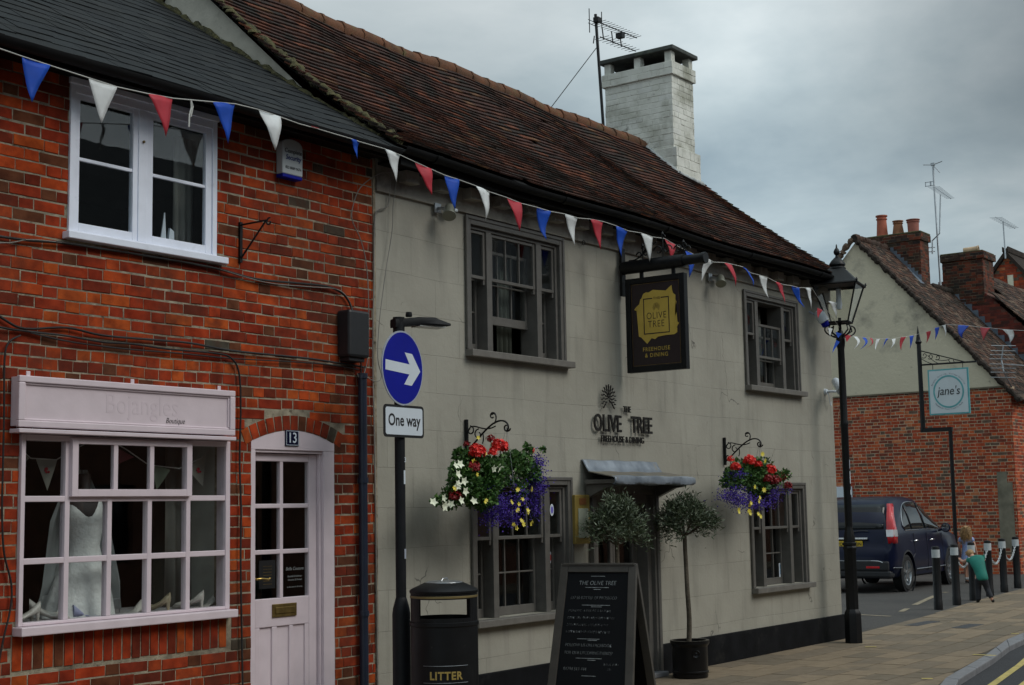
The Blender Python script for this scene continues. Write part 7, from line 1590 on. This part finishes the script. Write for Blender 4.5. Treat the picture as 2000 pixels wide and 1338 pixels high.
for s_ in (-1, 1):
    q_ = LM(); q_.tube(catm([(x_, s_ * (side_y(x_, z_) + .012), z_) for x_, z_ in outl[:-1]], 3), .008, 5); q_.tube([(x_, s_ * (side_y(x_, 1.075) + .012), 1.075) for x_ in ()] or [(x_, s_ * (side_y(x_, 1.145) + .012), 1.145) for x_ in (.86, 1.5, 2.2, 3.0)], .008, 5); q_.build('window_trim', m_chrome, car, smooth=60)
    q_ = LM(); q_.lathe([(0, -.08), (.06, -.07), (.09, -.02), (.095, .03), (.085, .04), (0, .04)], (2.82, s_ * 1.04, 1.16), 14, axis=(-1, 0, 0)); q_.tube([(2.86, s_ * .87, 1.10), (2.84, s_ * 1.0, 1.14)], .025, 6); o = q_.build('door_mirror', m_paint, car, smooth=45)
    for v in o.data.vertices: v.co.y += 0
    q_ = LM(); q_.lathe([(0, .042), (.078, .042), (0, .045)], (2.82, s_ * 1.04, 1.16), 14, axis=(-1, 0, 0)); q_.build('mirror_glass', m_chrome, o)
    for x_ in (1.36, 2.30): q_ = LM(); q_.tube([(x_ - .08, s_ * .90, .93), (x_ - .06, s_ * .935, .94), (x_ + .06, s_ * .935, .94), (x_ + .08, s_ * .90, .93)], .013, 6); q_.build('door_handle', m_chrome, car, smooth=60)
    # wheels
    for wx in (.86, 3.48):
        q_ = LM(); ax3 = (0, s_, 0); c3 = (wx, s_ * .79, .345)
        q_.lathe([(.22, -.10), (.31, -.105), (.34, -.085), (.345, 0), (.34, .085), (.31, .105), (.235, .10), (.225, .06)], c3, 32, axis=ax3, cap=False); wo = q_.build('wheel', m_tyre, car, smooth=35)
        q_ = LM(); q_.lathe([(.225, .03), (.235, .10), (.22, .095), (.205, .04), (.10, .03), (0, .03)], c3, 28, axis=ax3)
        for k in range(5):
            a = k * 2 * PI / 5 + .3; d_ = Vector((math.cos(a), 0, math.sin(a))); t_ = Vector((-d_.z, 0, d_.x)); q_.obox(Vector(c3) + d_ * .125 + Vector((0, s_ * .075, 0)), d_ * .105, t_ * .032, Vector((0, .014, 0)))
        q_.lathe([(0, .10), (.05, .095), (.055, .05)], c3, 14, axis=ax3); q_.build('rim', m_rim, wo, smooth=35)
        q_ = LM(); q_.lathe([(.385, -.01), (.42, .0), (.42, .012), (.385, .02)], (wx, s_ * .895, .36), 24, axis=(0, s_, 0), cap=False); q_.build('arch_trim', m_cplast, car, smooth=40)
    # tall rear lamp
    q_ = LM(); lv0 = [(.86, .13, .80, .92, .24), (.98, .125, .785, .915, .25), (1.10, .165, .765, .905, .25), (1.22, .235, .74, .865, .30), (1.36, .335, .715, .815, .39), (1.48, .445, .69, .775, .51), (1.55, .52, .66, .735, .59)]
    vs = []; lv = [(a_[0] * 1.065,) + a_[1:] for a_ in lv0]
    for z_, xr, yi, yo, xo in lv: vs += [(xr - .016, s_ * yi, z_), (xr - .002, s_ * (yo - .01), z_), (xo, s_ * (yo + .012), z_)]
    def lampf(i0, i1): return [(3 * i + k, 3 * i + 3 + k, 3 * i + 4 + k, 3 * i + k + 1) for i in range(i0, i1) for k in range(2)]
    q_.add(vs, lampf(0, len(lv) - 1)); o = q_.build('tail_lamp', m_rlens, car, smooth=50, solid=.02)
    q_ = LM(); q_.add([(vs[3][0] - .016, vs[3][1] * .99, vs[3][2]), (vs[4][0] - .018, vs[4][1], vs[4][2]), (vs[5][0], vs[5][1] + s_ * .014, vs[5][2]), (vs[6][0] - .016, vs[6][1] * .99, vs[6][2]), (vs[7][0] - .018, vs[7][1], vs[7][2]), (vs[8][0], vs[8][1] + s_ * .014, vs[8][2])], [(0, 1, 4, 3), (1, 2, 5, 4)]); q_.build('clear_lens', m_clens, o, solid=.006)
# rear window, wiper, bar, plate, bumper
q_ = LM(); vs = []
for i in range(7):
    k = i / 6; x_ = .185 + (.515 - .185) * k; z_ = 1.18 + (1.645 - 1.18) * k ** .93; hw_ = .70 - .07 * k
    for j in range(9): y_ = hw_ * (j / 4 - 1); vs.append((x_ - .03 + .012 * (abs(j / 4 - 1)) ** 2 * 1.5, y_, z_))
q_.add(vs, [(i * 9 + j, i * 9 + 9 + j, i * 9 + 10 + j, i * 9 + j + 1) for i in range(6) for j in range(8)]); q_.build('rear_window', m_cglass, car, smooth=60, solid=.012)
q_ = LM(); q_.tube([(.105, -.02, 1.12), (.10, -.3, 1.16), (.10, -.42, 1.145)], .010, 5); q_.lathe([(0, 0), (.03, .01), (0, .03)], (.12, 0, 1.11), 8, axis=(-1, 0, .3)); q_.build('rear_wiper', m_cplast, car)
q_ = LM(); q_.box(.06, .115, -.42, .42, .985, 1.03); q_.build('chrome_bar', m_chrome, car, bevel=.015)
q_ = LM(); q_.box(.068, .10, -.31, .21, .855, .965); npx = q_.build('number_plate', m_yplate, car, bevel=.004)
def ctext(s_, y_, al):
    c4 = O + Vector((cx_ * .066 - sx_ * y_, sx_ * .066 + cx_ * y_, .875)); text('lettering', s_, m_textblack, npx, c4, .095, (sx_, -cx_, 0), (0, 0, 1), ext=.001, align=al, sx=.85, off=.001)
ctext('VO', .19, 'LEFT'); ctext('JDN', -.295, 'RIGHT')
q_ = LM(); q_.box(-.03, .10, -.83, .83, .40, .60); q_.box(-.02, .25, -.86, .86, .28, .42); q_.build('rear_bumper', m_cplast, car, bevel=.04)
q_ = LM(); q_.tube(catm([(-.035, -.5, .60), (-.03, -.68, .585), (.02, -.80, .50), (.12, -.9, .47), (.45, -.925, .46)], 4), .009, 5); q_.tube(catm([(-.035, .5, .60), (-.03, .68, .585), (.02, .80, .50), (.12, .9, .47), (.45, .925, .46)], 4), .009, 5); q_.tube([(-.035, -.5, .60), (-.035, .5, .60)], .009, 5); q_.tube([(1.3, -.915, .40), (3.05, -.915, .40)], .010, 5); q_.build('lower_trim', m_alu, car, smooth=60)
def mid_y(x_, z_):
    for a, b_ in zip(ST, ST[1:]):
        if a[0] <= x_ <= b_[0]: k = (x_ - a[0]) / (b_[0] - a[0]); v = [p + (q_ - p) * k for p, q_ in zip(a, b_)]; break
    return interp([(v[1], v[2]), (v[4] - .12, v[3]), (v[4] + .02, v[3]), (v[6] - .10, v[5]), (v[6] + .3, v[5])], z_) + .0015
q_ = LM()
for s_ in (-1, 1):
    for x_, z0_, z1_ in ((1.30, .62, 1.08), (2.06, .34, 1.08), (3.02, .42, 1.06)): q_.tube([(x_ - (.12 if x_ < 1.4 and k_ == 0 else 0), s_ * mid_y(x_, z0_ + (z1_ - z0_) * k_ / 6), z0_ + (z1_ - z0_) * k_ / 6) for k_ in range(7)], .005, 4)
    q_.tube([(.045, s_ * .70, .70), (.10, s_ * .72, .86), (.135, s_ * .72, 1.1)], .005, 4)
q_.tube([(.03, -.70, .69), (.03, .70, .69)], .005, 4); q_.build('panel_gap', m_textblack, car)
for s_ in (-1, 1): q_ = LM(); q_.box(-.036, -.02, s_ * .40, s_ * .66, .46, .50); q_.build('reflector', m_rlens, car, bevel=.004)
q_ = LM(); q_.lathe([(.02, 0), (.008, .03), (.003, .10)], (.75, 0, 1.66), 8, axis=(-.5, 0, 1)); q_.build('roof_aerial', m_cplast, car)

# ------------------------------------------------------------------ the two children
def skin(name, chains, mt, par, lv=2):
    """chains: list of [(x,y,z,r),...] joined where points coincide; grown into one surface"""
    vs = []; es = []; rs = []; idx = {}
    for c in chains:
        prev = None
        for (x_, y_, z_, r_) in c:
            key = (round(x_, 4), round(y_, 4), round(z_, 4))
            if key not in idx: idx[key] = len(vs); vs.append((x_, y_, z_)); rs.append(r_)
            i = idx[key]
            if prev is not None and prev != i: es.append((prev, i))
            prev = i
    me = bpy.data.meshes.new(name); me.from_pydata(vs, es, []); o = bpy.data.objects.new(name, me); C.objects.link(o)
    o.modifiers.new('skin', 'SKIN'); sub_ = o.modifiers.new('s', 'SUBSURF'); sub_.levels = lv; sub_.render_levels = lv
    for v, r_ in zip(me.skin_vertices[0].data, rs): v.radius = (r_, r_) if not isinstance(r_, tuple) else r_
    me.skin_vertices[0].data[0].use_root = True
    bpy.context.view_layer.update(); ev = bpy.data.meshes.new_from_object(o.evaluated_get(bpy.context.evaluated_depsgraph_get()))
    bpy.data.objects.remove(o); ev.polygons.foreach_set('use_smooth', [True] * len(ev.polygons)); ev.materials.clear(); ev.materials.append(mt)
    o = bpy.data.objects.new(name, ev); C.objects.link(o); o.parent = par; return o
def fingers(h, d, up_, s=1.0):
    """five short finger chains rooted in the palm at h, pointing along d"""
    d = Vector(d).normalized(); up_ = Vector(up_).normalized(); sd3 = d.cross(up_).normalized(); h = Vector(h); o_ = []
    for k, ln in zip((-1.5, -.5, .5, 1.5), (.036, .044, .042, .032)):
        a = h + sd3 * k * .011 * s; b_ = a + d * ln * .6 * s; c_ = b_ + (d * .6 - up_ * .8).normalized() * ln * .5 * s
        o_.append([(*h, .015 * s), (*(a + d * .02 * s), .0055 * s), (*b_, .005 * s), (*c_, .004 * s)])
    t_ = h - sd3 * .02 * s; o_.append([(*h, .015 * s), (*t_, .006 * s), (*(t_ + (d - sd3 * .7).normalized() * .025 * s), .005 * s)]); return o_
# boy leaning over the chain (local x = picture right, y = away)
bp_ = aZ(1920, 1177); bang = math.atan2(right.y, right.x)
vdir = Vector((bp_.x, bp_.y, 0)).normalized(); bang = math.atan2(-vdir.x, vdir.y)
boy = thing('person', 'child in a green school top and dark trousers bending over the chain', 'person', bp_, bang)
hip = (0.0, 0.0, .44, .075); ch_ = (-.055, .10, .66, .068); nk = (-.13, .20, .76, .04); hdc = (-.17, .27, .78, .06)
skin('body', [[hip, ch_, nk, (-.145, .225, .77, .035), (-.17, .26, .785, .058), (-.19, .30, .79, .045)],
              [ch_, (-.20, .14, .70, .034), (-.28, .22, .66, .028), (-.335, .27, .70, .022), (-.345, .29, .715, .018)], [ch_, (.03, .16, .74, .034), (.05, .27, .68, .028), (.02, .34, .72, .022), (.01, .35, .735, .018)],
              [hip, (-.055, .02, .38, .06), (-.06, .03, .22, .042), (-.07, .0, .06, .03), (-.075, .05, .02, .025)], [hip, (.05, -.01, .38, .06), (.07, .02, .24, .042), (.13, -.10, .09, .03), (.15, -.07, .03, .025)]] + fingers((-.345, .29, .715), (-.5, .6, .3), (0, 0, 1)) + fingers((.01, .35, .735), (-.4, .6, .3), (0, 0, 1)), m_skin, boy)
skin('shirt', [[(0.01, -.015, .345, (.10, .09)), (0.01, -.01, .40, (.108, .092)), (0.0, .005, .46, (.10, .085)), (-.055, .10, .66, (.115, .09)), (-.10, .165, .735, .07)], [(-.055, .10, .66, (.115, .09)), (-.17, .13, .70, .052), (-.235, .175, .68, .046)], [(-.055, .10, .66, (.115, .09)), (.02, .15, .73, .05), (.05, .22, .70, .044)]], m_teal, boy)
skin('trousers', [[(0.0, 0.0, .43, .092), (0, .0, .38, .088)], [(0, .0, .38, .088), (-.06, .02, .34, .064), (-.062, .03, .22, .052), (-.07, .0, .06, .044), (-.07, .0, .03, .043)], [(0, .0, .38, .088), (.055, -.01, .34, .064), (.075, .02, .23, .052), (.13, -.09, .10, .042), (.14, -.10, .075, .040)]], m_trouser, boy)
skin('shoe', [[(-.07, -.01, .035, .032), (-.085, .05, .028, .030), (-.09, .10, .025, .024)]], m_textblack, boy); skin('shoe', [[(.14, -.10, .06, .032), (.16, -.07, .03, .028), (.165, -.03, .022, .024)]], m_textblack, boy)
m = LM(); rn = random.Random(3); c5 = Vector((-.165, .255, .80))
m.lathe([(0, -.06), (.045, -.045), (.064, 0), (.055, .04), (.03, .062), (0, .068)], c5, 16, axis=(.2, -.3, 1))
for k in range(150):
    a = rn.random() * 6.3; z_ = rn.uniform(-.4, 1); s_ = math.sqrt(1 - z_ * z_); d_ = Vector((math.cos(a) * s_, math.sin(a) * s_, z_)); p3 = c5 + d_ * .062; m.tube([p3, p3 + d_ * .012 + Vector((rn.uniform(-.03, .01), .01, -.03))], [.004, .001], 3)
m.build('hair', m_hair, boy, smooth=70)
m = LM()
for s_ in (-1, 1): m.lathe([(0, -.004), (.005, 0), (0, .004)], (-.205 + .02 * s_, .335, .80), 8)
m.lathe([(0, 0), (.007, .004), (0, .018)], (-.21, .338, .785), 8, axis=(-.3, .9, 0)); m.build('face', m_skin, boy, smooth=60)
# girl walking away
gp = aZ(1892, 1139); vdir = Vector((gp.x, gp.y, 0)).normalized(); gang = math.atan2(-vdir.x, vdir.y)
girl = thing('person', 'small fair haired girl in a light blue dress and white socks walking away', 'person', gp, gang)
G = 1.0; hipg = (0, 0, .56, .085)
skin('body', [[hipg, (0, .01, .74, .075), (0, .01, .92, .08), (0, .01, .985, .035), (.005, .02, 1.05, .062), (.005, .025, 1.11, .06), (.005, .02, 1.155, .035)],
              [(0, .01, .92, .08), (-.11, .01, .90, .034), (-.15, .02, .74, .027), (-.13, .10, .62, .021), (-.125, .115, .59, .018)], [(0, .01, .92, .08), (.11, .01, .90, .034), (.165, -.02, .74, .027), (.19, .0, .60, .021), (.195, .005, .57, .018)],
              [hipg, (-.05, .02, .50, .06), (-.045, .09, .30, .042), (-.04, .06, .08, .028), (-.04, .10, .03, .024)], [hipg, (.045, 0, .50, .06), (.02, -.02, .29, .042), (.0, -.08, .08, .028), (.0, -.04, .03, .024)]] + fingers((-.125, .115, .59), (0, .3, -1), (0, 1, .2)) + fingers((.195, .005, .57), (0, .2, -1), (0, 1, .2)), m_skin, girl)
skin('dress', [[(0, .005, .40, (.16, .13)), (0, .005, .52, (.135, .11)), (0, .01, .70, (.098, .085)), (0, .01, .90, (.10, .085)), (0, .01, .955, .06)], [(0, .01, .90, (.10, .085)), (-.11, .01, .90, .052), (-.14, .015, .83, .048)], [(0, .01, .90, (.10, .085)), (.11, .01, .90, .052), (.145, .0, .83, .048)]], m_bluedress, girl)
skin('sock', [[(-.042, .065, .13, .033), (-.04, .06, .06, .032)]], m_sock, girl); skin('sock', [[(.004, -.07, .13, .033), (0, -.08, .06, .032)]], m_sock, girl)
skin('shoe', [[(-.04, .06, .035, .034), (-.042, .13, .025, .028)]], m_textblack, girl); skin('shoe', [[(0, -.08, .035, .034), (0, -.01, .025, .028)]], m_textblack, girl)
m = LM(); rn = random.Random(6); m.lathe([(.02, -.20), (.075, -.12), (.088, -.04), (.085, .03), (.06, .075), (.03, .095), (0, .1)], (.0, -.005, 1.075), 18)
for k in range(260):
    a = rn.uniform(PI * .85, 2.15 * PI); z_ = rn.uniform(0, .09); p3 = Vector((.082 * math.cos(a), -.005 + .08 * math.sin(a), 1.07 + z_)); e3_ = p3 + Vector((rn.uniform(-.03, .03), rn.uniform(-.03, .0), -rn.uniform(.12, .30))); m.tube([p3, (p3 + e3_) / 2 + Vector((math.cos(a) * .02, -.015, 0)), e3_], [.006, .006, .001], 3)
m.tube([(-.05, -.08, 1.0), (-.055, -.09, .88), (-.05, -.085, .80)], [.018, .014, .004], 6)
m.build('hair', m_hair, girl, smooth=70)
m = LM()
for s_ in (-1, 1): m.lathe([(0, -.004), (.006, 0), (0, .004)], (.005 + .022 * s_, .083, 1.09), 8)
m.lathe([(0, 0), (.008, .004), (0, .02)], (.005, .08, 1.07), 8, axis=(0, 1, 0)); m.build('face', m_skin, girl, smooth=60)

# ------------------------------------------------------------------ the terrace over the road (behind the viewer: it only shows as reflections and shade)
op = thing('opposite_terrace', 'brick terrace across the street, mirrored darkly in the window panes', 'building', (10, -4.6, 0))
m = MB(); hol = [(x_, x_ + 1.0, z_, z_ + 1.3) for x_ in range(-12, 108, 3) for z_ in (.9, 3.3)]; sheet(m, (0, -4.6, 0), (1, 0, 0), (0, 0, 1), (0, 1, 0), -14, 110, -.1, 5.7, hol, .12); m.build('wall', mat('opposite_brick', (.20, .09, .055), .9, var=.3, scale=5), op)
m = MB(); m.box(-14, 110, -4.80, -4.75, 0, 5); m.build('window', m_cglass, op)
m = MB(); m.prism([(-14, -4.3, 5.6), (-14, -8.4, 9.15), (-14, -12.5, 5.6)], (124, 0, 0)); m.build('roof', mat('opposite_slate', (.05, .052, .056), .7, var=.3), op)
for x_ in (-3, 9, 22): bx('chimney', MATS['opposite_brick'], op, x_, x_ + 1, -8.8, -8, 9, 10.9)
m = MB(); m.box(-20, 60, -4.6, -2.8, -.1, -.0); tag(m.build('far_pavement', MSLAB), kind='structure')
